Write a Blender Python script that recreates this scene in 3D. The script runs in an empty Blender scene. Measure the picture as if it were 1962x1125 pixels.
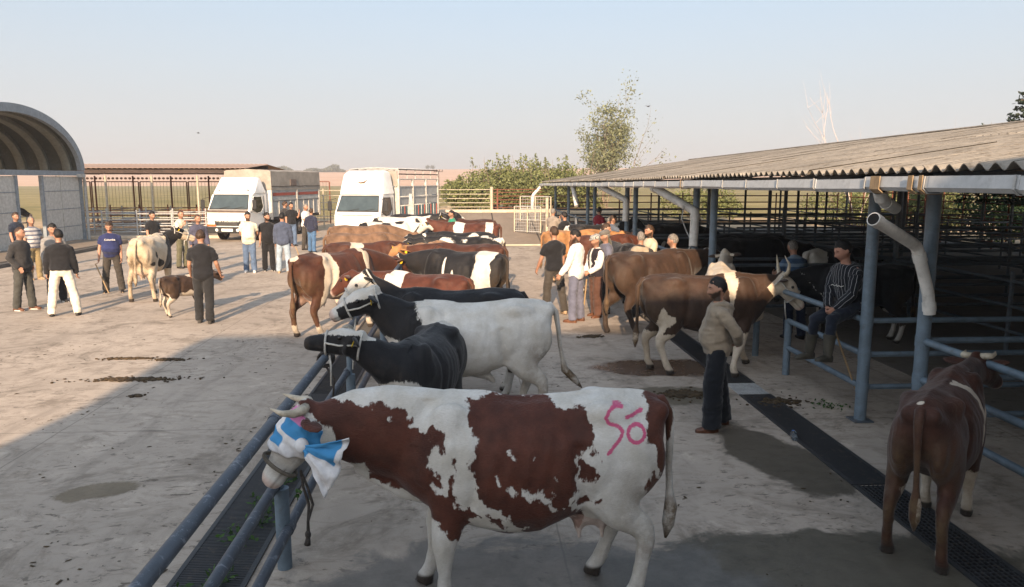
import bpy, bmesh, math, random
import numpy as np
from mathutils import Vector, Matrix, noise

# ------------------------------------------------------------------ camera, sky, sun, exposure
SC = bpy.context.scene
COL = SC.collection
R = math.radians
CAM_H, F_PX, YAW, PITCH = 2.75, 1450.0, R(3.2), math.atan(219 / 1450.0)
cam_d = bpy.data.cameras.new('camera'); cam = bpy.data.objects.new('camera', cam_d); COL.objects.link(cam)
cam_d.sensor_width = 36.0; cam_d.lens = 36.0 * F_PX / 1962.0; cam_d.clip_start = 0.05; cam_d.clip_end = 6000
cam.location = (0, 0, CAM_H); cam.rotation_euler = (R(90) - PITCH, 0, -YAW)
SC.camera = cam

SUN_EL, SUN_AZ = R(20.0), R(7.8)         # shadows run forward (+Y), a little to the right
world = bpy.data.worlds.new('World'); SC.world = world; world.use_nodes = True
wn = world.node_tree; wn.nodes.clear()
w_out = wn.nodes.new('ShaderNodeOutputWorld'); w_bg = wn.nodes.new('ShaderNodeBackground'); w_sky = wn.nodes.new('ShaderNodeTexSky')
w_sky.sky_type = 'NISHITA'; w_sky.sun_disc = False; w_sky.sun_elevation = SUN_EL; w_sky.sun_rotation = math.pi + SUN_AZ
w_sky.altitude = 100; w_sky.air_density = 1.0; w_sky.dust_density = 1.0; w_sky.ozone_density = 1.0
w_bg.inputs['Strength'].default_value = 0.086
# dusty air: the sky pales towards the horizon all the way round
w_tc = wn.nodes.new('ShaderNodeTexCoord'); w_sx = wn.nodes.new('ShaderNodeSeparateXYZ'); wn.links.new(w_tc.outputs['Generated'], w_sx.inputs[0])
w_mr = wn.nodes.new('ShaderNodeValToRGB'); wn.links.new(w_sx.outputs[2], w_mr.inputs[0]); w_cr = w_mr.color_ramp
w_cr.elements[0].position = 0.0; w_cr.elements[0].color = (.93, .93, .93, 1); w_cr.elements[1].position = 1.0; w_cr.elements[1].color = (.25, .25, .25, 1)
for p_, v_ in ((.10, .88), (.22, .70), (.45, .5)): e_ = w_cr.elements.new(p_); e_.color = (v_, v_, v_, 1)
w_hz = wn.nodes.new('ShaderNodeValToRGB'); wn.links.new(w_sx.outputs[2], w_hz.inputs[0]); w_hr = w_hz.color_ramp
w_hr.elements[0].position = 0.0; w_hr.elements[0].color = (3.85, 3.68, 3.75, 1); w_hr.elements[1].position = .28; w_hr.elements[1].color = (3.25, 3.8, 4.35, 1)
e_ = w_hr.elements.new(.10); e_.color = (3.68, 3.74, 3.92, 1)
w_mx = wn.nodes.new('ShaderNodeMix'); w_mx.data_type = 'RGBA'; wn.links.new(w_mr.outputs[0], w_mx.inputs[0]); wn.links.new(w_sky.outputs[0], w_mx.inputs[6]); wn.links.new(w_hz.outputs[0], w_mx.inputs[7])
# haze scatters forward: the sky brightens and warms smoothly towards the low sun, a gain added to fill the shade
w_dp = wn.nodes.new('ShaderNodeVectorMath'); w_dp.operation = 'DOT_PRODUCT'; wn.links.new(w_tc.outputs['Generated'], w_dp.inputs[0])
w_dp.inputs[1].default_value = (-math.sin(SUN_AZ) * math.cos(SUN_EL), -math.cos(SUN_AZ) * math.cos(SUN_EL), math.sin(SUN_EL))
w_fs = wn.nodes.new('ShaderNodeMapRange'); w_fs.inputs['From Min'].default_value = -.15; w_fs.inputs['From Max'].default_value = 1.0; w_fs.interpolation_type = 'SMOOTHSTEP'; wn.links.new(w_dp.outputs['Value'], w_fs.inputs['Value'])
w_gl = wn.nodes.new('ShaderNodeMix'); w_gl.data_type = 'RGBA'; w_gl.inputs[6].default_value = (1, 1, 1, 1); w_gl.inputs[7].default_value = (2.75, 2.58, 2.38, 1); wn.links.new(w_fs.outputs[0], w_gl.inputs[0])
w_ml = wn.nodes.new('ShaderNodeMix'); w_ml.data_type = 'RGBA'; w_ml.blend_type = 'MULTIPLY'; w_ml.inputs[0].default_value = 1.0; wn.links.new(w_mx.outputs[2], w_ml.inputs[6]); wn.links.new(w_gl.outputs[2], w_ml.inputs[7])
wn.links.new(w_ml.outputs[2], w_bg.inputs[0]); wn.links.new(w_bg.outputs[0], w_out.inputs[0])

sun_d = bpy.data.lights.new('sun', 'SUN'); sun_d.energy = 5.0; sun_d.angle = R(0.6); sun_d.color = (1.0, 0.74, 0.50)
sun = bpy.data.objects.new('sun', sun_d); COL.objects.link(sun); sun.location = (-8, -40, 20)
sun.rotation_euler = Vector((math.sin(SUN_AZ) * math.cos(SUN_EL), math.cos(SUN_AZ) * math.cos(SUN_EL), -math.sin(SUN_EL))).to_track_quat('-Z', 'Y').to_euler()

SC.view_settings.view_transform = 'Standard'; SC.view_settings.look = 'None'
SC.view_settings.gamma = 1.0; SC.view_settings.exposure = 1.12
SC.render.engine = 'CYCLES'; SC.cycles.max_bounces = 6; SC.cycles.use_denoising = True

# ------------------------------------------------------------------ helpers
RNG = random.Random(7)
def at(px, py, z=0.0):
    """the point at height z that the photograph shows at pixel (px, py)"""
    u, v = (px - 981) / F_PX, (562.5 - py) / F_PX
    f = math.cos(PITCH) + v * math.sin(PITCH); dz = -math.sin(PITCH) + v * math.cos(PITCH)
    s = (z - CAM_H) / dz
    return Vector((s * (u * math.cos(YAW) + f * math.sin(YAW)), s * (-u * math.sin(YAW) + f * math.cos(YAW)), z))
def at_y(px, py, Y):
    """the point on the plane y = Y that the photograph shows at pixel (px, py)"""
    u, v = (px - 981) / F_PX, (562.5 - py) / F_PX
    f = math.cos(PITCH) + v * math.sin(PITCH); dz = -math.sin(PITCH) + v * math.cos(PITCH)
    s = Y / (-u * math.sin(YAW) + f * math.cos(YAW))
    return Vector((s * (u * math.cos(YAW) + f * math.sin(YAW)), Y, CAM_H + s * dz))

class MB:
    """collects faces of one mesh"""
    def __init__(s): s.v = []; s.f = []; s.m = []
    def add(s, vs, fs, m=0):
        o = len(s.v); s.v += [tuple(p) for p in vs]; s.f += [tuple(i + o for i in f) for f in fs]; s.m += [m] * len(fs); return s
    def box(s, a, b, m=0, rot=None, c=None):
        x0, y0, z0 = a; x1, y1, z1 = b
        vs = [Vector(p) for p in ((x0,y0,z0),(x1,y0,z0),(x1,y1,z0),(x0,y1,z0),(x0,y0,z1),(x1,y0,z1),(x1,y1,z1),(x0,y1,z1))]
        if rot is not None:
            c = Vector(c) if c is not None else Vector(((x0+x1)/2, (y0+y1)/2, (z0+z1)/2)); vs = [rot @ (p - c) + c for p in vs]
        return s.add(vs, [(0,3,2,1),(4,5,6,7),(0,1,5,4),(1,2,6,5),(2,3,7,6),(3,0,4,7)], m)
    def loft(s, rings, m=0, caps=True, closed=True):
        n = len(rings[0]); vs = [p for r in rings for p in r]; fs = []
        for i in range(len(rings) - 1):
            for j in range(n if closed else n - 1):
                k = (j + 1) % n; fs.append((i*n+j, i*n+k, (i+1)*n+k, (i+1)*n+j))
        if caps and closed:
            fs.append(tuple(range(n - 1, -1, -1))); fs.append(tuple((len(rings)-1)*n + j for j in range(n)))
        return s.add(vs, fs, m)
    def tube(s, pts, rad, n=8, m=0, flat=None, ref=None):
        """tube along pts; rad number or list; flat = list of (ru, rw) ellipse radii, ru along ref"""
        pts = [Vector(p) for p in pts]
        if not hasattr(rad, '__len__'): rad = [rad] * len(pts)
        rings = []; pu = None
        for i, p in enumerate(pts):
            d = (pts[min(i+1, len(pts)-1)] - pts[max(i-1, 0)])
            d = d.normalized() if d.length > 1e-9 else Vector((0, 0, 1))
            if ref is not None: u = Vector(ref)
            elif pu is not None: u = pu
            else: u = Vector((0, 0, 1)) if abs(d.z) < .9 else Vector((1, 0, 0))
            u = (u - d * u.dot(d))
            if u.length < 1e-6: u = d.orthogonal()
            u.normalize(); w = d.cross(u); pu = u
            ru, rw = (flat[i] if flat else (rad[i], rad[i]))
            rings.append([p + u * (ru * math.cos(2*math.pi*j/n)) + w * (rw * math.sin(2*math.pi*j/n)) for j in range(n)])
        return s.loft(rings, m)
    def ball(s, c, r, nu=10, nv=7, m=0, rot=None):
        if not hasattr(r, '__len__'): r = (r, r, r)
        c = Vector(c); vs = []; fs = []
        P = [Vector((0, 0, -1))] + [Vector((math.cos(2*math.pi*j/nu)*math.cos(a), math.sin(2*math.pi*j/nu)*math.cos(a), math.sin(a)))
             for a in [(-.5 + (i+1)/(nv+1)) * math.pi for i in range(nv)] for j in range(nu)] + [Vector((0, 0, 1))]
        for p in P:
            q = Vector((p.x*r[0], p.y*r[1], p.z*r[2])); vs.append((rot @ q if rot else q) + c)
        for j in range(nu):
            k = (j+1) % nu; fs.append((0, 1+k, 1+j)); fs.append((len(P)-1, 1+(nv-1)*nu+j, 1+(nv-1)*nu+k))
            for i in range(nv-1): fs.append((1+i*nu+j, 1+i*nu+k, 1+(i+1)*nu+k, 1+(i+1)*nu+j))
        return s.add(vs, fs, m)
    def prism(s, poly, axis_v, m=0):
        """polygon (list of 3-D points) extruded along axis_v"""
        a = [Vector(p) for p in poly]; b = [p + Vector(axis_v) for p in a]; n = len(a)
        return s.add(a + b, [tuple(range(n-1,-1,-1)), tuple(range(n, 2*n))] + [(j, (j+1) % n, n+(j+1) % n, n+j) for j in range(n)], m)
    def mesh(s, name, mats, smooth=False):
        me = bpy.data.meshes.new(name); me.from_pydata(s.v, [], s.f)
        for x in (mats if isinstance(mats, (list, tuple)) else [mats]): me.materials.append(x)
        if any(s.m): me.polygons.foreach_set('material_index', s.m)
        bm = bmesh.new(); bm.from_mesh(me); bmesh.ops.recalc_face_normals(bm, faces=bm.faces); bm.to_mesh(me); bm.free()
        if smooth: me.shade_smooth() if smooth is True else (me.shade_smooth(), me.set_sharp_from_angle(angle=R(smooth)))
        me.update(); return me
    def build(s, name, mats, parent=None, smooth=False, bevel=0, loc=None, rz=None):
        return link(name, s.mesh(name, mats, smooth), parent, bevel, loc, rz)

def link(name, me, parent=None, bevel=0, loc=None, rz=None):
    o = bpy.data.objects.new(name, me); COL.objects.link(o)
    if parent is not None: o.parent = parent
    if loc is not None: o.location = loc
    if rz is not None: o.rotation_euler = (0, 0, rz)
    if bevel:
        b = o.modifiers.new('bevel', 'BEVEL'); b.width = bevel; b.segments = 2; b.limit_method = 'ANGLE'; b.angle_limit = R(40)
    return o
def tag(o, label=None, cat=None, group=None, kind=None):
    if label: o['label'] = label
    if cat: o['category'] = cat
    if group: o['group'] = group
    if kind: o['kind'] = kind
    return o
def empty(name, loc=(0,0,0), rz=0, label=None, cat=None, group=None, scale=1):
    o = bpy.data.objects.new(name, None); COL.objects.link(o); o.location = loc; o.rotation_euler = (0, 0, rz); o.empty_display_size = .2
    o.scale = (scale,)*3
    return tag(o, label, cat, group)

# remeshing happens in a scene of its own, so the main scene stays out of the dependency updates
TS = bpy.data.scenes.new('workbench')
def remesh(mb, voxel, smooth_it=2, fac=.5, sub=0):
    me = bpy.data.meshes.new('raw'); me.from_pydata(mb.v, [], mb.f)
    bm = bmesh.new(); bm.from_mesh(me); bmesh.ops.recalc_face_normals(bm, faces=bm.faces); bm.to_mesh(me); bm.free()
    o = bpy.data.objects.new('raw', me); TS.collection.objects.link(o)
    r = o.modifiers.new('r', 'REMESH'); r.mode = 'VOXEL'; r.voxel_size = voxel; r.use_smooth_shade = True
    if smooth_it: q = o.modifiers.new('s', 'SMOOTH'); q.factor = fac; q.iterations = smooth_it
    if sub: q = o.modifiers.new('u', 'SUBSURF'); q.levels = sub
    vl = TS.view_layers[0]; vl.update(); dg = vl.depsgraph
    out = bpy.data.meshes.new_from_object(o.evaluated_get(dg), depsgraph=dg)
    bpy.data.objects.remove(o); bpy.data.meshes.remove(me)
    return out
def co_of(me):
    a = np.empty(len(me.vertices) * 3, np.float32); me.vertices.foreach_get('co', a); return a.reshape(-1, 3)
def set_co(me, a): me.vertices.foreach_set('co', np.ascontiguousarray(a, np.float32).ravel()); me.update()
def set_attr(me, name, vals):
    at_ = me.attributes.new(name, 'FLOAT', 'POINT'); at_.data.foreach_set('value', np.ascontiguousarray(vals, np.float32))
def join_mb(me, mb, attrs=None):
    """append the faces of mb to mesh me (before attributes are set)"""
    bm = bmesh.new(); bm.from_mesh(me); vs = [bm.verts.new(p) for p in mb.v]
    for f, mi in zip(mb.f, mb.m):
        try: q = bm.faces.new([vs[i] for i in f]); q.smooth = True; q.material_index = mi
        except ValueError: pass
    bm.verts.index_update(); bm.to_mesh(me); bm.free(); me.update(); return me

# vectorised value noise
_rs = np.random.RandomState(3); _T = _rs.rand(64, 64, 64).astype(np.float32) * 2 - 1
def vnoise(p, scale, seed=0):
    q = np.asarray(p, np.float64) * scale + seed * 17.31 + 1000.0
    i = np.floor(q).astype(int); f = q - i; f = f * f * (3 - 2 * f); r = 0
    for dx in (0, 1):
        for dy in (0, 1):
            for dz in (0, 1):
                w = (f[:,0] if dx else 1-f[:,0]) * (f[:,1] if dy else 1-f[:,1]) * (f[:,2] if dz else 1-f[:,2])
                r = r + w * _T[(i[:,0]+dx) % 64, (i[:,1]+dy) % 64, (i[:,2]+dz) % 64]
    return r
def fnoise(p, scale, seed=0, oct=3): return sum(vnoise(p, scale * 2**k, seed + k) * .5**k for k in range(oct))
def sstep(a, b, x): t = np.clip((x - a) / (b - a), 0, 1); return t * t * (3 - 2 * t)

# ------------------------------------------------------------------ materials
class NT:
    def __init__(s, name, rough=.6, spec=.3):
        s.mat = bpy.data.materials.new(name); s.mat.use_nodes = True; s.t = s.mat.node_tree
        s.b = s.t.nodes['Principled BSDF']; s.b.inputs['Roughness'].default_value = rough; s.b.inputs['Specular IOR Level'].default_value = spec
        s.co = None
    def n(s, typ, **kw):
        x = s.t.nodes.new(typ)
        for k, v in kw.items(): setattr(x, k, v)
        return x
    def l(s, a, b): s.t.links.new(a, b)
    def val(s, sock, v):
        if hasattr(v, 'is_output') or isinstance(v, bpy.types.NodeSocket): s.l(v, sock)
        elif isinstance(v, (tuple, list)): sock.default_value = (*v, 1) if len(v) == 3 and len(sock.default_value) == 4 else v
        else: sock.default_value = v
    def coord(s, world=False):
        if world:
            g = s.n('ShaderNodeNewGeometry'); return g.outputs['Position']
        return s.n('ShaderNodeTexCoord').outputs['Object']
    def noise(s, scale, detail=4, rough=.55, co=None, dist=0, vec_scale=None):
        x = s.n('ShaderNodeTexNoise'); x.inputs['Scale'].default_value = scale; x.inputs['Detail'].default_value = detail
        x.inputs['Roughness'].default_value = rough; x.inputs['Distortion'].default_value = dist
        c = co if co is not None else s.coord()
        if vec_scale:
            m = s.n('ShaderNodeMapping'); m.inputs['Scale'].default_value = vec_scale; s.l(c, m.inputs[0]); c = m.outputs[0]
        s.l(c, x.inputs['Vector']); return x.outputs['Fac']
    def math(s, op, a, b=0.0, c=0.0, clamp=False):
        x = s.n('ShaderNodeMath', operation=op); x.use_clamp = clamp
        for i, v in enumerate((a, b, c)): s.val(x.inputs[i], v)
        return x.outputs[0]
    def ramp(s, fac, a, b):
        x = s.n('ShaderNodeMapRange'); x.inputs['From Min'].default_value = a; x.inputs['From Max'].default_value = b; s.val(x.inputs['Value'], fac)
        x.interpolation_type = 'SMOOTHSTEP'; return x.outputs[0]
    def mix(s, fac, a, b, typ='MIX'):
        x = s.n('ShaderNodeMix', data_type='RGBA', blend_type=typ); s.val(x.inputs[0], fac); s.val(x.inputs[6], a); s.val(x.inputs[7], b); return x.outputs[2]
    def attr(s, name): return s.n('ShaderNodeAttribute', attribute_name=name).outputs['Fac']
    def bump(s, h, strength=.3, dist=.02):
        x = s.n('ShaderNodeBump'); x.inputs['Strength'].default_value = strength; x.inputs['Distance'].default_value = dist; s.val(x.inputs['Height'], h)
        s.l(x.outputs[0], s.b.inputs['Normal'])
    def color(s, c): s.val(s.b.inputs['Base Color'], c); return s
    def rough(s, r): s.val(s.b.inputs['Roughness'], r); return s

def srgb(r, g, b): return tuple(((c/255)/12.92 if c/255 <= .04045 else ((c/255+.055)/1.055)**2.4) for c in (r, g, b))
_MC = {}
def simple(name, c, rough=.6, var=.18, scale=6.0, metal=0, bump=0, spec=.3, dirt=None, vs=None):
    """a surface of colour c with uneven tone (and dirt of its own colour)"""
    if name in _MC: return _MC[name]
    t = NT(name, rough, spec); f = t.noise(scale, 5, .6, vec_scale=vs)
    a = tuple(x * (1 - var) for x in c); b = tuple(min(1, x * (1 + var)) for x in c)
    col = t.mix(t.ramp(f, .3, .7), a, b)
    if dirt:
        col = t.mix(t.math('MULTIPLY', t.ramp(t.noise(scale * .45, 6, .7), .48, .72), dirt[1]), col, dirt[0])
    t.color(col); t.b.inputs['Metallic'].default_value = metal
    t.rough(t.math('MULTIPLY_ADD', f, .3, rough - .15, clamp=True))
    if bump: t.bump(t.noise(scale * 6, 4), bump, .01)
    _MC[name] = t.mat; return t.mat
# ------------------------------------------------------------------ cattle
def coat_material(name, light, dark, point=None, rough=.62):
    """two coat colours split where the coat field crosses zero, hair-jagged edge; pink skin, paint mark, soil"""
    t = NT(name, rough, .25); co = t.coord()
    jag = t.math('MULTIPLY_ADD', t.noise(30, 6, .75, co, vec_scale=(1, 1, .4)), .085, -.0425)
    hair = t.noise(90, 2, .5, co, vec_scale=(.6, .6, 2.2))
    f = t.ramp(t.math('ADD', t.attr('coat'), jag), -.006, .006)
    tone = t.ramp(t.noise(4.2, 6, .65, co), .3, .7)
    lo = t.mix(tone, (light[0]*.78, light[1]*.75, light[2]*.70), light); hi = t.mix(tone, tuple(c * .6 for c in dark), tuple(min(1, c * 1.22) for c in dark))
    col = t.mix(f, lo, hi)
    if point: col = t.mix(t.attr('point'), col, point)
    col = t.mix(t.math('MULTIPLY', t.attr('soil'), t.ramp(t.noise(9, 5, .7, co), .25, .6)), col, (.115, .072, .036)); col = t.mix(t.math('MULTIPLY', t.ramp(t.noise(2.3, 6, .7, co), .52, .75), .35), col, t.mix(.55, col, (.10, .07, .045)))
    col = t.mix(t.attr('pink'), col, t.mix(tone, (.46, .30, .24), (.60, .44, .37)))
    col = t.mix(t.attr('hoof_hollow'), col, (.035, .026, .02))
    col = t.mix(t.math('MULTIPLY', t.ramp(t.math('ADD', t.attr('paint'), t.math('MULTIPLY_ADD', hair, .02, -.01)), -.002, .005), .92), col, (.55, .06, .17))
    col = t.mix(t.math('MULTIPLY_ADD', hair, .5, -.05, clamp=True), col, t.mix(.5, col, (0, 0, 0)), 'MIX')
    t.color(col); t.b.inputs['Sheen Weight'].default_value = .12; t.b.inputs['Sheen Roughness'].default_value = .4
    t.rough(t.math('MULTIPLY_ADD', hair, .25, rough - .12)); t.bump(t.math('ADD', hair, t.math('MULTIPLY', t.noise(9, 5, .6, co, .4, vec_scale=(1, 1, .7)), 2.6)), .48, .010)
    return t.mat
WHITE, CREAM = (.64, .615, .57), (.61, .53, .43)
COATS = dict(red=coat_material('coat_red_white', WHITE, (.082, .025, .014)), black=coat_material('coat_black_white', WHITE, (.013, .012, .013)),
             brown=coat_material('coat_brown_white', CREAM, (.046, .0255, .0165), point=(.03, .02, .016)),
             grey=coat_material('coat_dun', CREAM, (.17, .098, .058), point=(.05, .034, .024)),
             chestnut=coat_material('coat_chestnut', CREAM, (.066, .023, .013)), creamblack=coat_material('coat_cream_black', (.60, .49, .36), (.02, .017, .015)), dark=coat_material('coat_dark_red', CREAM, (.058, .021, .012)), tan=coat_material('coat_tan', (.6, .42, .26), (.34, .165, .065), point=(.2, .1, .05)))
M_HORN = simple('horn', (.42, .36, .27), .4, .3, 14); M_EYE = simple('cow_eye', (.012, .009, .008), .12, .1, 5, spec=.6)
M_TAG = simple('ear_tag_yellow', (.72, .50, .03), .45, .1, 10); M_ROPE = simple('halter_rope', (.42, .40, .36), .8, .25, 40, bump=.4)
M_DROPE = simple('dark_rope', (.05, .042, .036), .85, .3, 40, bump=.4); M_SWITCH = simple('tail_hair', (.16, .07, .03), .8, .4, 20)

def sd_poly(P, poly):
    """signed distance (positive inside) of 2-D points to a polygon"""
    poly = np.asarray(poly, np.float64); d = np.full(len(P), 1e9); ins = np.zeros(len(P), bool)
    for i in range(len(poly)):
        a, b = poly[i], poly[(i+1) % len(poly)]; e = b - a; w = P - a
        t = np.clip((w @ e) / (e @ e + 1e-12), 0, 1); d = np.minimum(d, ((w - t[:,None]*e)**2).sum(1))
        c = ((a[1] > P[:,1]) != (b[1] > P[:,1])); den = (b[1]-a[1]) if abs(b[1]-a[1]) > 1e-12 else 1e-12
        ins ^= c & (P[:,0] < (b[0]-a[0]) * (P[:,1]-a[1]) / den + a[0])
    return np.where(ins, 1, -1) * np.sqrt(d)
def sd_line(P, pts):
    d = np.full(len(P), 1e9)
    for a, b in zip(pts[:-1], pts[1:]):
        a = np.array(a); b = np.array(b); e = b - a; w = P - a; t = np.clip((w @ e) / (e @ e + 1e-12), 0, 1); d = np.minimum(d, ((w - t[:,None]*e)**2).sum(1))
    return np.sqrt(d)

def ell_ring(c, ax_u, ax_w, ru, rw, n=16, p=2.0, top=1.0):
    out = []
    for j in range(n):
        a = 2*math.pi*j/n; cu, sw = math.cos(a), math.sin(a)
        cu = math.copysign(abs(cu)**(2/p), cu); sw = math.copysign(abs(sw)**(2/p), sw)
        out.append(Vector(c) + Vector(ax_u)*(cu*ru) + Vector(ax_w)*(sw*rw))
    return out

def modelling(me, hp, hd, k):
    """bone and muscle relief: spine, hips, flank hollow, ribs, shoulder, thigh creases"""
    co = co_of(me).astype(np.float64); nr = np.empty(len(co)*3, np.float32); me.vertices.foreach_get('normal', nr); nr = nr.reshape(-1, 3); x, y, z = co.T; ay = np.abs(y)
    G = lambda c, r: np.exp(-(((x - c[0])/r[0])**2 + ((ay - c[1])/r[1])**2 + ((z - c[2])/r[2])**2))
    def crease(pts, r): return np.exp(-(sd_line(co[:, [0, 2]], pts)/r)**2) * (ay > .09)
    d = .012*np.exp(-(y/.028)**2) * (z > 1.2) * (x < .5) + .018*G((-.45, .21, 1.31), (.08, .08, .06)) - .040*G((-.27, .20, 1.23), (.11, .2, .085)) + .018*G((-.85, .10, 1.28), (.05, .06, .05)) - .024*G((-.65, .18, 1.27), (.10, .10, .06))
    d += .008*G((-.60, .25, 1.0), (.2, .2, .2)) - .034*crease([(-.30, 1.10), (-.31, .90), (-.34, .74)], .05) - .020*crease([(.30, 1.28), (.33, 1.0), (.37, .74)], .045) + .020*G((.66, .2, .96), (.09, .12, .10)) - .022*crease([(.64, 1.34), (.72, 1.12), (.73, .95)], .05)
    d += .013*crease([(.46, 1.30), (.52, 1.05)], .05) - .02*crease([(-.78, 1.1), (-.82, .8), (-.72, .62)], .04)*.6
    win = np.clip((x + .24)/.1, 0, 1) * np.clip((.32 - x)/.1, 0, 1) * np.clip((z - .72)/.12, 0, 1) * np.clip((1.27 - z)/.1, 0, 1); d += .0022*np.sin((x + .28*(z - 1))*2*np.pi/.105) * win
    hx = (co - np.array(hp)) @ np.array(hd); d += .0035*fnoise(co, 5, 3, 3)
    d *= np.where(hx > -.05, .25, 1.0); set_co(me, co + nr * (d*k)[:, None])
def cow_shape(head=(1.38, 0, 1.30), hdir=(.75, 0, -.66), legs=((0,0),(0,0),(0,0),(0,0)), udder=0, bulk=1.0, belly=0, voxel=.026, sub=0, sheath=False, tail=(0, 0, 0), ear_drop=.15, horn=0, roll=0, neck_up=0, neck=1.0, dew=1.0, bony=1.0, hornback=0):
    """a cow facing +x, withers about 1.40; head = poll point; returns body mesh and a dict of child meshes"""
    mb = MB(); X, Y, Z = Vector((1,0,0)), Vector((0,1,0)), Vector((0,0,1)); B = bulk
    rows = [(-.90,1.19,.075,.07),(-.87,1.17,.16,.14),(-.80,1.135,.235,.205),(-.66,1.105,.285,.25),(-.48,1.055,.345,.285),(-.30,1.005,.372,.305),(-.08,.965,.395,.335),(.14,.955,.405,.34),
            (.34,.97,.41,.315),(.50,.99,.405,.27),(.63,1.02,.37,.235),(.74,1.03,.31,.19),(.83,1.035,.22,.13),(.89,1.035,.10,.06)]
    rings = []
    for x, zc, hh, w in rows:
        bl = belly * math.exp(-((x - 0) / .4)**2); r = []
        for j in range(20):
            a = 2*math.pi*j/20; cy, sz = math.cos(a), math.sin(a)
            wy = math.copysign(abs(cy)**.85, cy) * w * B; wy *= (1.0 - .22 * max(0, sz)**2) * (1 + .06 * max(0, -sz))
            zz = zc + (hh if sz > 0 else hh + bl) * math.copysign(abs(sz)**.92, sz)
            r.append((x, wy, zz))
        rings.append(r)
    mb.loft(rings)
    for sy in (-1, 1):   # hip bones, shoulder blades, thigh bulge
        mb.ball((-.50, sy*.155*B, 1.26), (.22, .09, .10), 14, 10); mb.ball((-.82, sy*.085*B, 1.265), (.10, .065, .08), 12, 8)
        mb.ball((.50, sy*.165*B, 1.08), (.22, .075, .30), 14, 10); mb.ball((-.62, sy*.155*B, .98), (.27, .12*B, .30), 14, 10)
    mb.ball((.44, 0, 1.34), (.34, .10*B, .065), 14, 10)
    # neck
    hp = Vector(head); hd = Vector(hdir).normalized(); b0 = Vector((.46, 0, 1.10)); b1 = Vector((.70, 0, 1.12))
    side = Y.copy(); hs = (side - hd * side.dot(hd)).normalized(); hu = hs.cross(hd) * -1
    if hu.z < 0 and abs(hd.z) < .95: hu = -hu
    if abs(hd.z) >= .95: hu = Vector((1, 0, 0)) if hd.z < 0 else Vector((-1, 0, 0))
    back = hp - hu * .11 + hd * .08
    P = [b0, b1, b1.lerp(back, .33) + Z*(.015 + neck_up), b1.lerp(back, .68) + Z*(.02 + neck_up), back]
    nr = [(.30, .19*B), (.275*(1 + (neck-1)*.4), .165*B), (.225*neck, .125*B*(1 + (neck-1)*.5)), (.175*neck, .105*B*(1 + (neck-1)*.4)), (.125*(1 + (neck-1)*.4), .098)]
    nrings = []
    for i, p in enumerate(P):
        d = (P[min(i+1, 4)] - P[max(i-1, 0)]).normalized()
        s_ = (Y - d * Y.dot(d)).normalized(); u_ = d.cross(s_)
        if i >= 3: s_ = s_.lerp(hs, .6 if i == 3 else 1).normalized(); u_ = d.cross(s_)
        u_ = u_ if u_.z > 0 or abs(d.z) > .9 else -u_
        nrings.append(ell_ring(p, u_, s_, nr[i][0], nr[i][1], 16))
    mb.loft(nrings)
    # dewlap
    low = [Vector((.80, 0, .80 - .06*(dew-1))), b1.lerp(back, .30) - Z*.22*dew, b1.lerp(back, .62) - Z*.17*dew]
    mb.tube([Vector((.62, 0, .70)), *low], .05, 8, flat=[(.07, .045), (.10, .045), (.075, .032), (.04, .028)], ref=(0, 0, 1))
    # head
    L = .52
    hr = [(-.02,.0,.07,.075),(.03,.0,.105,.10),(.12,.008,.135,.112),(.21,.004,.138,.115),(.30,-.006,.118,.093),(.38,-.014,.095,.070),(.45,-.02,.082,.070),(.495,-.024,.078,.082),(.530,-.026,.070,.078),(.552,-.028,.045,.052)]
    hrings = []
    for t, off, ru, rw in hr:
        c = hp + hd * t + hu * (off - .075); hrings.append(ell_ring(c, hu, hs, ru, rw, 16, 2.3))
    mb.loft(hrings)
    for s_ in (-1, 1):
        mb.ball(hp + hd*.19 + hs*(s_*.092) - hu*.03, (.05, .035, .045)); mb.ball(hp + hd*.12 + hs*(s_*.075) - hu*.14, (.09, .04, .08))
        mb.ball(hp + hd*.505 + hs*(s_*.045) - hu*.085, (.04, .035, .04))
    mb.ball(hp + hd*.0 - hu*.0, (.07, .06, .06))
    # legs: (dx, dy) of each foot: front left(+y), front right, hind left, hind right
    feet = []
    for k, (sy, fr) in enumerate(((1, 1), (-1, 1), (1, 0), (-1, 0))):
        dx, dy = legs[k]; y = sy * .165
        if fr:
            pts = [(.50, y*1.0, 1.02), (.50, y*1.08, .80), (.50 + dx*.15, y*1.08 + dy*.2, .66), (.535 + dx*.5, y + dy*.5, .43), (.53 + dx*.6, y + dy*.6, .37), (.525 + dx*.8, y + dy*.8, .24), (.525 + dx*.95, y + dy*.95, .125), (.55 + dx, y + dy, .075), (.565 + dx, y + dy, .045), (.57 + dx, y + dy, 0.0)]
            fl = [(.19, .09), (.165, .095), (.125, .086), (.084, .074), (.068, .062), (.045, .043), (.054, .051), (.052, .052), (.066, .060), (.074, .066)]
        else:
            y = sy * .175
            pts = [(-.60, y*.85, 1.12), (-.53, y*1.02, .92), (-.50 + dx*.1, y*1.08, .76), (-.60 + dx*.3, y*1.02 + dy*.3, .62), (-.735 + dx*.55, y + dy*.5, .50), (-.75 + dx*.62, y + dy*.6, .43), (-.715 + dx*.8, y + dy*.8, .26), (-.69 + dx*.95, y + dy*.95, .13), (-.66 + dx, y + dy, .075), (-.645 + dx, y + dy, .045), (-.64 + dx, y + dy, 0.0)]
            fl = [(.22, .10*B), (.235, .105*B), (.19, .092), (.135, .078), (.085, .058), (.07, .05), (.048, .043), (.055, .05), (.052, .052), (.066, .060), (.074, .066)]
        # densify with catmull-rom
        mb.tube(pts, 0, 12, flat=fl, ref=(1, 0, 0)); feet.append(pts[-1])
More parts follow.
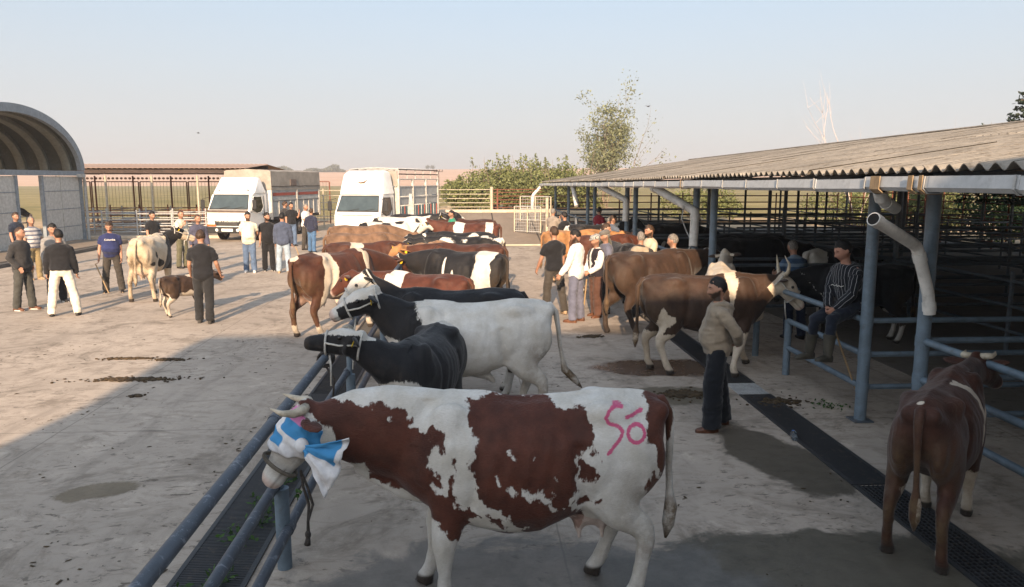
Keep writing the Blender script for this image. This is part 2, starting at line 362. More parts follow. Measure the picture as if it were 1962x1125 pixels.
    if udder:
        mb.ball((-.42, 0, .70), (.20, .17, .15*udder), 14, 10); mb.ball((-.52, 0, .74), (.17, .165, .17*udder), 14, 10)
        for sx in (-.34, -.50):
            for sy in (-.07, .07): mb.tube([(sx, sy, .66 - .08*udder), (sx, sy, .60 - .09*udder), (sx, sy, .55 - .10*udder)], [.05, .028, .02], 8)
    if sheath: mb.tube([(.0, 0, .60), (-.16, 0, .555), (-.24, 0, .50), (-.26, 0, .45)], [.06, .055, .04, .028], 10)
    me = remesh(mb, voxel, 7, .5, sub)
    nbody = len(me.vertices); modelling(me, hp, hd, bony)
    ex = MB()
    # ears
    for s_ in (-1, 1):
        base = hp + hd*.045 + hs*(s_*.095) - hu*.055; out = (hs*s_ - hd*.22 - hu*ear_drop).normalized()
        pts = [base - out*.03, base + out*.04, base + out*.11, base + out*.17, base + out*.205]
        ex.tube(pts, 0, 10, flat=[(.028, .024), (.052, .022), (.060, .017), (.042, .012), (.008, .004)], ref=hu*.75 + hd*.5)
    # tail
    tx, ty, tk = tail
    T = [(-.78, 0, 1.31), (-.885, ty*.05, 1.315), (-.945 + tx*.1, ty*.2, 1.23), (-.95 + tx*.35, ty*.45, 1.05), (-.945 + tx*.6, ty*.65, .85), (-.95 + tx*.85, ty*.85, .70), (-.96 + tx, ty, .58), (-.965 + tx*1.1 - tk, ty*1.08, .46), (-.965 + tx*1.15 - tk*1.8, ty*1.1, .36)]
    ex.tube(T, [.03, .044, .034, .026, .022, .024, .045, .042, .008], 9)
    nt = len(me.vertices); join_mb(me, ex)
    ch = {}
    eyes = []
    for s_ in (-1, 1):
        m = MB(); m.ball(hp + hd*.195 + hs*(s_*.122) - hu*.032, .021, 8, 6); eyes.append(m.mesh('eye', M_EYE, True))
    ch['eye'] = eyes
    if horn:
        ch['horn'] = []
        for s_ in (-1, 1):
            b = hp + hd*.0 + hs*(s_*.07) + hu*.0; m = MB()
            m.tube([b - hs*s_*.03, b + hs*(s_*.05) + hu*.01, b + hs*(s_*.10*horn) + hu*.04*horn + hd*(.03 - .06*hornback), b + hs*(s_*.13*horn) + hu*.10*horn + hd*(.06 - .17*hornback), b + hs*(s_*(.12 - .05*hornback)*horn) + hu*(.17 - .03*hornback)*horn + hd*(.075 - .30*hornback)], [.034, .032, .027, .018, .004], 9)
            ch['horn'].append(m.mesh('horn', M_HORN, True))
    info = dict(hp=hp, hd=hd, hs=hs, hu=hu, feet=feet, nb=nbody, nt=nt, udder=udder)
    return me, ch, info

def head_frame(co, info):
    h = np.array(info['hp']); d = co - h
    return d @ np.array(info['hd']), d @ np.array(info['hs']), d @ np.array(info['hu'])

def finish_cow(me, info, field, coat='red', pink_nose=.8, point=0, soil=.5, paint=None, dark_nose=False, tail_white=False):
    co = co_of(me).astype(np.float64); a, b, c = head_frame(co, info); x, y, z = co.T
    set_attr(me, 'coat', field(co, a, b, c))
    nose = sstep(.47, .515, a) * (np.abs(b) < .16) * (np.abs(c) < .3)
    pk = nose * (0 if dark_nose else pink_nose)
    if info['udder']: pk = np.maximum(pk, .55 * sstep(.72, .58, z) * (np.abs(x + .44) < .26) * (np.abs(y) < .14) * (z > .36))
    set_attr(me, 'pink', np.clip(pk, 0, 1))
    hf = sstep(.085, .06, z)
    if dark_nose: hf = np.maximum(hf, nose * .9)
    hf = np.maximum(hf, .9*np.exp(-(((np.abs(b) - .040)/.016)**2 + ((a - .535)/.02)**2 + ((c + .068)/.017)**2))); hf = np.maximum(hf, .55*np.exp(-((c + .125 - .05*(a - .45))/.009)**2) * sstep(.34, .40, a) * (np.abs(b) < .14) * (c > -.2)); set_attr(me, 'hoof_hollow', hf)  # nostril and mouth-line hollows painted dark along with the hooves
    if point:
        pt = np.maximum(sstep(.62, .28, z), sstep(.22, .42, a) * (np.abs(b) < .2) * (np.abs(c) < .3)) * point
        set_attr(me, 'point', np.clip(pt, 0, 1))
    else: set_attr(me, 'point', np.zeros(len(co)))
    so = soil * np.maximum(sstep(.75, .15, z) * .55, sstep(-.35, -.85, x) * sstep(1.25, .7, z))
    so = np.maximum(so, .6 * sstep(.75, .45, z) * (x < -.9))
    so = np.clip(so * (.6 + .6 * fnoise(co, 4, 5)), 0, 1); idx = np.arange(len(co)); so = np.where((idx >= info['nt']) & (x < -.86) & (z < 1.3), np.maximum(so, .25 + .75*sstep(.72, .58, z)), so); set_attr(me, 'soil', so)
    set_attr(me, 'paint', paint(co) if paint else np.full(len(co), -1.0))
    me.materials.clear(); me.materials.append(COATS[coat])
    return me

def patches(seed=0, amount=0.0, scale=2.2, face=None, socks=.42, belly=None, base=None, stretch=(1, .8, .75)):
    """a generic pied coat: big irregular patches; face 'white' / 'dark' / 'blaze'; socks = white below that height"""
    def f(co, a, b, c):
        n = fnoise(co * np.array(stretch), scale, seed, 2) * .22 + amount
        if base: n = base(co, n)
        if socks: n = np.minimum(n, (co[:,2] - socks - .12 * vnoise(co, 5, seed + 9)) * .6)
        if belly: n = np.minimum(n, (co[:,2] - belly - .1 * vnoise(co, 4, seed + 4)) * .7)
        inhead = (a > .02) & (np.abs(b) < .16) & (np.abs(c + .06) < .25)
        ear = (np.abs(b) > .13) & (a > -.2) & (a < .25) & (np.abs(c + .05) < .2) & (np.abs(b) < .36)
        if face == 'white': n = np.where(inhead & ~ear, np.minimum(n, -(a - .03) * .8), n)
        if face == 'dark': n = np.where(a > -.3, np.maximum(n, .1 * np.clip((a + .3) * 3, 0, 1)), n)
        if face == 'blaze': n = np.where(a > -.3, np.where(inhead, np.maximum(np.abs(b) - .045 - .02 * vnoise(co, 8, seed), -.1) + .05 * (c < -.10), .1 * np.clip((a + .3) * 3, 0, 1)), n)
        return n
    return f

COWS = []
def place_cow(name, me, ch, pos, rz, label, group, cat='cow', scale=1.0, tags=True, halter=None, info=None, shear=None):
    root = empty(name, (pos[0], pos[1], 0), rz, label, cat, group, scale)
    link('body', me, root)
    for k, lst in ch.items():
        for m in lst: link(k, m, root)
    hp, hd, hs, hu = (info[k] for k in ('hp', 'hd', 'hs', 'hu'))
    if tags:
        for s_ in (-1, 1):
            m = MB(); c = hp + hd*.0 + hs*(s_*.20) - hu*.075 + hd*.045; n = (hd*.9 + hs*s_*.25 + hu*.3).normalized(); u = hs.copy(); w = n.cross(u).normalized()
            P = [c + u*x_ + w*y_ for x_, y_ in ((-.03, .04), (.03, .04), (.035, -.035), (.0, -.045), (-.035, -.035))]
            m.prism(P, n * .006); link('ear_tag', m.mesh('ear_tag', M_TAG), root)
    if halter:
        mat = M_ROPE if halter == 'white' else M_DROPE; m = MB()
        def ring(t, ru, rw, off, tilt=0, r=.011):
            c = hp + hd*t + hu*(off - .075); return [c + hu*(ru*math.cos(q)) + hs*(rw*math.sin(q)) + hd*(tilt*math.cos(q)) for q in [2*math.pi*i/18 for i in range(19)]]
        m.tube(ring(.335, .118, .096, -.012), .011, 6, ref=hd); m.tube(ring(.0, .14, .122, -.03, -.02), .011, 6, ref=hd)
        for s_ in (-1, 1): m.tube([hp + hd*.335 + hs*(s_*.098) - hu*.09, hp + hd*.2 + hs*(s_*.124) - hu*.11, hp + hd*.02 + hs*(s_*.122) - hu*.1], .010, 6)
        e = hp + hd*.3 - hu*.205
        m.tube([e, e + Vector((.02, .02, -.12)), e + Vector((.05, .03, -.30))], .010, 6)
        link('halter', m.mesh('halter', mat, True), root)
    COWS.append(root); return root
# ------------------------------------------------------------------ people
def cloth(name, c, stripe=None, rough=.85, horiz=False):
    if name in _MC: return _MC[name]
    t = NT(name, rough, .15); co = t.coord(); n = t.ramp(t.noise(5, 5, .6, co), .25, .75)
    col = t.mix(n, tuple(x*.72 for x in c), tuple(min(1, x*1.18) for x in c))
    if stripe:
        sc, width, c2 = stripe; s = t.math('FRACT', t.math('MULTIPLY', t.attr('stripe'), sc)); col = t.mix(t.math('LESS_THAN', s, width), col, c2)
    t.color(col); wv = t.noise(160, 2, .5, co); t.bump(t.math('ADD', wv, t.math('MULTIPLY', t.noise(14, 4, .6, co), 2.0)), .35, .006)
    t.b.inputs['Sheen Weight'].default_value = .15
    _MC[name] = t.mat; return t.mat
def skin_mat(name, c):
    if name in _MC: return _MC[name]
    t = NT(name, .5, .35); co = t.coord(); col = t.mix(t.ramp(t.noise(16, 4, .6, co), .25, .75), tuple(x*.86 for x in c), c)
    col = t.mix(t.attr('lips'), col, (c[0]*.72, c[1]*.45, c[2]*.45)); col = t.mix(t.attr('stubble'), col, (.022, .014, .010))
    t.color(col); t.b.inputs['Subsurface Weight'].default_value = .06; t.b.inputs['Subsurface Radius'].default_value = (.012, .005, .003)
    _MC[name] = t.mat; return t.mat
SKIN = skin_mat('skin_tanned', (.36, .19, .125)); SKIN2 = skin_mat('skin_ruddy', (.42, .215, .15))
HAIR = {'black': simple('hair_black', (.012, .010, .009), .55, .5, 40, bump=.6), 'brown': simple('hair_brown', (.045, .026, .016), .55, .5, 40, bump=.6), 'grey': simple('hair_grey', (.16, .145, .13), .6, .5, 40, bump=.6)}
M_EYEW = simple('eye_white', (.30, .24, .20), .3, .05, 5); M_IRIS = simple('iris_dark', (.02, .012, .008), .2, .1, 5)

def head_grid(nu=44, nv=30):
    P = np.zeros((nv + 1, nu, 3))
    for i in range(nv + 1):
        e = (-.5 + i / nv) * math.pi
        for j in range(nu):
            a = 2*math.pi*j/nu; dx, dy, dz = math.cos(e)*math.cos(a), math.cos(e)*math.sin(a), math.sin(e)
            x, y, z = .099*dx, .077*dy, .120*dz
            if dx > 0: y *= 1 - .12 * dx * dx; x *= .97
            lo = max(0, min(1, (-z - .01) / .11))
            y *= 1 - .30 * lo**1.3
            if dx < 0: x *= 1 - .42 * lo
            else: x += .012 * lo * max(0, dx)
            if dx > .2:
                g = math.exp(-(y/.013)**2); tz = (z + .038)
                nose = .030 * g * (math.exp(-(tz/.020)**2) if tz > 0 else math.exp(-(tz/.009)**2)) + .009 * math.exp(-(y/.010)**2) * math.exp(-((z)/.03)**2)
                eye = -.011 * math.exp(-((abs(y) - .032)/.014)**2) * math.exp(-((z - .006)/.012)**2)
                brow = .007 * math.exp(-((abs(y) - .028)/.026)**2) * math.exp(-((z - .028)/.010)**2)
                lip = .006 * math.exp(-(y/.022)**2) * math.exp(-((z + .066)/.008)**2) - .004 * math.exp(-(y/.024)**2) * math.exp(-((z + .067)/.003)**2)
                chin = .008 * math.exp(-(y/.022)**2) * math.exp(-((z + .098)/.014)**2)
                x += nose + eye + brow + lip + chin
            P[i, j] = (x, y, z)
    return P
HG = head_grid() * 1.05
def grid_faces(nv, nu, keep=None):
    fs = []
    for i in range(nv):
        for j in range(nu):
            q = (i*nu+j, i*nu+(j+1) % nu, (i+1)*nu+(j+1) % nu, (i+1)*nu+j)
            if keep is None or all(keep[k] for k in q): fs.append(q)
    return fs

def hair_shell(style, seed):
    """hair as a shell that follows the skull and dips into it at the hairline"""
    nv1, nu, _ = HG.shape; P = HG.reshape(-1, 3); x, y, z = P.T
    line = np.where(x > .03, .068 - .5*(np.abs(y) > .05)*(np.abs(y) - .05) , np.where(x > -.02, .035 - (.03 - x)*.9, -.035 - .35*np.clip(-x - .02, 0, 1)))
    if style == 'thin': line = line + np.where(x > .0, .035, .0)
    d = z - line + .012*vnoise(P, 34, seed + 2) + .006*vnoise(P, 80, seed + 4)
    th = np.clip(d / .06, -.7, 1) * (.010 if style != 'thin' else .004) + .008 * np.clip(d/.05, 0, 1) * (x > .0) * (style == 'quiff')
    n = (vnoise(P, 45, seed) + .7*vnoise(P, 95, seed + 1)) * .0055 * np.clip(d/.02, 0, 1); r = np.linalg.norm(P, axis=1)
    Q = P * (1 + (th + n) / r)[:, None]; keep = d > -.018
    m = MB(); m.add([tuple(q) for q in Q], grid_faces(nv1 - 1, nu, keep)); return m
def beard_shell(seed):
    nv1, nu, _ = HG.shape; P = HG.reshape(-1, 3); x, y, z = P.T
    d = np.minimum(np.minimum(-.03 - z - .25*np.clip(np.abs(y) - .03, -.02, 1)*0, .0 + x + .015), np.where((np.abs(y) < .024) & (z > -.074) & (x > .05), -.01, .02))
    d = np.where((np.abs(y) > .05), np.minimum(.01, x + .02), d) * (z < .012)
    d = np.where(z > .012, -.02, d); th = np.clip(d/.012, -1, 1) * .006; r = np.linalg.norm(P, axis=1)
    m = MB(); m.add([tuple(q) for q in P * (1 + (th + vnoise(P, 60, seed)*.002) / r)[:, None]], grid_faces(nv1 - 1, nu, d > -.012)); return m

def V(*a): return Vector(a)
DOWN = V(0, 0, -1)
def dirv(pitch, side=0.0):
    """limb direction: pitch forward (deg) from straight down, side (deg) outwards (+y)"""
    p, s = R(pitch), R(side); return V(math.sin(p)*math.cos(s), math.sin(s), -math.cos(p)*math.cos(s))

def person(pos, heading, height=1.75, legs=((3, 2, -3), (-4, 2, -6)), arms=((6, 9, 20), (4, 9, 18)), arm_vec=None, head=(0, 0), lean=0, belly=.0, top=None, sleeve=.5, hem=.86, loose=.008, bottom=None, shoe=None, skin=None, hair='black', style='full', beard=False, hero=False, label='', group=None, root_z=None, extras=None, collar=True, boots=None, hand_in=None, vest=None, cap=None, tuck=None, fingers_curl=.5, twist=0, shoe_sole=None, jacket=None):
    """legs: per leg (thigh pitch, outward, shin pitch); arms: (upper pitch, outward, fore pitch) or arm_vec = two directions per arm"""
    k = height / 1.75; skin = skin or SKIN; vox = .008 if hero else .0135; cvox = .013 if hero else .019; body = MB(); kept = {}
    hips = {1: V(0, .088, .93), -1: V(0, -.088, .93)}
    lj = {}
    for s_, (tp, ou, sp) in zip((1, -1), legs):
        d1 = dirv(tp, s_*ou); d2 = dirv(sp, s_*ou*.6); h = hips[s_]; kn = h + d1*.43; an = kn + d2*.415; lj[s_] = (h, kn, an, d2)
    low = min(j[2].z for j in lj.values()) - .085
    zoff = -low if root_z is None else root_z - .93
    lm = Matrix.Rotation(R(lean), 4, 'Y') @ Matrix.Rotation(R(twist), 4, 'Z')
    def up(p): # lean of the upper body about the hips
        return lm @ (Vector(p) - V(0, 0, .93)) + V(0, 0, .93)
    rows = [(.82, .095, .085, 0), (.88, .15, .108, 0), (.95, .162, .118, -.004), (1.03, .148 + belly*.3, .108 + belly*.5, .004 + belly*.45), (1.12, .145 + belly*.32, .105 + belly*.55, .008 + belly*.5), (1.22, .155 + belly*.2, .112 + belly*.25, .006 + belly*.2), (1.32, .168, .115, 0), (1.385, .165, .102, -.006), (1.43, .128, .084, -.010), (1.46, .082, .068, -.008), (1.475, .064, .06, -.006), (1.50, .056, .058, .0)]
    def torso(mb, grow, z0, z1, gw=0):
        rg = []
        for z, w, d, ox in rows:
            if z < z0 - .02 or z > z1 + .012: continue
            g = grow + gw * max(0, (1.2 - z)) ; p = .8
            rg.append([up((ox + (d + g) * math.copysign(abs(math.cos(a))**p, math.cos(a)), (w + g) * math.copysign(abs(math.sin(a))**p, math.sin(a)), z)) for a in [2*math.pi*j/22 for j in range(22)]])
        mb.loft(rg)
    torso(body, -.012, .8, 1.5)
    neck0, hc = up((-.005, 0, 1.44)), up((.018, 0, 1.628)); hm = (lm.to_3x3() @ Matrix.Rotation(R(head[0]), 3, 'Z') @ Matrix.Rotation(R(head[1] + 7), 3, 'Y'))
    body.tube([neck0, neck0.lerp(hc, .45), hc + hm @ V(-.022, 0, -.03)], [.062, .054, .056], 14)
    nv1, nu, _ = HG.shape; body.add([hc + hm @ Vector(p) for p in HG.reshape(-1, 3)], grid_faces(nv1 - 1, nu))
    for s_ in (1, -1): body.ball(hc + hm @ V(-.008, s_*.079, -.004), (.02, .011, .032), 8, 6, rot=hm @ Matrix.Rotation(R(-14), 3, 'Y'))
    aj = {}
    for i, s_ in enumerate((1, -1)):
        sh = up((-.005, s_*.172, 1.385))
        if arm_vec and arm_vec[i] is not None: u1, u2 = (Vector(v).normalized() for v in arm_vec[i])
        else:
            p1, ou, p2 = arms[i]; u1 = dirv(p1, s_*ou); u2 = dirv(p2, s_*ou*.4)
        u1 = lm.to_3x3() @ u1; u2 = lm.to_3x3() @ u2; el = sh + u1*.285; wr = el + u2*.255; aj[s_] = (sh, el, wr, u1, u2)
        body.tube([sh - u1*.03 - V(0, s_*.04, 0), sh + u1*.02, sh.lerp(el, .5), el, el.lerp(wr, .3), wr], [.036, .043, .043, .040, .040, .027], 12)
        # palm
        n = u2.cross(V(0, 0, 1)); n = n.normalized() if n.length > .2 else V(0, 1, 0)
        if hand_in and hand_in.get(s_) is not None: n = Vector(hand_in[s_]).normalized()
        elif abs(u2.z) > .6: n = V(0, 1, 0)
        n = (n - u2*n.dot(u2)).normalized(); t = u2.cross(n).normalized()   # n = palm normal axis, t = across the palm
        if t.dot(V(1, 0, .3)) < 0: t = -t
        kept[s_] = (wr, u2, n, t)
        body.tube([wr - u2*.02, wr + u2*.02, wr + u2*.055, wr + u2*.09], 0, 10, flat=[(.024, .02), (.036, .019), (.042, .017), (.038, .014)], ref=t)
    for s_ in (1, -1):
        h, kn, an, d2 = lj[s_]
        body.tube([h + V(0, 0, .02), h.lerp(kn, .35), kn, kn.lerp(an, .3) - V(.012, 0, 0), an], [.085, .075, .052, .05, .034], 12)
        fd = V(d2.z * -1, 0, 0).normalized() if root_z is None else (V(1, 0, 0) - d2*d2.x).normalized()
        if boots is None: body.tube([an, an + fd*.06 - V(0, 0, .045), an + fd*.10 - V(0, 0, .06)], [.036, .030, .02], 8)
    me = remesh(body, vox, 1 if hero else 1, .4)
    fx = MB()
    for s_ in (1, -1):
        wr, u2, n, t = kept[s_]; pn = n * (-s_ if n.dot(V(0, s_, 0)) >= 0 else s_) if not (hand_in and hand_in.get(s_) is not None) else n
        for q, (off, ln) in enumerate(((.030, .068), (.010, .078), (-.011, .072), (-.031, .055))):
            c = fingers_curl * (1 + .12*q); b = wr + u2*.075 + t*off; p = [b]; a = 0
            for seg in (.42, .32, .26): a += c * .75; p.append(p[-1] + (u2*math.cos(a) + pn*math.sin(a)) * ln * seg)
            fx.tube([b - u2*.02, *p], [.009, .0095, .009, .0082, .005], 7)
        b = wr + u2*.025 + t*.032; p1 = b + (t*.75 + u2*.65 + pn*.3).normalized()*.036; p2 = p1 + (t*.25 + u2*.9 + pn*.45).normalized()*.032
        fx.tube([wr + u2*.01 + t*.015, b, p1, p2], [.012, .013, .011, .006], 7)
    join_mb(me, fx)
    co = co_of(me).astype(np.float64); hl = (co - np.array(hc)) @ np.array(hm)
    set_attr(me, 'lips', .8 * np.exp(-((hl[:,2] + .067)/.008)**2) * (np.abs(hl[:,1]) < .026) * (hl[:,0] > .06))
    br = sstep(-.028, -.050, hl[:,2] + .012*vnoise(hl, 40, 3) - .5*np.clip(np.abs(hl[:,1]) - .045, 0, 1)*(hl[:,0] < .05)) * sstep(-.025, .0, hl[:,0]) * (np.abs(hl[:,2]) < .15) * (np.linalg.norm(hl, axis=1) < .15)
    br *= 1 - .9*np.exp(-((hl[:,2] + .067)/.009)**2) * (np.abs(hl[:,1]) < .024); set_attr(me, 'stubble', br * (.95 if beard is True else .42 if beard is False else .12))
    me.materials.clear(); me.materials.append(skin)
    root = empty('person', (pos[0], pos[1], zoff * k), heading, label, 'person', group, k)
    link('body', me, root)
    def wrinkle(m, amp, sc, seed):
        c = co_of(m).astype(np.float64); nr = np.empty(len(m.vertices)*3, np.float32); m.vertices.foreach_get('normal', nr); nr = nr.reshape(-1, 3)
        rid = 1 - np.abs(vnoise(c * np.array([1.0, 1.0, 1.9]) + .25*c[:, [1, 2, 0]], sc*1.5, seed + 5))*2; w = .8*fnoise(c * np.array([1, 1, 1.4]), sc, seed, 3) + .9 * rid
        set_co(m, c + nr * (amp * w)[:, None])
    sd = RNG.randrange(1000)
    # trousers
    tr = MB(); torso(tr, .004 + loose*.15, .82, .95 if not tuck else 1.03)
    for s_ in (1, -1):
        h, kn, an, d2 = lj[s_]; e = an + d2*.035 if boots is None else an - d2*.16; lo_ = loose if boots is None else -.014; kl = loose if boots is None else .0
        tr.tube([h + V(0, 0, .03), h.lerp(kn, .4), kn, kn.lerp(e, .5), e], [.094 + loose*.3, .088 + loose*.6, .074 + kl, .072 + lo_, .068 + lo_], 14)
    m = remesh(tr, cvox, 1); wrinkle(m, .0075, 8, sd); m.materials.clear(); m.materials.append(bottom); link('trousers', m, root)
    # shirt / jacket
    st = MB(); g = .019 + (jacket or 0); torso(st, g, hem - .001, 1.452, gw=.03 if not tuck else 0)
    if hem < .86: pass
    for s_ in (1, -1):
        sh, el, wr, u1, u2 = aj[s_]; f = sleeve
        path = [sh - u1*.012 - V(0, s_*.06, .0), sh + u1*.025]; rr = [.052 + g*.4, .061 + g*.4]
        if f <= .5: path += [sh.lerp(el, f*1.0), sh.lerp(el, f*1.0 + .22)]; rr += [.064 + g*.4, .060 + g*.3]
        else: path += [sh.lerp(el, .5), el, el.lerp(wr, .5), el.lerp(wr, min(1, (f - .5)*2))]; rr += [.060 + g*.4, .054 + g*.4, .049 + g*.4, .040 + g*.4]
        st.tube(path, rr, 14)
    if collar: st.tube([up((-.012, 0, 1.43)), up((-.006, 0, 1.468)), up((-.002, 0, 1.485))], [.085, .072, .066], 14)
    m = remesh(st, cvox, 1); wrinkle(m, .0085, 7, sd + 3)
    c = co_of(m).astype(np.float64); sv = c[:,1].copy() if not (extras and extras.get('hstripe')) else c[:,2].copy()
    if not (extras and extras.get('hstripe')):
        for s_ in (1, -1):
            sh, el, wr, u1, u2 = aj[s_]
            for a_, b_ in ((sh, el), (el, wr)):
                ax = np.array((b_ - a_).normalized()); w = c - np.array(a_); t_ = w @ ax; rad = np.linalg.norm(w - t_[:,None]*ax, axis=1)
                inn = (t_ > (.05 if a_ is sh else -.02)) & (t_ < (b_ - a_).length + .02) & (rad < .085) & (c[:,1]*s_ > .13 if a_ is sh else np.ones(len(c), bool))
                pr = np.array((b_ - a_).cross(V(1, .3, .2)).normalized()); sv = np.where(inn, w @ pr, sv)
    set_attr(m, 'stripe', sv + 5); m.materials.clear(); m.materials.append(top); link('shirt' if not jacket else 'jacket', m, root)
    if vest:
        vm = MB(); torso(vm, g + .012, .86, 1.452, gw=.03); m = remesh(vm, cvox, 1); wrinkle(m, .006, 7, sd + 8)
        cc = co_of(m); bm = bmesh.new(); bm.from_mesh(m)   # open front
        bmesh.ops.delete(bm, geom=[f for f in bm.faces if (lm.inverted() @ (f.calc_center_median() - V(0,0,.93))).x > .05 and abs(f.calc_center_median().y) < .035], context='FACES'); bm.to_mesh(m); bm.free()
        m.materials.clear(); m.materials.append(vest); link('vest', m, root)
    # belt line
    if tuck:
        bl = MB(); z, w, d, ox = rows[2]; 
        for zz in (.985,):
            r1 = [[up((ox + (d + .02)*math.cos(a), (w + .02)*math.sin(a), q)) for a in [2*math.pi*j/24 for j in range(24)]] for q in (zz - .018, zz + .018)]
            bl.loft(r1)
        bl.build('belt', tuck, root, True)
    # shoes or boots
    for s_ in (1, -1):
        h, kn, an, d2 = lj[s_]; dn = d2.normalized() if root_z is not None else V(0, 0, -1); fd = V(1, 0, 0) - dn*dn.x; fd.normalize(); sd_ = dn.cross(fd)
        out = .12 * s_; fd = (fd + V(0, 1, 0)*out).normalized(); m = MB(); base = an + dn*.085
        def sec(t, w, hgt): c0 = base + fd*t; sdv = fd.cross(dn); return [c0 + sdv*(w*math.cos(a)) - dn*(hgt*.5 + hgt*.5*math.sin(a) if math.sin(a) > 0 else hgt*.5*(1 + max(-1, 1.8*math.sin(a)))) for a in [2*math.pi*j/12 for j in range(12)]]
        m.loft([sec(t, w, h_) for t, w, h_ in ((-.078, .018, .05), (-.068, .032, .085), (-.03, .038, .10), (.03, .039, .095), (.08, .044, .072), (.13, .046, .056), (.165, .038, .046), (.186, .018, .03))])
        if boots is not None:
            top_ = an - dn*.24; m.tube([an + dn*.03, an - dn*.03, an - dn*.12, top_], [.05, .056, .066, .074], 12); m.tube([top_ + dn*.035, top_ + dn*.01], .079, 12)
            link('boot', m.mesh('boot', boots, 50), root)
        else:
            so = MB(); so.loft([[base + fd*t + fd.cross(dn)*(w*math.cos(a)) - dn*q for a, t, w in [(2*math.pi*j/14, .055 + .135*math.sin(2*math.pi*j/14), .046) for j in range(14)]] for q in (0, .02)])
            o = link('shoe', m.mesh('shoe', shoe, 50), root); link('sole', so.mesh('sole', shoe_sole or shoe), o)
    # head dress
    H = Matrix.Translation(hc) @ hm.to_4x4()
    if style != 'bald':
        m = hair_shell(style, sd); m.v = [tuple(H @ Vector(p)) for p in m.v]; link('hair', m.mesh('hair', HAIR[hair], True), root)
    for s_ in (1, -1):
        m = MB(); m.ball(H @ V(.0705, s_*.031, .006), .0125, 8, 6, 0); m.ball(H @ V(.0785, s_*.031, .006), .0066, 6, 5, 1); link('eye', m.mesh('eye', [M_EYEW, M_IRIS], True), root)
        m = MB(); m.tube([H @ V(.094, s_*.013, .030), H @ V(.094, s_*.032, .035), H @ V(.082, s_*.052, .029)], [.004, .005, .003], 6); link('eyebrow', m.mesh('eyebrow', HAIR[hair]), root)
    if cap is not None:
        m = MB(); rg = []
        for zz, rx, ry, ox in ((.045, .112, .092, 0), (.07, .118, .098, .004), (.095, .112, .094, .008), (.118, .088, .076, .008), (.130, .04, .04, .0)): rg.append([H @ V(ox + rx*math.cos(a), ry*math.sin(a), zz + .012*math.cos(a)*-1) for a in [2*math.pi*j/20 for j in range(20)]])
        m.loft(rg); m.loft([[H @ V(.07 + t, .085*math.sin(a)*(1 - t*4.5), .045 - t*.25 + q) for a in (-1.4, -.9, -.4, 0, .4, .9, 1.4) for t in (.09*math.cos(a),)] + [H @ V(.03, .05, .05 + q), H @ V(.03, -.05, .05 + q)] for q in (0, .008)])
        mm = m.mesh('cap', cap, 40); set_attr(mm, 'stripe', co_of(mm)[:,1] + 5); link('cap', mm, root)
    if extras and extras.get('hood'):
        m = MB(); m.tube([up((.075, .06, 1.43)), up((.02, .10, 1.455)), up((-.07, .075, 1.44)), up((-.125, 0, 1.40)), up((-.07, -.075, 1.44)), up((.02, -.10, 1.455)), up((.075, -.06, 1.43))], [.022, .032, .045, .06, .045, .032, .022], 12)
        m.ball(up((-.115, 0, 1.34)), (.05, .10, .09), 12, 8); mm = remesh(m, cvox, 2); mm.materials.clear(); mm.materials.append(top); link('hood', mm, root)
    return root, dict(hc=hc, H=H, aj=aj, lj=lj, up=up, root=root, rows=rows, g=g)
# ------------------------------------------------------------------ the setting
_ROD = {}
def rod(name, a, b, r, mat, parent=None, n=10, sq=False):
    """a round (or square) bar from a to b; alike bars share one mesh"""
    key = (mat.name, n, sq)
    if key not in _ROD:
        m = MB()
        if sq: m.box((0, -1, -1), (1, 1, 1))
        else: m.tube([(0, 0, 0), (1, 0, 0)], 1, n, ref=(0, 0, 1))
        _ROD[key] = m.mesh('bar', mat, False if sq else 40)
    a, b = Vector(a), Vector(b); d = b - a
    o = bpy.data.objects.new(name, _ROD[key]); COL.objects.link(o)
    q = d.to_track_quat('X', 'Z'); rr = (r, r) if not hasattr(r, '__len__') else r
    o.matrix_world = Matrix.Translation(a) @ q.to_matrix().to_4x4() @ Matrix.Diagonal((d.length, rr[0], rr[1], 1))
    if parent is not None: o.parent = parent
    return o

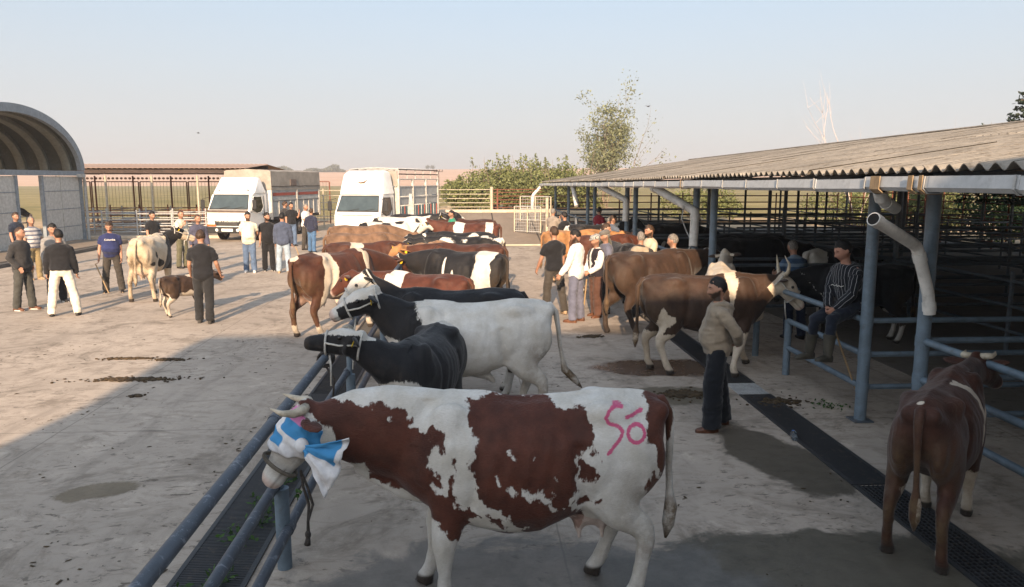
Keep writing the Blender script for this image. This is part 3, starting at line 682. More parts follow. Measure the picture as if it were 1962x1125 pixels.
# concrete of the yard: tone, wear, stains, joints
def concrete(name, c, stain=.5, wet=False):
    t = NT(name, .85, .25); co = t.coord(True)
    big = t.ramp(t.noise(.28, 5, .6, co), .3, .72); mid = t.ramp(t.noise(1.7, 6, .65, co, .6), .3, .7); fine = t.noise(42, 5, .7, co); grit = t.noise(170, 2, .6, co)
    col = t.mix(big, tuple(x*.80 for x in c), tuple(x*1.10 for x in c))
    col = t.mix(t.math('MULTIPLY', mid, .4), col, tuple(x*.70 for x in c))
    blot = t.ramp(t.noise(.9, 7, .75, co, 1.2), .50, .66)                         # old manure stains
    col = t.mix(t.math('MULTIPLY', blot, .60*stain), col, (.125, .098, .070))
    fleck = t.math('MULTIPLY', t.ramp(t.noise(6.5, 7, .75, co, .5, vec_scale=(.8, 1.5, 1)), .555, .62), t.ramp(t.noise(.55, 4, .6, co), .42, .6))
    col = t.mix(t.math('MULTIPLY', fleck, .75*stain), col, (.07, .055, .04))
    streak = t.ramp(t.noise(1.1, 6, .7, co, .8, vec_scale=(2.2, .5, 1)), .50, .68)
    col = t.mix(t.math('MULTIPLY', streak, .3*stain), col, (.12, .10, .08))
    pale = t.ramp(t.noise(2.6, 5, .7, co, vec_scale=(1, 1, 1)), .56, .70); col = t.mix(t.math('MULTIPLY', pale, .35), col, tuple(min(1, x*1.45) for x in c))
    speck = t.ramp(grit, .54, .66); col = t.mix(t.math('MULTIPLY', speck, .30), col, tuple(x*.5 for x in c))
    sx = t.n('ShaderNodeSeparateXYZ'); t.l(co, sx.inputs[0])
    def joint(s, step, off):
        w = t.math('ABSOLUTE', t.math('SUBTRACT', t.math('FRACT', t.math('MULTIPLY_ADD', s, 1/step, off)), .5)); return t.ramp(w, .0022, .0008)
    wob = t.math('MULTIPLY_ADD', t.noise(1.3, 3, .6, co), .05, -.025)
    j = t.math('MAXIMUM', joint(t.math('ADD', sx.outputs[0], wob), 5.2, .37), joint(t.math('ADD', sx.outputs[1], wob), 6.4, .21))
    col = t.mix(t.math('MULTIPLY', j, .42), col, (.06, .05, .04))
    spot = t.n('ShaderNodeTexVoronoi'); spot.inputs['Scale'].default_value = 7.5; t.l(co, spot.inputs['Vector'])
    sp = t.math('MULTIPLY', t.ramp(t.math('ADD', spot.outputs['Distance'], t.math('MULTIPLY_ADD', fine, .5, -.25)), .16, .05), t.ramp(t.noise(.8, 5, .7, co), .48, .6))
    col = t.mix(t.math('MULTIPLY', sp, .7*stain), col, (.09, .072, .052))
    smear = t.ramp(t.noise(3.4, 7, .72, co, 1.6, vec_scale=(.7, 1.3, 1)), .49, .63); col = t.mix(t.math('MULTIPLY', smear, .34*stain), col, (.17, .135, .10))
    ro = t.math('MULTIPLY_ADD', fine, .25, .68)
    for (cx, cy, rx, ry, an, wc, wr, op) in (wet or ()):   # damp places with soft ragged rims
        dx = t.math('SUBTRACT', sx.outputs[0], cx); dy = t.math('SUBTRACT', sx.outputs[1], cy); ca, sa = math.cos(R(an)), math.sin(R(an))
        u = t.math('MULTIPLY', t.math('ADD', t.math('MULTIPLY', dx, ca), t.math('MULTIPLY', dy, sa)), 1/rx); w = t.math('MULTIPLY', t.math('SUBTRACT', t.math('MULTIPLY', dy, ca), t.math('MULTIPLY', dx, sa)), 1/ry)
        d = t.math('SQRT', t.math('ADD', t.math('MULTIPLY', u, u), t.math('MULTIPLY', w, w))); d = t.math('ADD', d, t.math('MULTIPLY_ADD', t.noise(1.6, 7, .68, co, .5), 1.5, -.75)); k = t.math('MULTIPLY', t.ramp(d, 1.06, .82), op)
        col = t.mix(k, col, t.mix(t.ramp(t.noise(6, 6, .7, co), .3, .7), tuple(x*.7 for x in wc), wc)); ro = t.math('ADD', t.math('MULTIPLY', ro, t.math('SUBTRACT', 1.0, k)), t.math('MULTIPLY', k, t.math('MULTIPLY_ADD', t.noise(5, 4, .6, co), .3, wr - .1)))
    t.color(col); t.rough(ro); t.bump(t.math('ADD', t.math('MULTIPLY', fine, .6), t.math('ADD', t.math('MULTIPLY', grit, .4), t.math('MULTIPLY', fleck, .5))), .45, .012)
    return t.mat
WETS = ((2.75, 10.75, 1.0, .55, 0, (.085, .050, .030), .16, .95), (3.05, 7.1, .42, 1.15, 12, (.085, .072, .052), .38, .9), (2.55, 4.9, 1.7, .62, 0, (.085, .076, .056), .36, .9), (.4, 4.6, 1.9, .9, 0, (.15, .142, .13), .42, .75), (2.7, 9.3, .7, .45, 0, (.10, .082, .05), .6, .8), (-3.35, 6.6, .32, .22, 20, (.19, .15, .10), .8, .85), (1.2, 6.9, .9, .4, 20, (.17, .155, .135), .55, .6), (-.3, 8.6, 1.2, .7, 0, (.16, .14, .12), .6, .6), (2.6, 13.6, .8, .5, 0, (.16, .13, .10), .6, .6))
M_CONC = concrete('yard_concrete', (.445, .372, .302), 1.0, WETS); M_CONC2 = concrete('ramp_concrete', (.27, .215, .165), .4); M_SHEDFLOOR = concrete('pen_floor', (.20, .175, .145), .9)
def field_material():
    t = NT('field', .95, .1); co = t.coord(True); sx = t.n('ShaderNodeSeparateXYZ'); t.l(co, sx.inputs[0]); y = sx.outputs[1]
    a = t.mix(t.ramp(t.noise(.09, 6, .65, co, 1), .35, .68), (.21, .175, .075), (.34, .265, .13)); a = t.mix(t.ramp(t.noise(.6, 6, .7, co, vec_scale=(.5, 2, 1)), .45, .7), a, (.13, .13, .05))
    sand = t.mix(t.ramp(t.noise(.5, 5, .6, co), .3, .7), (.40, .29, .18), (.50, .37, .24))
    near = t.ramp(t.math('ADD', y, t.math('MULTIPLY_ADD', t.noise(.12, 4, .6, co), 14, -7)), 60, 52); col = t.mix(near, a, sand)
    plow = t.mix(t.ramp(t.noise(.02, 5, .6, co, vec_scale=(.4, 2, 1)), .3, .7), (.52, .33, .22), (.58, .39, .27))
    far = t.ramp(t.math('ADD', y, t.math('MULTIPLY_ADD', t.noise(.006, 3, .5, co), 90, -45)), 318, 322)
    col = t.mix(far, col, plow); t.color(col); t.bump(t.noise(3, 5, .7, co), .6, .15); return t.mat
M_FIELD = field_material()

def field_z(x, y):
    s = lambda a, b, v: (lambda t: t*t*(3-2*t))(max(0, min(1, (v-a)/(b-a))))
    z = -.12 + 12.0*s(300, 820, y) * (1 + .12*math.sin(x*.004 + 1)) + 3.5*s(500, 900, y)*math.sin(x*.0023)
    z += 1.0 * s(-4.5, -1.5, x) * (1 - s(9, 14, x)) * s(42.2, 43.0, y) * (1 - s(60, 240, y))
    return z
m = MB(); xs = sorted(set([-1600, -1200, -900, -700, -520, -400, -300, -220, -150, -100, -70, -50, -40, -32] + list(range(-26, 30, 2)) + [34, 40, 50, 65, 90, 130, 180, 250, 350, 500, 700, 900, 1200, 1600])); ys = [-60, -10, 20, 40, 42.2, 42.6, 43, 46, 50, 56, 64, 80, 100, 130, 170, 220, 270, 310, 350, 400, 450, 500, 560, 620, 680, 740, 800, 860, 1000, 1300, 2000]
m.add([(x, y, field_z(x, y)) for y in ys for x in xs], [(i*len(xs)+j, i*len(xs)+j+1, (i+1)*len(xs)+j+1, (i+1)*len(xs)+j) for i in range(len(ys)-1) for j in range(len(xs)-1)])
tag(m.build('ground', M_FIELD, smooth=True), kind='structure')
m = MB(); m.box((-30, -14, -.3), (6.2, 42.0, 0)); tag(m.build('yard', M_CONC), kind='structure')
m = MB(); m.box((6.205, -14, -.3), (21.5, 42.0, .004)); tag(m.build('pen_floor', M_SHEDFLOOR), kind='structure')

# market hall behind the camera: it throws the big shade over the near yard
M_HALL = simple('hall_render', (.58, .54, .48), .9, .12, 3); M_HALLROOF = simple('hall_roof', (.10, .09, .085), .7, .2, 4)
hall = empty('market_hall', (-1.0, -7.6, 0), 0, 'long rendered market hall behind the viewpoint that shades the near yard', 'building')
m = MB(); m.box((-6.1, -9.5, 0), (24, -.6, 7.40)); m.build('wall', M_HALL, hall)
m = MB(); m.box((-6.48, -10, 7.405), (24.4, -.02, 7.72)); m.build('roof', M_HALLROOF, hall)
for i in range(5):
    m = MB(); m.box((-4.6 + i*5.2, -.595, 1.6), (-1.8 + i*5.2, -.55, 3.6)); w = m.build('window', simple('dark_glass', (.03, .035, .04), .1, .1), hall)
    m = MB(); m.box((-4.7 + i*5.2, -.598, 1.5), (-1.7 + i*5.2, -.50, 1.595)); m.build('sill', M_HALL, w)
m = MB(); m.box((-5.2, -.595, 0), (6, 1.0, 1.1)); plat = m.build('viewing_platform', M_CONC2, loc=(0, -1.3, 0)); tag(plat, 'raised concrete loading platform under the viewpoint in front of the hall', 'platform')

# ---- metal finishes
def painted_steel(name, c, wear=(.16, .15, .14), amount=.5, rough=.45):
    t = NT(name, rough, .4); co = t.coord(True); f = t.noise(7, 5, .65, co)
    col = t.mix(t.ramp(f, .3, .7), tuple(x*.78 for x in c), tuple(min(1, x*1.15) for x in c))
    col = t.mix(t.math('MULTIPLY', t.ramp(t.noise(13, 6, .75, co, 1), .54, .66), amount), col, wear)
    t.color(col); t.rough(t.math('MULTIPLY_ADD', f, .3, rough - .1)); t.bump(t.noise(60, 3, .6, co), .15, .004); return t.mat
M_RAIL = painted_steel('rail_blue_grey', (.062, .072, .088), (.22, .24, .27), .75); M_POST = painted_steel('post_blue_grey', (.13, .172, .21), (.10, .10, .10), .4)
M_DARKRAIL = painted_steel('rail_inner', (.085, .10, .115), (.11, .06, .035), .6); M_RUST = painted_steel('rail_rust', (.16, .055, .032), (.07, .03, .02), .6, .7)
M_CREAM = painted_steel('cream_paint', (.40, .345, .26), (.2, .15, .10), .5); M_GALV = painted_steel('galvanised', (.36, .36, .35), (.2, .19, .18), .5); M_PVC = simple('pvc_pipe', (.60, .575, .53), .5, .12, 7, dirt=((.16, .14, .11), .6))
M_GUT = simple('gutter_metal', (.46, .47, .47), .5, .12, 5, dirt=((.15, .14, .12), .55)); M_GRATE = painted_steel('grate_iron', (.032, .032, .034), (.09, .075, .055), .6, .5); M_VOID_SHADE = simple('void_shade', (.012, .011, .010), .9, .3)

# ---- left tie rail with posts (cattle are tied on both sides)
RX = -1.36
tie = empty('tie_rail_fence', (RX, 3.0, 0), 0, 'scuffed blue grey three rail tie fence running back between two rows of cattle', 'fence')
def lp(o, root): o.matrix_parent_inverse = root.matrix_world.inverted() if False else Matrix.Translation(-root.location); return o
for z, r, dx in ((1.10, .039, 0), (.62, .037, -.02), (.30, .037, .06)):
    for y0, y1 in ((.4, 9.0), (9.01, 17.5), (17.51, 26.0)): lp(rod('rail', (RX + dx, y0, z), (RX + dx, y1, z), r, M_RAIL, tie, 14), tie)
for i, y in enumerate((2.1, 5.15, 8.3, 11.5, 14.7, 17.9, 21.1, 24.3)):
    lp(rod('post', (RX + .02, y, 0), (RX + .02, y, .60), .052, M_POST, tie, 14), tie); lp(rod('upright', (RX + .01, y, .60), (RX + .01, y, 1.08), .030, M_POST, tie, 12), tie)

for y in (2.1, 5.15, 8.3, 11.5, 14.7):
    for z, dx in ((1.10, 0), (.62, -.02), (.30, .06)):
        m = MB(); m.tube([(dx, y - 3.0 - .045, z), (dx, y - 3.0 + .045, z)], .045, 14); m.build('clamp', M_RAIL, tie, 40)
# ---- drain grates: frame, black sheet painting the shade below, cross bars
def grate(name, x0, x1, y0, y1, pitch, label, along=False, bar=.012, group=None, z=.006, diag=False):
    g = empty(name, ((x0+x1)/2, y0, 0), 0, label, 'drain grate', group)
    m = MB(); m.box((x0-(x0+x1)/2, 0, .001), (x1-(x0+x1)/2, y1-y0, .003)); m.build('pit_shade', M_VOID_SHADE, g)
    m = MB(); h = (x1-x0)/2
    for sx in (-1, 1): m.box((sx*h - .018, 0, .002), (sx*h + .018, y1-y0, .016))
    m.build('frame', M_GRATE, g)
    n = int((y1-y0)/pitch); me = MB(); me.box((-h + .018, -bar/2, .003), (h - .018, bar/2, .013)); bmsh = me.mesh('bar', M_GRATE)
    if n <= 300:
        for i in range(n): link('bar', bmsh, g, loc=(0, (i+.5)*pitch, 0))
    else:
        b = MB()
        for i in range(n):
            yy = (i+.5)*pitch; b.box((-h + .018, yy - bar/2, .003), (h - .018, yy + bar/2, .013))
        o = b.build('bar', M_GRATE, g); o['kind'] = 'stuff'
    if along:
        q = MB(); q.box((-.004, 0, .004), (.004, y1-y0, .0145)); qm = q.mesh('long_bar', M_GRATE)
        for i in range(1, 9): link('long_bar', qm, g, loc=(-h + 2*h*i/9, 0, 0))
    return g
grate('drain_grate', -2.06, -1.56, 3.0, 9.6, .024, 'dark slotted drain grate with weeds beside the tie fence')
grate('drain_grate', -2.06, -1.56, 9.62, 22.0, .06, 'far stretch of slotted drain grate under the tied cattle')
grate('drain_grate', 3.46, 3.84, 6.35, 9.25, .021, 'wet black slotted drain grate with a plastic bottle beside it', bar=.012)
grate('drain_grate', 3.46, 3.84, 2.5, 6.33, .048, 'meshed drain grate under the hooves of the dark red cow', along=True, bar=.007)
grate('drain_grate', 3.46, 3.84, 9.80, 16.0, .045, 'far drain grate running under the horned brown cow', bar=.016)
m = MB(); m.box((3.45, 9.27, .001), (3.85, 9.79, .012)); pl = m.build('drain_cover', M_GALV); tag(pl, 'short chequered steel drain cover between two stretches of grate', 'drain cover')
for i in range(10):
    for j in range(8):
        mm = _ROD.setdefault('chk', MB().box((-.018, -.004, 0), (.018, .004, .004)).mesh('chequer', M_GALV)); o = link('chequer', mm, pl, loc=(3.47 + j*.046 + .01*(i % 2), 9.30 + i*.05, .012)); o.rotation_euler = (0, 0, R(45 if (i + j) % 2 else -45))

# ---- cattle shed on the right
def gz(y): return 2.70 - .0068*y                     # the eave falls a little towards the back
SHED_Y = (0.4, 1.5, 7.1, 8.17, 13.7, 14.8, 20.3, 21.4, 27.0, 28.6, 34.2, 39.4); ROWS = (4.47, 8.6, 12.6, 16.4, 20.0)
shed = empty('cattle_shed', (0, 0, 0), 0, 'long open cattle shed with grey corrugated roof, white gutter and blue grey posts', 'shed')
def roof_z(x, y): return gz(y) + .10 + (x - 3.95)*.142 if x <= 12 else gz(y) + .10 + (12-3.95)*.142 - (x-12)*.142
for i, X in enumerate(ROWS):
    for y in SHED_Y:
        r = .066 if i == 0 else .052
        if i == 0: rod('post', (X, y, .004), (X, y, gz(y) + .085), r, M_POST, shed, 16)
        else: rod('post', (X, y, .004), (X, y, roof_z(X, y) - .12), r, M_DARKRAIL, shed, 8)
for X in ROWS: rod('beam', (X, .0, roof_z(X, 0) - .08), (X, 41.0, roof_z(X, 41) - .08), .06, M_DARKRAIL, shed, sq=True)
for y in SHED_Y:
    rod('rafter', (3.95, y, roof_z(3.95, y) - .05), (12, y, roof_z(12, y) - .05), (.04, .045), M_DARKRAIL, shed, sq=True); rod('rafter', (12, y, roof_z(12, y) - .05), (20.4, y, roof_z(20.4, y) - .05), (.04, .045), M_DARKRAIL, shed, sq=True)
def fibre_cement():
    t = NT('fibre_cement', .9, .15); co = t.coord(True); a = t.ramp(t.noise(.8, 6, .7, co, .5), .3, .7); b = t.noise(9, 6, .7, co)
    col = t.mix(a, (.18, .163, .14), (.285, .255, .215)); col = t.mix(t.math('MULTIPLY', t.ramp(b, .5, .66), .7), col, (.11, .09, .065)); col = t.mix(t.math('MULTIPLY', t.ramp(t.noise(4, 5, .7, co, vec_scale=(.4, 2, 1)), .56, .7), .45), col, (.40, .34, .26))
    t.color(col); t.bump(t.noise(35, 5, .7, co), .5, .02); return t.mat
M_FC = fibre_cement()
# corrugated sheets: 6 waves wide, rows lapped like scales
NW, PITCH_W = 6, .177
def sheet_mesh(L):
    m = MB(); n = NW*8 + 1; rows_ = []
    for zt in (0, .008):
        for x in (0, L): rows_.append([(x, (j/8)*PITCH_W, .028*math.cos(2*math.pi*j/8) + zt) for j in range(n)])
    vs = [p for r in rows_ for p in r]; fs = []
    for j in range(n-1):
        fs += [(j, j+1, n+j+1, n+j), (2*n+j, 3*n+j, 3*n+j+1, 2*n+j+1), (j, 2*n+j, 2*n+j+1, j+1), (n+j, n+j+1, 3*n+j+1, 3*n+j)]
    m.add(vs, fs); return m.mesh('roof_sheet', M_FC, 60)
SL = 2.15; SHM = sheet_mesh(SL); W_ = NW*PITCH_W; nrow = 4; ang = math.atan(.142); rr = random.Random(5)
ncol = int(41.2 / W_)
for side in (0, 1):
    for r_ in range(nrow):
        for c in range(ncol):
            y = -.2 + c*W_; d = r_*2.02; x0 = 3.78 + d*math.cos(ang) if not side else 20.25 - d*math.cos(ang)
            zz = roof_z(3.95, y) + .062 + d*math.sin(ang) + .010*(r_ % 2 == 0) + rr.uniform(-.006, .006)
            if side and c % 1: continue
            o = link('roof_sheet', SHM, shed, loc=(x0 + rr.uniform(-.02, .02), y if not side else y + W_, zz + r_*.004))
            o.rotation_euler = (math.atan(-.0068), -ang - .006, rr.uniform(-.004, .004)) if not side else (-math.atan(-.0068), -ang - .006, math.pi)
# ridge capping
for c in range(21): lp(rod('ridge_cap', (12, -.2 + c*1.96, roof_z(12, -.2 + c*1.96) + .14), (12, -.2 + c*1.96 + 1.99, roof_z(12, c*1.96 + 1.7) + .14), (.16, .035), M_FC, shed, sq=False, n=10), shed)
# gutter: open troughs in lengths, with brackets
def trough(L):
    m = MB(); prof = [(-.085, .125), (-.095, .03), (-.06, -.005), (.05, -.005), (.075, .03), (.075, .125)]; inn = [(p[0]*.93, p[1] + (.006 if p[1] < .1 else 0)) for p in prof][::-1]
    loop = prof + inn; m.loft([[(p[0], y, p[1]) for p in loop] for y in (0, L)]); return m.mesh('gutter_length', M_GUT)
GM = trough(1.03)
for c in range(40):
    y = -.1 + c*1.03; o = link('gutter_length', GM, shed, loc=(3.86, y, gz(y) - .015 + rr.uniform(-.008, .008))); o.rotation_euler = (math.atan(-.0068) + rr.uniform(-.006, .006), 0, rr.uniform(-.006, .006))
    m_ = _ROD.setdefault('brk', MB().loft([[(-.100, q, .13), (-.108, q, .028), (-.066, q, -.014), (.056, q, -.014), (.085, q, .03), (.085, q, .13), (.078, q, .13), (.078, q, .032), (.052, q, -.008), (-.062, q, -.008), (-.101, q, .03), (-.093, q, .13)] for q in (0, .022)]).mesh('gutter_bracket', M_GALV)); link('gutter_bracket', m_, shed, loc=(3.86, y + rr.uniform(-.05, .05), gz(y) - .015))
for i, (y, w) in enumerate(((6.80, .16), (6.28, .07), (6.14, .05), (13.4, .05))):   # brown repair bands on the gutter
    m = MB(); m.loft([[(-.112, q, .14), (-.12, q, .02), (-.07, q, -.02), (.06, q, -.02), (.06, q, -.014), (-.066, q, -.014), (-.112, q, .026), (-.104, q, .14)] for q in (0, w)]); m.build('repair_band', simple('tape_brown', (.27, .19, .11), .7, .25, 10), shed, loc=(3.86, y, gz(y) - .015))
# down pipes
def pipe(pts, r=.062, label=None, name='downpipe', sockets=()):
    p = empty(name, pts[0], 0, label, 'pipe', 'downpipes of the cattle shed'); o0 = Vector(pts[0]); pts = [Vector(q) - o0 for q in pts]
    fine = [pts[0]]
    for i in range(1, len(pts)-1):
        a, b, c = pts[i-1], pts[i], pts[i+1]; d1 = (b-a).normalized(); d2 = (c-b).normalized(); fine += [b - d1*.07, b - d1*.025 + d2*.012, b + d2*.025 - d1*.012, b + d2*.07]
    fine.append(pts[-1]); m = MB(); rings = MB(); m.tube(fine, r, 16); 
    d = (pts[1]-pts[0]).normalized(); m.build('pipe', M_PVC, p, 50)
    k = MB(); k.tube([pts[0] - d*.004, pts[0] + d*.09], r*1.13, 16); k.build('socket', M_PVC, p, 50)
    k = MB(); k.tube([pts[0] - d*.006, pts[0] - d*.0065], r*.95, 16); k.build('bore_shade', M_VOID_SHADE, p)  # black disc paints the shaded inside of the open end
    for i in range(1, len(pts)-1):
        d = (pts[i+1]-pts[i]).normalized(); k = MB(); k.tube([pts[i] + d*.075, pts[i] + d*.16], r*1.12, 16); k.build('socket', M_PVC, p, 50)
    return p
pipe([at_y(1674, 420, 6.62), at_y(1757, 472, 6.98), at_y(1779, 565, 7.02), at_y(1781, 602, 7.02)], .056, 'broken white downpipe with open end jutting up beside the nearest post')
pipe([Vector((3.88, 7.02, gz(7) - .02)), at_y(1690, 384, 7.05), at_y(1716, 400, 7.2)], .056, 'short white pipe stub hanging under the gutter above the broken downpipe')
pipe([Vector((3.9, 16.0, gz(16) - .01)), at_y(1332, 405, 14.72), at_y(1328, 472, 14.62)], .085, 'long white downpipe slanting to the post behind the brown bull')
pipe([Vector((3.9, 22.6, gz(22) - .01)), at_y(1200, 384, 21.2), at_y(1198, 424, 21.2)], .085, 'white downpipe slanting to the second pair of posts')
pipe([Vector((3.95, 29.0, gz(29))), Vector((3.98, 28.6, 2.1)), Vector((4.02, 28.4, 1.75))], .085, 'short cream pipe hanging straight down from the far gutter')
pipe([Vector((3.9, 40.9, gz(41))), Vector((3.4, 40.8, 1.9)), Vector((3.38, 40.8, 1.2))], .085, 'cream downpipe at the far end of the gutter')
m = MB(); m.tube([at_y(1310, 395, 14.9), at_y(1306, 420, 14.9), at_y(1316, 445, 14.9), at_y(1325, 462, 14.7)], .012, 6); tag(m.build('hanging_cable', M_GALV), 'thin white cable looping beside the slanting downpipe', 'cable')
# pens: front fence lengths, alley fences, inner fences
PZ = (1.17, .78, .40)
def fence(name, label, rails, posts=(), mat=M_POST, r=.036, n=12, pr=.05, group='pen fences of the cattle shed', cat='fence'):
    f = empty(name, (rails[0][0][0], rails[0][0][1], 0), 0, label, cat, group)
    for a, b in rails: lp(rod('rail', a, b, r, mat, f, n), f)
    for p, h in posts: lp(rod('post', (p[0], p[1], p[2] if len(p) > 2 else .004), (p[0], p[1], h), pr, mat, f, n), f)
    return f
X0 = 4.47
fence('pen_fence', 'nearest blue grey pen fence beside the dark red cow', [((X0, .4, z), (X0, 7.05, z)) for z in PZ], [((X0, 3.6), 1.17)])
fence('pen_fence', 'blue grey pen fence that the young man sits on', [((X0, 8.2, 1.17), (X0, 13.65, 1.17)), ((X0, 8.2, .78), (X0, 10.24, .78)), ((X0, 8.2, .40), (X0, 10.24, .40))], [((X0, 10.24), .79), ((X0, 11.4), .79)])
fence('pen_fence', 'pen fence behind the brown bull between the first and second post pairs', [((X0, 14.85, z), (X0, 20.25, z)) for z in PZ], [((X0, 17.3), 1.17)])
fence('pen_fence', 'far pen fence behind the group of men', [((X0, 21.45, z), (X0, 26.95, z)) for z in PZ], [((X0, 24.0), 1.17)])
fence('pen_fence', 'farthest pen fence near the back end of the shed', [((X0, 28.65, z), (X0, 39.3, z)) for z in PZ], [((X0, 31.4), 1.17), ((X0, 36.5), 1.17)])
ords = ('nearest', 'second', 'third', 'fourth', 'fifth', 'sixth')
for i in range(6):
    for j in (0, 1):
        y = SHED_Y[2*i + j]
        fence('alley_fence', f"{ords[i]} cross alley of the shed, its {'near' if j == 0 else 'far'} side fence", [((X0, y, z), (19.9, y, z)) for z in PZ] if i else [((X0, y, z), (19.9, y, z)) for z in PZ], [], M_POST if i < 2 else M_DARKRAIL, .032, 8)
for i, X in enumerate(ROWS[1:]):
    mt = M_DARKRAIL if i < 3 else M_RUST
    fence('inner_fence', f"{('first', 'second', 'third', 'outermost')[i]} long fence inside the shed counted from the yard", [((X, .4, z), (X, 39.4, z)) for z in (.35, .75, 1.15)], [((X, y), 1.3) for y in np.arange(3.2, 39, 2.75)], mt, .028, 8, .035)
for i, y in enumerate((4.0, 10.8, 17.4, 24.0)):
    fence('pen_divider', f"{('first','second','third','fourth','fifth','sixth','seventh','eighth','ninth','tenth','eleventh')[i]} tall dark pen divider inside the shed from the camera", [((8.6, y, z), (19.9, y, z)) for z in (.4, .8, 1.2, 1.6)], [((x, y), 1.7) for x in (10.6, 14.5, 18.2)], M_DARKRAIL, .026, 8, .035)
for y in (7.1, 8.17, 13.7, 14.8):
    for z in PZ: m = MB(); m.tube([(X0, y, z - .055), (X0, y, z + .055)], .0715, 16); m.build('collar', M_POST, shed, 40)
    m = MB(); m.box((X0 - .11, y - .11, .005), (X0 + .11, y + .11, .02)); bp_ = m.build('base_plate', M_DARKRAIL, shed)
# the back side of the shed: rusty high fence with verticals against the light
bk = fence('back_fence', 'rusty barred fence closing the far side of the shed', [((20.6, 1, z), (20.6, 41, z)) for z in (.3, .6, .9, 1.2, 1.5, 1.8, 2.1)], [((20.6, y), 2.2) for y in np.arange(1, 41.5, 1.35)], M_RUST, .024, 8, .03)
fence('end_fence', 'dark five rail fence closing the far end of the shed', [((4.6, 41.3, z), (20.4, 41.3, z)) for z in (.45, .8, 1.15, 1.5, 1.85)], [((x, 41.3), 2.0) for x in np.arange(4.7, 20.5, 1.75)], M_RUST, .03, 8, .04)

# ---- ramp and fences at the back of the yard
m = MB(); m.add([(-6.0, 31.7, 0), (4.35, 31.7, 0), (4.35, 39.8, 1.0), (-6.0, 39.8, 1.0), (4.35, 42.5, 1.0), (-6.0, 42.5, 1.0), (-6, 31.7, -.2), (4.35, 31.7, -.2), (4.35, 42.5, -.2), (-6, 42.5, -.2)], [(0,1,2,3), (3,2,4,5), (0,6,7,1), (1,7,8,4,2), (0,3,5,9,6), (5,4,8,9), (6,9,8,7)])
tag(m.build('ramp', M_CONC2), kind='structure')
M_KERB = simple('lime_kerb', (.50, .41, .31), .9, .15, 3, dirt=((.25, .19, .13), .5))
m = MB(); m.box((-4.4, 40.2, 1.001), (4.3, 40.5, 1.16)); tag(m.build('kerb', M_KERB, bevel=.02), kind='structure')
m = MB(); m.box((-4.4, 31.45, .001), (4.3, 31.69, .06)); tag(m.build('kerb', M_KERB, bevel=.02), kind='structure')
for i, x in enumerate((1.15, 3.05)): # dark joints across the ramp
    m = MB(); L_ = 8.15; m.box((-.03, 0, -.002), (.03, L_, .004)); o = m.build('ramp_joint', simple('joint_tar', (.05, .042, .035), .9, .2), loc=(x, 31.75, .012)); o.rotation_euler = (math.atan(1/8.1), 0, 0); tag(o, kind='structure')
fence('field_fence', 'cream five rail fence on the bank above the ramp', [((-5.2, 40.8, z), (1.12, 40.8, z)) for z in (1.28, 1.5, 1.73, 1.96, 2.2)], [((-5.2, 40.8, 1.0), 2.25), ((-2.2, 40.8, 1.0), 2.25)], M_CREAM, .02, 8, .04, 'fences round the back of the yard')
fence('field_fence', 'rusty brown rail fence between cream posts and the mesh gates', [((1.25, 40.8, z), (4.3, 40.8, z + .02)) for z in (1.25, 1.45, 1.65, 1.85, 2.05, 2.2)], [((1.18, 40.8, 1.0), 2.3), ((1.5, 40.8, 1.0), 2.25)], M_RUST, .02, 8, .045, 'fences round the back of the yard')
lp(rod('post', (1.18, 40.75, 1.0), (1.18, 40.75, 2.32), .07, M_CREAM, None), empty('x')) if False else None
o = rod('gate_post', (1.18, 40.7, 1.0), (1.18, 40.7, 2.35), .085, M_CREAM); tag(o, 'thick cream gate post on the bank above the ramp', 'post')
def mesh_gate(a, b, z0, h, label):
    a, b = Vector(a), Vector(b); g = empty('mesh_gate', a, 0, label, 'gate', 'mesh gates by the ramp'); n = 3; d = (b-a)
    for t in (0, .5, 1): p = a + d*t; lp(rod('upright', (p.x, p.y, z0), (p.x, p.y, z0 + h), .035, M_CREAM, g), g)
    for z in (z0 + .05, z0 + h*.5, z0 + h): lp(rod('bar', (a.x, a.y, z), (b.x, b.y, z), .02, M_GALV, g), g)
    for i in range(1, 12): p = a + d*(i/12); lp(rod('wire', (p.x, p.y, z0), (p.x, p.y, z0 + h), .006, M_GALV, g, 6), g)
    for i in range(1, 8): lp(rod('wire', (a.x, a.y, z0 + h*i/8), (b.x, b.y, z0 + h*i/8), .006, M_GALV, g, 6), g)
mesh_gate((2.05, 34.6, 0), (3.15, 33.6, 0), .38, 1.15, 'nearer grey mesh gate panel beside the shed end')
mesh_gate((2.5, 37.4, 0), (3.9, 36.4, 0), .72, 1.2, 'farther grey mesh gate panel above the ramp')
o = rod('gate_post', (3.42, 33.4, .2), (3.42, 33.4, 1.95), .07, M_CREAM); tag(o, 'tall cream post where the mesh gates end at the shed corner', 'post')
fence('sorting_rail', 'grey steel handrails leading into the far end of the shed', [((3.75, 26.4, 1.1), (4.35, 31.0, 1.25)), ((3.75, 26.4, .65), (4.35, 31.0, .8))], [((3.75, 26.4), 1.12), ((4.05, 28.7), 1.2), ((4.35, 31), 1.3)], M_GALV, .03, 8, .035, 'fences round the back of the yard')
# leaning grey gate wing by the white truck
m = MB(); m.prism([(-2.62, 32.2, .35), (-2.30, 32.0, .35), (-2.40, 32.1, 2.15), (-2.52, 32.15, 2.15)], (0, .05, 0)); o = m.build('gate_wing', M_GALV); tag(o, 'narrow grey metal gate wing standing beside the cattle truck', 'gate')

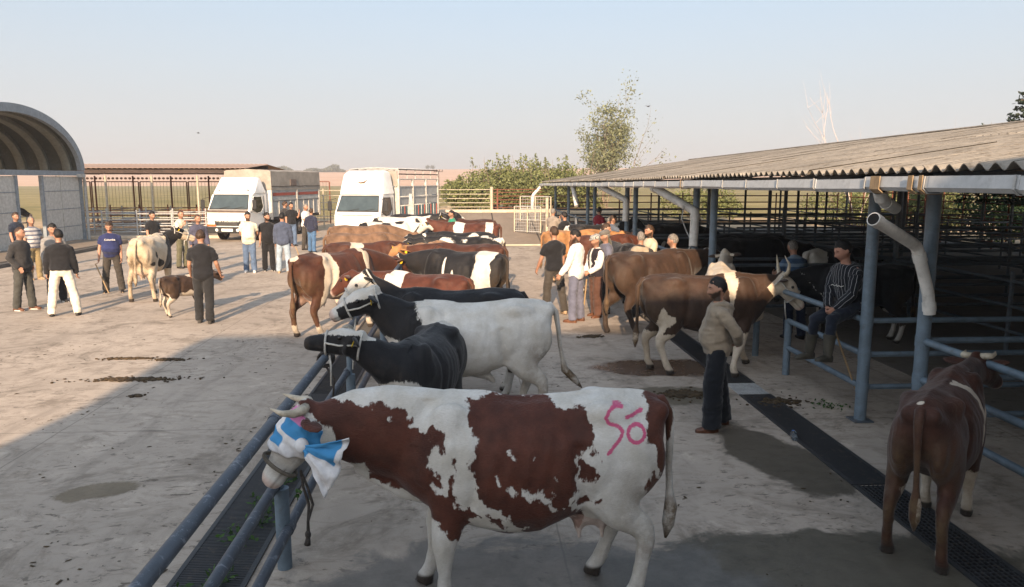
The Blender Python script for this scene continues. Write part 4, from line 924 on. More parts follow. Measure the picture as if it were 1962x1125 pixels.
# ---- barrel vaulted hangar on the left
HX, HY0, HY1, HS, HR = -17.0, 25.3, 34.7, 3.12, 2.28
M_VAULT_SHADED = painted_steel('vault_steel_shaded', (.05, .053, .045), (.16, .15, .13), .5, .5); M_RIB_LIT = painted_steel('vault_rib_lit', (.16, .16, .135), (.2, .18, .14), .5, .5); M_PANEL = painted_steel('hangar_panel', (.44, .435, .41), (.30, .27, .22), .22, .4); M_HFRAME = painted_steel('hangar_frame', (.20, .23, .26), (.12, .11, .10), .4)  # vault dark, ribs pale: shade and lit bands put into the two colours
hang = empty('barrel_hangar', (HX, (HY0+HY1)/2, 0), 0, 'grey steel hangar with ribbed barrel vault roof open at the front', 'hangar')
def arc(q, x, grow=0): a = math.pi*q; return Vector((x, -math.cos(a)*((HY1-HY0)/2 + grow), HS + math.sin(a)*(HR + grow)))
m = MB(); nx, na = 90, 40; v = []
for i in range(nx + 1):
    x = -i*10.0/nx; g = .04*math.cos(2*math.pi*(-x)/.95)
    v.append([arc(j/na, x, g) for j in range(na + 1)])
m.loft(v, closed=False, caps=False); m2 = m; m2.loft([[p + Vector((0, 0, .03)) for p in r] for r in v], closed=False, caps=False); m.build('vault', M_VAULT_SHADED, hang, True)
for k in range(10):   # ribs inside the vault, their lit bands painted in as a paler colour
    x_ = -.55 - k*.95; m = MB(); m.loft([[arc(j/na, x_ + dx_, g_) for dx_, g_ in ((-.17, .16), (-.17, -.20), (0, -.27), (.17, -.20), (.17, .16))] for j in range(na + 1)]); m.build('vault_rib_lit', M_RIB_LIT, hang, 50)
m = MB(); m.loft([[arc(j/na, x, g) for x, g in ((.06, -.16), (.06, .16), (-.12, .16), (-.12, -.16))] for j in range(na + 1)]); m.build('front_arch', M_HFRAME, hang, 40)
m = MB(); m.box((-.12, -4.75, HS - .22), (.08, 4.75, HS - .02)); m.build('header', M_HFRAME, hang)
for k, (y0, y1) in enumerate(((-4.7, -3.2), (-3.17, -1.7), (-1.67, -.35), (1.5, 2.85), (2.9, 4.35))):
    m = MB(); m.box((-.05, y0, .15), (-.01, y1, HS - .25)); pn = m.build('wall_panel', M_PANEL, hang)
    for q in range(3): m = MB(); m.box((-.012, y0, .75 + q*.75), (.006, y1, .78 + q*.75)); m.build('seam', M_HFRAME, pn)
for y in (-4.7, -.30, 1.45, 4.5): m = MB(); m.box((-.08, y - .06, 0), (.05, y + .06, HS - .23)); m.build('column', M_HFRAME, hang)
m = MB(); m.tube([(.12, 4.62, .1), (.12, 4.62, HS - .5), (.2, 4.4, HS - .25)], .06, 10); m.build('downpipe', M_GALV, hang, 40)
m = MB(); m.box((.1, 4.0, HS - .28), (.34, 4.3, HS - .14)); m.build('floodlight', M_GALV, hang)
for x in (-10.0,):
    m = MB(); m.box((x, -4.7, 0), (x + .1, -.4, HS)); m.build('rear_wall', M_PANEL, hang); m = MB(); m.box((x, 2.2, 0), (x + .1, 4.7, HS)); m.build('rear_wall', M_PANEL, hang)
m = MB(); m.prism([arc(j/24, -10.0, -.02) for j in range(25)], (.1, 0, 0)); m.build('rear_light_stop', M_PANEL, hang)  # closing panel added out of sight to keep light out of the vault
m = MB(); m.box((-17.6, 20, .001), (-14.85, 33.8, .16)); tag(m.build('pavement', M_CONC2, bevel=.02), kind='structure')
m = MB(); m.box((-14.845, 20, .001), (-14.6, 30.8, .12)); tag(m.build('kerb', painted_steel('kerb_dark', (.10, .09, .08), (.2, .17, .13), .5, .8), bevel=.015), kind='structure')
fence('hangar_gate', 'low grey rail gate inside the hangar opening below the cow head', [((-18.0, 29.6, z), (-18.0, 32.0, z)) for z in (.4, .7, 1.0, 1.25)], [((-18, 29.6), 1.3), ((-18, 32), 1.3)], M_GALV, .025, 8, .035, 'fences round the back of the yard', 'gate')

# ---- open shed and pens behind the hangar
M_ROOFL = simple('roof_tile_sheet', (.34, .235, .18), .8, .25, 6, dirt=((.42, .32, .24), .5)); M_DKBEAM = simple('dark_beam', (.05, .035, .03), .8, .3)
ls = empty('pen_shelter', (-18, 43, 0), 0, 'long low pen shelter with red ribbed roof on slim posts behind the hangar', 'shelter')
def lroof(side):
    L = 4.55; m = MB(); n = 8
    rows_ = [[(j/8*.25, y, .03*abs(math.sin(math.pi*j/8)) + zt) for j in range(n + 1)] for zt in (0, .012) for y in (0, L)]
    vs = [p for r in rows_ for p in r]; k = n + 1; fs = []
    for j in range(n): fs += [(j, j+1, k+j+1, k+j), (2*k+j, 3*k+j, 3*k+j+1, 2*k+j+1), (j, 2*k+j, 2*k+j+1, j+1), (k+j, k+j+1, 3*k+j+1, 3*k+j)]
    m.add(vs, fs); return m.mesh('roof_rib', M_ROOFL, 60)
LRM = lroof(0)
for i in range(56):
    o = link('roof_rib', LRM, ls, loc=(-7.2 + i*.25, -3.9, 3.28)); o.rotation_euler = (math.atan(.26/4.4), 0, 0)
    o = link('roof_rib', LRM, ls, loc=(-7.2 + (i+1)*.25, 4.9, 3.28)); o.rotation_euler = (math.atan(.26/4.4), 0, math.pi)
for y, z in ((-3.7, 3.14), (.5, 3.40), (4.7, 3.14)): m = MB(); m.box((-7.2, y - .06, z - .1), (6.8, y + .06, z + .08)); m.build('beam', M_DKBEAM, ls)
for i in range(7):
    x = -6.9 + i*2.25
    if x > 7: break
    m = MB(); m.tube([(x, -3.7, 0), (x, -3.7, 2.92)], .055, 10); m.build('post', M_CREAM, ls, 40)
    m = MB(); m.tube([(x, 4.7, 0), (x, 4.7, 2.95)], .05, 8); m.build('post', M_RUST, ls, 40)
    m = MB(); m.prism([(x - .03, -3.8, 3.0), (x - .03, .5, 3.0), (x - .03, .5, 3.3), (x - .03, -3.8, 3.1)], (.06, 0, 0)); m.build('truss', M_DKBEAM, ls)
for k in range(56): # scalloped edge board at the back
    m = _ROD.setdefault('scal', MB().ball((0, 0, 0), (.09, .02, .07), 10, 5).mesh('scallop', M_ROOFL)); link('scallop', m, ls, loc=(-7.1 + k*.25, 4.75, 2.80))
for i, x in enumerate(np.arange(-26, -9, 2.9)): # tall mesh frames at the back of the shelter
    g = empty('wire_fence', (x, 48.2, 0), 0, f"{('first','second','third','fourth','fifth','sixth')[i]} tall wire mesh panel behind the pen shelter from the left", 'fence', 'wire mesh panels behind the shelter')
    for a in (0, 2.8): lp(rod('upright', (x + a, 48.2, 0), (x + a, 48.2, 2.6), .04, M_RUST, g, 8), g)
    for z in (.1, 2.6): lp(rod('bar', (x, 48.2, z), (x + 2.8, 48.2, z), .03, M_RUST, g, 8), g)
    for k in range(1, 14): lp(rod('wire', (x + k*.2, 48.2, .1), (x + k*.2, 48.2, 2.6), .007, M_DKBEAM, g, 6), g)
for i, (y, x0, x1) in enumerate(((36.6, -17.2, -12.4), (38.6, -19.5, -11.6), (41.0, -22, -11.5), (44.5, -22, -10.5))):
    fence('pen_rail', f"{('nearest', 'second', 'third', 'farthest')[i]} row of grey pen rails under the shelter", [((x0, y, z), (x1, y, z)) for z in (.3, .58, .86, 1.14)], [((x, y), 1.32) for x in np.arange(x0, x1, 1.6)], M_GALV if i < 2 else M_RUST, .026, 8, .04, 'pen rails under the shelter')
for i, x in enumerate((-19, -16.4, -13.6, -11.6)):
    fence('pen_rail', f"{('first', 'second', 'third', 'fourth')[i]} cross row of pen rails under the shelter from the left", [((x, 36.8, z), (x, 44.5, z)) for z in (.3, .58, .86, 1.14)], [((x, yy), 1.32) for yy in (39.6, 42.8)], M_GALV, .026, 8, .04, 'pen rails under the shelter')
m = MB(); m.box((-26, 36.2, .001), (-11.4, 36.5, .14)); tag(m.build('kerb', M_KERB, bevel=.02), kind='structure')
fence('field_fence', 'thin rail fence between the two trucks', [((-10.5, 45, z), (-4.6, 45, z)) for z in (.6, 1.0, 1.4, 1.8, 2.1)], [((x, 45), 2.2) for x in (-10.5, -8.5, -6.5, -4.6)], M_CREAM, .02, 8, .04, 'fences round the back of the yard')
fence('field_fence', 'rail fence behind the cattle truck on the ramp side', [((-4.5, 42.9, z), (-2.4, 42.9, z)) for z in (1.2, 1.5, 1.8, 2.2)], [((-2.5, 42.9), 2.25)], M_CREAM, .02, 8, .04, 'fences round the back of the yard')
# ------------------------------------------------------------------ vegetation and far things
def leaf_mat(name, c, var=.4):
    t = NT(name, .6, .25); oi = t.n('ShaderNodeNewGeometry'); r = oi.outputs['Random Per Island']
    col = t.mix(r, tuple(x*(1-var) for x in c), tuple(x*(1+var) for x in c)); t.color(col)
    tr = t.n('ShaderNodeBsdfTranslucent'); t.l(col, tr.inputs[0]); mx = t.n('ShaderNodeMixShader'); mx.inputs[0].default_value = .3
    out = t.t.nodes['Material Output']; t.l(t.b.outputs[0], mx.inputs[1]); t.l(tr.outputs[0], mx.inputs[2]); t.l(mx.outputs[0], out.inputs[0]); return t.mat
M_BARK = simple('bark', (.20, .155, .115), .9, .35, 8, bump=.6); M_BARKW = simple('bark_pale', (.46, .38, .34), .8, .2, 8)
M_LEAF1 = leaf_mat('leaf_poplar', (.185, .195, .11)); M_LEAF2 = leaf_mat('leaf_shrub', (.16, .175, .07)); M_LEAF3 = leaf_mat('leaf_dark', (.032, .06, .022)); M_LEAF4 = leaf_mat('needle', (.03, .045, .03)); M_LEAF5 = leaf_mat('weed', (.05, .10, .025))
def leaf(mb, p, s, rg, up=.0):
    d = Vector((rg.gauss(0, 1), rg.gauss(0, 1), rg.gauss(0, 1) + up)).normalized(); q = d.orthogonal().normalized(); q = Matrix.Rotation(rg.uniform(0, 6.28), 3, d) @ q; w = d.cross(q)
    p = Vector(p); mb.add([p - q*s*.5, p + w*s*.28, p + q*s*.6, p - w*s*.28], [(0, 1, 2, 3)])
def branchy(root_p, specs, rg, up=.15):
    """limbs as tapered tubes; returns tips"""
    mb = MB(); tips = []
    def grow(p, d, L, r, lev):
        n = 4; pts = [p]; dd = d.copy()
        for i in range(n): dd = (dd + Vector((rg.gauss(0, .09), rg.gauss(0, .09), rg.gauss(0, .04) + .03))).normalized(); pts.append(pts[-1] + dd*(L/n))
        mb.tube(pts, [r*(1 - .7*i/n) for i in range(n + 1)], 7)
        if lev == 0: tips.append(pts[-1]); tips.append(pts[2]); return
        for k in range(specs[lev]):
            i = rg.randint(1, n); b = (dd + Vector((rg.gauss(0, .5), rg.gauss(0, .5), rg.gauss(up, .25)))).normalized(); grow(pts[i], b, L*rg.uniform(.45, .7), r*.45, lev - 1)
        tips.append(pts[-1])
    return mb, tips, grow
def tree(pos, label, h, spread, mat, seed, leaf_s=.17, per=26, group='trees beyond the yard', bark=None, lean=(0, 0), stems=1, bare=False, clump=.35, levels=(0, 4, 4), name='tree', stemr=.10, up=.15):
    rg = random.Random(seed); t = empty(name, pos, 0, label, 'tree', group); mb, tips, grow = branchy(pos, levels, rg, up)
    for s in range(stems):
        a = rg.uniform(0, 6.28); d = Vector((lean[0] + spread*math.cos(a)*.25*(s > 0 or stems > 1), lean[1] + spread*math.sin(a)*.25*(s > 0), 1)).normalized(); grow(Vector((.15*math.cos(a)*s, .15*math.sin(a)*s, 0)), d, h*rg.uniform(.55, .72), stemr*rg.uniform(.8, 1.1), 2)
    mb.build('trunk', bark or M_BARK, t, True)
    if not bare:
        cr = MB()
        for p in tips:
            if p.z < h*.12: continue
            for k in range(int(per*2.4*rg.random()**2)): leaf(cr, p + Vector((rg.gauss(0, clump), rg.gauss(0, clump), rg.gauss(0, clump))), leaf_s*rg.uniform(.7, 1.4), rg)
        cr.build('crown', mat, t)
    return t
def shrub(pos, label, w, h, mat, seed, n=2600, leaf_s=.13, group='shrubs behind the yard', shoots=8, d=None):
    rg = random.Random(seed); t = empty('shrub', pos, 0, label, 'shrub', group); st = MB(); cr = MB(); d = d or w*.6; lobes = []
    for i in range(9): lobes.append((Vector((rg.uniform(-.75, .75)*w, rg.uniform(-.6, .6)*d, h*rg.uniform(.3, .62))), rg.uniform(.3, .5)*h))
    for i in range(shoots): x = rg.uniform(-.85, .85)*w; y = rg.uniform(-.5, .5)*d; st.tube([(x*.3, y*.3, 0), (x*.7, y*.7, h*.4), (x, y, h*.75), (x + rg.gauss(0, .1), y, h*rg.uniform(.85, 1.12))], [.03, .025, .015, .006], 6)
    st.build('stem', M_BARK, t, True)
    for i in range(n):
        c, r = lobes[rg.randrange(9)]; v = Vector((rg.gauss(0, 1), rg.gauss(0, 1), rg.gauss(0, .8))).normalized()*r*rg.uniform(.65, 1.05); p = c + v
        if p.z < .02: continue
        leaf(cr, p, leaf_s*rg.uniform(.7, 1.4), rg)
    for i in range(shoots):
        x = rg.uniform(-.8, .8)*w; y = rg.uniform(-.4, .4)*d; top = h*rg.uniform(.8, 1.15)
        for k in range(60): q = rg.random(); leaf(cr, (x + rg.gauss(0, .16*(1.15 - q)), y + rg.gauss(0, .16), h*.4 + q*(top - h*.4)), leaf_s*rg.uniform(.7, 1.3), rg)
    cr.build('crown', mat, t); return t
def gx(px, Y): return at_y(px, 400, Y).x
tree((gx(1146, 52), 52, .2), 'tall thin poplar with sparse pale leaves behind the shed end', 6.6, .62, M_LEAF1, 14, .15, 40, stems=6, clump=.25, levels=(0, 4, 4), stemr=.06, lean=(-.02, 0), up=.38)
tree((gx(1205, 56), 56, .2), 'half bare sapling leaning right of the poplar', 6.6, .8, M_LEAF1, 29, .16, 5, stems=2, clump=.25, lean=(.25, 0), levels=(0, 3, 3), stemr=.05)
tree((gx(1115, 50), 50, .2), 'low leafy poplar sucker left of the tall poplar', 5.0, .6, M_LEAF1, 31, .15, 14, stems=2, clump=.3, levels=(0, 3, 4), stemr=.05)
for i, (px, Y, w, h, sd, lab, mt) in enumerate(((905, 46.5, 1.7, 1.9, 1, 'low round green shrub at the left end of the thicket', M_LEAF2), (955, 48, 2.2, 3.0, 2, 'tall green shrub with upright shoots behind the cream fence', M_LEAF2), (1005, 47.5, 1.9, 2.4, 3, 'broad green shrub behind the rusty rails', M_LEAF2), (1045, 49, 2.0, 3.1, 4, 'tall loose green shrub beside the end of the shed roof', M_LEAF2), (1090, 50.5, 1.9, 2.3, 5, 'green shrub behind the far end fence of the shed', M_LEAF2))):
    shrub((gx(px, Y), Y, field_z(gx(px, Y), Y)), lab, w, h, mt, sd, n=6500, leaf_s=.17, shoots=14)
for i, (x, y, w, h, mt, lab) in enumerate(((6.5, 52, 2.5, 1.9, M_LEAF2, 'low scrub behind the far end of the shed'), (24.5, 47, 3.2, 2.6, M_LEAF2, 'second clump of low scrub behind the shed end'), (16, 52, 3.0, 2.3, M_LEAF2, 'bright green bush beyond the back of the shed, farthest'), (23.8, 41.5, 2.4, 2.4, M_LEAF2, 'bright green bush beyond the back of the shed, middle'), (23.8, 36.5, 2.4, 2.6, M_LEAF2, 'bright green bush beyond the back of the shed, nearest'), (23.6, 31.4, 2.6, 3.0, M_LEAF3, 'dark evergreen hedge bush right behind the shed'), (24.0, 27.0, 2.6, 3.1, M_LEAF3, 'dark evergreen hedge bush at the right edge behind the shed'))):
    shrub((x, y, 0), lab, w, h, mt, 40 + i, n=4200, leaf_s=.17, shoots=8, group='bushes round the shed')
tree((gx(1645, 40), 40, 0), 'bare pale tree with thin white branches behind the shed roof, larger', 7.6, .9, M_LEAF1, 17, bare=True, bark=M_BARKW, stems=3, levels=(0, 3, 3), stemr=.034)
tree((gx(1740, 44), 44, 0), 'bare pale tree behind the shed roof, smaller and farther right', 6.4, .7, M_LEAF1, 23, bare=True, bark=M_BARKW, stems=2, levels=(0, 2, 3), stemr=.025)
def cedar(pos, h, label, seed):
    rg = random.Random(seed); t = empty('conifer', pos, 0, label, 'tree', 'trees beyond the yard'); m = MB(); m.tube([(0, 0, 0), (0, 0, h*.6), (.05, 0, h)], [.2, .12, .03], 9); cr = MB()
    for k in range(16):
        z = h*(.3 + .68*k/16); a0 = rg.uniform(0, 6.28)
        for q in range(5):
            a = a0 + q*1.257 + rg.gauss(0, .2); L = (h - z)*.42 + .5; tip = Vector((math.cos(a)*L, math.sin(a)*L, z + .05*L)); m.tube([(0, 0, z), tip*.5 + Vector((0, 0, z*.5 + .06)), tip], [.045, .03, .008], 6)
            for s in range(90): f = rg.uniform(.15, 1); p = Vector((0, 0, z)).lerp(tip, f); leaf(cr, p + Vector((rg.gauss(0, .13*L*.5), rg.gauss(0, .13*L*.5), rg.gauss(0, .05))), .16, rg, 1.2)
    m.build('trunk', M_BARK, t, True); cr.build('crown', M_LEAF4, t); return t
c = at_y(1985, 300, 27); cedar((c.x, 27, 0), 6.2, 'dark cedar tree poking in at the right edge above the roof', 3)
shrub((at_y(1888, 300, 38).x, 38, 2.4), 'tiny dark treetop just above the roof ridge near the right edge', .5, 3.0, M_LEAF3, 77, n=500, shoots=3, group='bushes round the shed')
# far belt of trees, lone far trees, power mast
M_FAR = leaf_mat('leaf_far', (.10, .105, .075), .25)
rg = random.Random(8)
def far_wood():
    m = MB()
    for i in range(5200):
        px = rg.uniform(488, 662); t = (px - 488)/174; Y = 640 + rg.uniform(-25, 25); top = 331 - (8 + 4.5*math.sin(t*9) + 3*math.sin(t*23) - 6*max(0, .25 - t) * 2) * (1 if t < .93 else .5)
        p = at_y(px, rg.uniform(top, 336), Y); leaf(m, p, rg.uniform(1.2, 2.6), rg)
    return m
tag(far_wood().build('far_wood', M_FAR), 'hazy belt of trees on the horizon behind the trucks', 'wood', kind='stuff')
for i, px in enumerate((819, 829)):
    b = at_y(px, 328, 800); t = empty('far_tree', (b.x, 800, field_z(b.x, 800)), 0, f"tiny lone tree on the horizon, {('left', 'right')[i]} of a pair behind the cattle truck", 'tree', 'lone trees on the horizon'); m = MB()
    for k in range(260): v = Vector((rg.gauss(0, 1.1), rg.gauss(0, 1), 2.6 + rg.gauss(0, .9))); leaf(m, v, .9, rg)
    m.build('crown', M_FAR, t); m = MB(); m.tube([(0, 0, 0), (0, 0, 2.4)], [.2, .12], 6); m.build('trunk', M_BARK, t)
b = at_y(840, 372, 130); mast = empty('power_mast', (b.x, 130, 0), 0, 'small brown lattice power mast in the field behind the truck', 'mast')
for sx in (-.22, .22): m = MB(); m.tube([(sx, 0, -.2), (sx*.3, 0, 4.2)], .045, 6); m.build('leg', M_DKBEAM, mast)
for k in range(7): m = MB(); w = .22*(1 - k/10); m.tube([(-w, 0, k*.58), (w*.9, 0, k*.58 + .5)], .025, 5); m.build('brace', M_DKBEAM, mast)
m = MB(); m.box((-.75, -.05, 3.95), (.75, .05, 4.05)); m.build('cross_arm', M_DKBEAM, mast)
for x in (-.7, -.25, .25, .7): m = MB(); m.tube([(x, 0, 4.05), (x, 0, 4.35)], .06, 6); m.build('insulator', M_DKBEAM, mast)
# two birds
for i, (px, py, D, s, lab) in enumerate(((1242, 204, 60, .55, 'small dark bird gliding right of the poplar'), (380, 255, 45, .28, 'tiny dark bird in the sky above the shelter'))):
    p = at_y(px, py, D); b = empty('bird', p, R(30), lab, 'bird', 'birds in the sky'); m = MB(); m.ball((0, 0, 0), (.28*s, .09*s, .08*s), 10, 6)
    m.add([(.1*s, .03*s, .02*s), (.0, .45*s, .16*s), (-.12*s, .75*s, .10*s), (-.15*s, .40*s, .10*s), (-.12*s, .03*s, .02*s)], [(0, 1, 3, 4), (1, 2, 3)]); m.add([(.1*s, -.03*s, .02*s), (.0, -.45*s, .16*s), (-.12*s, -.75*s, .10*s), (-.15*s, -.40*s, .10*s), (-.12*s, -.03*s, .02*s)], [(0, 4, 3, 1), (1, 3, 2)]); m.add([(-.2*s, 0, .01*s), (-.45*s, .1*s, 0), (-.45*s, -.1*s, 0)], [(0, 1, 2)])
    m.build('body', simple('bird_dark', (.05, .045, .045), .8, .2), b)
# ------------------------------------------------------------------ trucks
def car_paint(name, c):
    t = NT(name, .3, .5); f = t.noise(3, 5, .6); col = t.mix(t.ramp(f, .35, .75), c, tuple(x*.86 for x in c)); col = t.mix(t.math('MULTIPLY', t.ramp(t.noise(8, 6, .7), .58, .75), .25), col, (.35, .28, .2)); t.color(col); t.b.inputs['Coat Weight'].default_value = .4; t.b.inputs['Coat Roughness'].default_value = .15; return t.mat
M_CABW = car_paint('cab_white', (.74, .73, .70)); M_GLASS = simple('windscreen', (.045, .06, .062), .08, .2, 2, spec=.7); M_BLACKP = simple('black_plastic', (.022, .022, .023), .55, .2, 8); M_TYRE = simple('tyre', (.022, .021, .02), .85, .25, 12); M_RIM = simple('rim', (.22, .2, .18), .5, .3, 10)
M_LAMP = simple('head_lamp', (.65, .66, .66), .12, .1, 5, spec=.7); M_AMBER = simple('indicator', (.55, .12, .03), .25, .1, 5); M_TRUCKW = painted_steel('truck_frame', (.44, .42, .38), (.2, .16, .12), .5); M_TARP = simple('tarpaulin', (.275, .245, .21), .8, .16, 3, bump=.4); M_SIDE = painted_steel('truck_side_grey', (.36, .37, .36), (.25, .2, .15), .5, .5); M_REDS = painted_steel('truck_red', (.30, .055, .035), (.2, .1, .07), .5); M_TEAL = painted_steel('truck_teal', (.10, .21, .21), (.2, .17, .13), .5, .5); M_CHASSIS = simple('chassis', (.035, .03, .028), .8, .3, 6); M_PLATE = simple('number_plate', (.68, .66, .6), .5, .1); M_SEAT = simple('cab_trim', (.10, .11, .11), .8, .2)
def txt(s, size, mat, parent, loc, rot, name='lettering', ext=.004, width=None):
    cu = bpy.data.curves.new('t', 'FONT'); cu.body = s; cu.size = size; cu.extrude = ext; cu.align_x = 'CENTER'; cu.align_y = 'CENTER'
    o = bpy.data.objects.new('t', cu); TS.collection.objects.link(o); vl = TS.view_layers[0]; vl.update(); me = bpy.data.meshes.new_from_object(o.evaluated_get(vl.depsgraph)); bpy.data.objects.remove(o)
    me.materials.clear(); me.materials.append(mat); q = link(name, me, parent, loc=loc); q.rotation_euler = rot
    if width: w = max(v.co.x for v in me.vertices) - min(v.co.x for v in me.vertices); q.scale = (width/w, 1, 1)
    return q
def truck(pos, rz, label, kind):
    t = empty('cattle_truck', (*pos, 0), rz, label, 'truck', 'livestock trucks at the back of the yard')
    hw = 1.02; fx = 1.05  # half width, front of cab ahead of the axle
    # cab shell: side profile lofted across the width, with rounded front corners
    prof = [(fx - .02, .62), (fx, .95), (fx - .02, 1.28), (fx - .10, 1.42), (fx - .42, 2.06), (fx - .62, 2.14), (-.58, 2.14), (-.66, 2.05), (-.66, .62)]
    m = MB(); ring = []
    for y, ins, s in ((-hw, .05, .985), (-hw + .03, .012, .998), (-hw + .10, 0, 1), (hw - .10, 0, 1), (hw - .03, .012, .998), (hw, .05, .985)):
        ring.append([(x - (ins if x > 0 else 0), y*(1 - .05*max(0, (z - 1.4)/.75)), z) for x, z in prof])
    m.loft(ring); cab = m.build('cab', M_CABW, t, 35, bevel=.012)
    # windscreen, slightly proud
    def wp(z, y, o=.012): # point on the screen plane
        f = (z - 1.42)/(2.06 - 1.42); x = fx - .10 - .32*f; return (x + o*.9, y*(1 - .05*(z - 1.4)/.75), z + o*.45)
    m = MB(); yy = hw - .13; P = [wp(1.46, -yy), wp(1.46, yy), wp(1.75, yy*1.005), wp(1.98, yy - .02), wp(2.03, yy - .08), wp(2.03, -yy + .08), wp(1.98, -yy + .02), wp(1.75, -yy*1.005)]; m.prism(P, (.006, 0, .003)); ws = m.build('windscreen', M_GLASS, cab)
    m = MB(); P2 = [wp(1.41, -yy - .05, .010), wp(1.41, yy + .05, .010), wp(2.07, yy - .01, .010), wp(2.07, -yy + .01, .010)]; m.prism(P2, (.004, 0, .002)); m.build('windscreen_seal', M_BLACKP, cab)
    for y0 in (-.45, .25): m = MB(); m.tube([wp(1.43, y0, .03), wp(1.50, y0 + .28, .03), wp(1.53, y0 + .52, .03)], .009, 6); m.build('wiper', M_BLACKP, cab)
    for s in (-1, 1): # doors: window, handle, mirror
        m = MB(); yv = s*(hw + .003); pw = [(fx - .24, yv, 1.40), (fx - .52, yv*.965, 1.98), (-.18, yv*.965, 1.98), (-.30, yv*.985, 1.50), (-.05, yv, 1.28), (.35, yv, 1.24)]
        m.prism(pw, (0, s*.008, 0)); d = m.build('side_window', simple('side_glass', (.012, .014, .015), .1, .1, spec=.6), cab)
        m = MB(); 
        for a, b in zip(pw, pw[1:] + pw[:1]): m.tube([a, b], .018, 6)
        m.build('window_seal', M_BLACKP if kind == 2 else M_CABW, d)
        m = MB(); m.box((-.34, yv - .01, .66), (-.325, yv + .012 if s > 0 else yv + .006, 2.0)); m.build('door_gap', M_BLACKP, cab)
        m = MB(); m.box((-.28, min(yv, yv + s*.02), 1.16), (-.14, max(yv, yv + s*.02), 1.20)); m.build('door_handle', M_BLACKP, cab)
        m = MB(); m.tube([(fx - .25, yv*.98, 1.95), (fx - .12, s*(hw + .22), 1.9), (fx - .12, s*(hw + .22), 1.35), (fx - .2, yv, 1.3)], .014, 6); mi = m.build('mirror_arm', M_BLACKP, t); m = MB(); m.box((fx - .15, s*(hw + .22) - .09, 1.45), (fx - .09, s*(hw + .22) + .09, 1.85)); m.build('mirror', M_BLACKP, mi, bevel=.02)
    # front panel details
    m = MB(); m.box((fx - .05, -hw + .06, 1.285), (fx + .012, hw - .06, 1.40)); m.build('front_strip', simple('strip_brown', (.10, .075, .065), .5, .15) if kind == 1 else M_CABW, cab, bevel=.02)
    if kind == 1:
        m = MB(); m.box((fx - .04, -hw + .05, .70), (fx + .02, hw - .05, .92)); g = m.build('grille_band', M_BLACKP, cab, bevel=.02)
        for q in range(3): m = MB(); m.box((fx + .015, -.45, .735 + q*.05), (fx + .035, .45, .755 + q*.05)); m.build('grille_bar', simple('grille_grey', (.09, .088, .085), .5, .1), g)
        txt('MITSUBISHI', .11, M_PLATE, g, (fx + .021, 0, .905), (R(90), 0, R(90)), width=1.05)
        for k in range(3): # three lozenges
            a = R(90 + 120*k); c = Vector((fx + .012, .045*math.cos(a), 1.13 + .045*math.sin(a))); u = Vector((0, math.cos(a), math.sin(a))); w = Vector((0, -math.sin(a), math.cos(a))); m = MB(); m.prism([c + u*.045, c + w*.026, c - u*.045, c - w*.026], (.008, 0, 0)); m.build('emblem', M_GALV, cab)
        txt('CANTER', .06, M_GALV, cab, (fx + .012, -.62, 1.12), (R(90), 0, R(90)))
        for s in (-1, 1):
            m = MB(); m.box((fx - .02, min(s*.62, s*.97), .76), (fx + .03, max(s*.62, s*.97), .90)); m.build('headlight', M_LAMP, cab, bevel=.015); m = MB(); m.box((fx - .03, min(s*.58, s*1.0), .68), (fx + .032, max(s*.58, s*1.0), .755)); m.build('indicator', M_AMBER, cab, bevel=.01)
    else:
        for s in (-1, 1): m = MB(); m.box((fx - .02, min(s*.55, s*.95), .72), (fx + .03, max(s*.55, s*.95), .92)); m.build('headlight', M_LAMP, cab, bevel=.02)
        m = MB(); m.tube([(fx + .012, -hw + .08, 1.34), (fx + .02, -hw*.6, 1.28), (fx + .02, hw*.6, 1.28), (fx + .012, hw - .08, 1.34)], .008, 6); m.build('panel_line', M_BLACKP, cab)
    m = MB(); m.box((fx - .15, -hw - .02, .38), (fx + .10, hw + .02, .66)); bp = m.build('bumper', M_BLACKP if kind == 1 else M_CABW, t, bevel=.04); m = MB(); m.box((fx + .10, -.27, .46), (fx + .115, .27, .58)); m.build('number_plate', M_PLATE, bp)
    for s in (-1, 1): m = MB(); m.tube([(fx + .09, s*.5, .52), (fx + .108, s*.5, .52)], .07, 12); m.build('fog_lamp', M_LAMP, bp)
    # wind deflector on the roof
    if kind == 1: rr_ = [(-hw*.98, .10), (-hw*.9, .02), (hw*.9, .02), (hw*.98, .10)]; top = 2.86; pr = lambda i: [(fx - .50 - i, 2.12), (fx - .62 - i, 2.25), (-.05 - i*.3, top - i*1.2), (-.30, top - i*1.4), (-.62, 2.13)]
    else: rr_ = [(-hw*.98, .16), (-hw*.93, .05), (-hw*.75, 0), (hw*.75, 0), (hw*.93, .05), (hw*.98, .16)]; top = 3.12; pr = lambda i: [(fx - .46 - i, 2.12), (fx - .52 - i, 2.35), (.30 - i*.5, top - .12 - i*1.1), (.05, top - i*1.3), (-.5, top - i*1.5), (-.64, 2.13)]
    m = MB(); m.loft([[(x, y*(1 - .10*max(0, (z - 2.2)/.8)), z) for x, z in pr(i)] for y, i in rr_]); df = m.build('wind_deflector', M_CABW, t, 40, bevel=.02)
    if kind == 1:
        for s in (-.7, .7): m = MB(); m.tube([(fx - .585, s, 2.27), (fx - .555, s, 2.29)], .05, 10); m.build('marker_lamp', M_GALV, df)
    else: # small dark emblem in flight on the deflector
        n = Vector((.42, 0, .3)); m = MB(); b = Vector((.43, 0, 2.66)); q = lambda y, z: Vector((b.x - z*.285 + .02, y, b.z + z)); m.add([q(-.26, .02), q(-.05, -.03), q(.10, .0), q(.27, .10), q(.12, -.08), q(-.06, -.09)], [(0, 1, 5), (1, 2, 4, 5), (2, 3, 4)]); m.build('emblem', simple('emblem_brown', (.10, .06, .035), .6, .2), df)
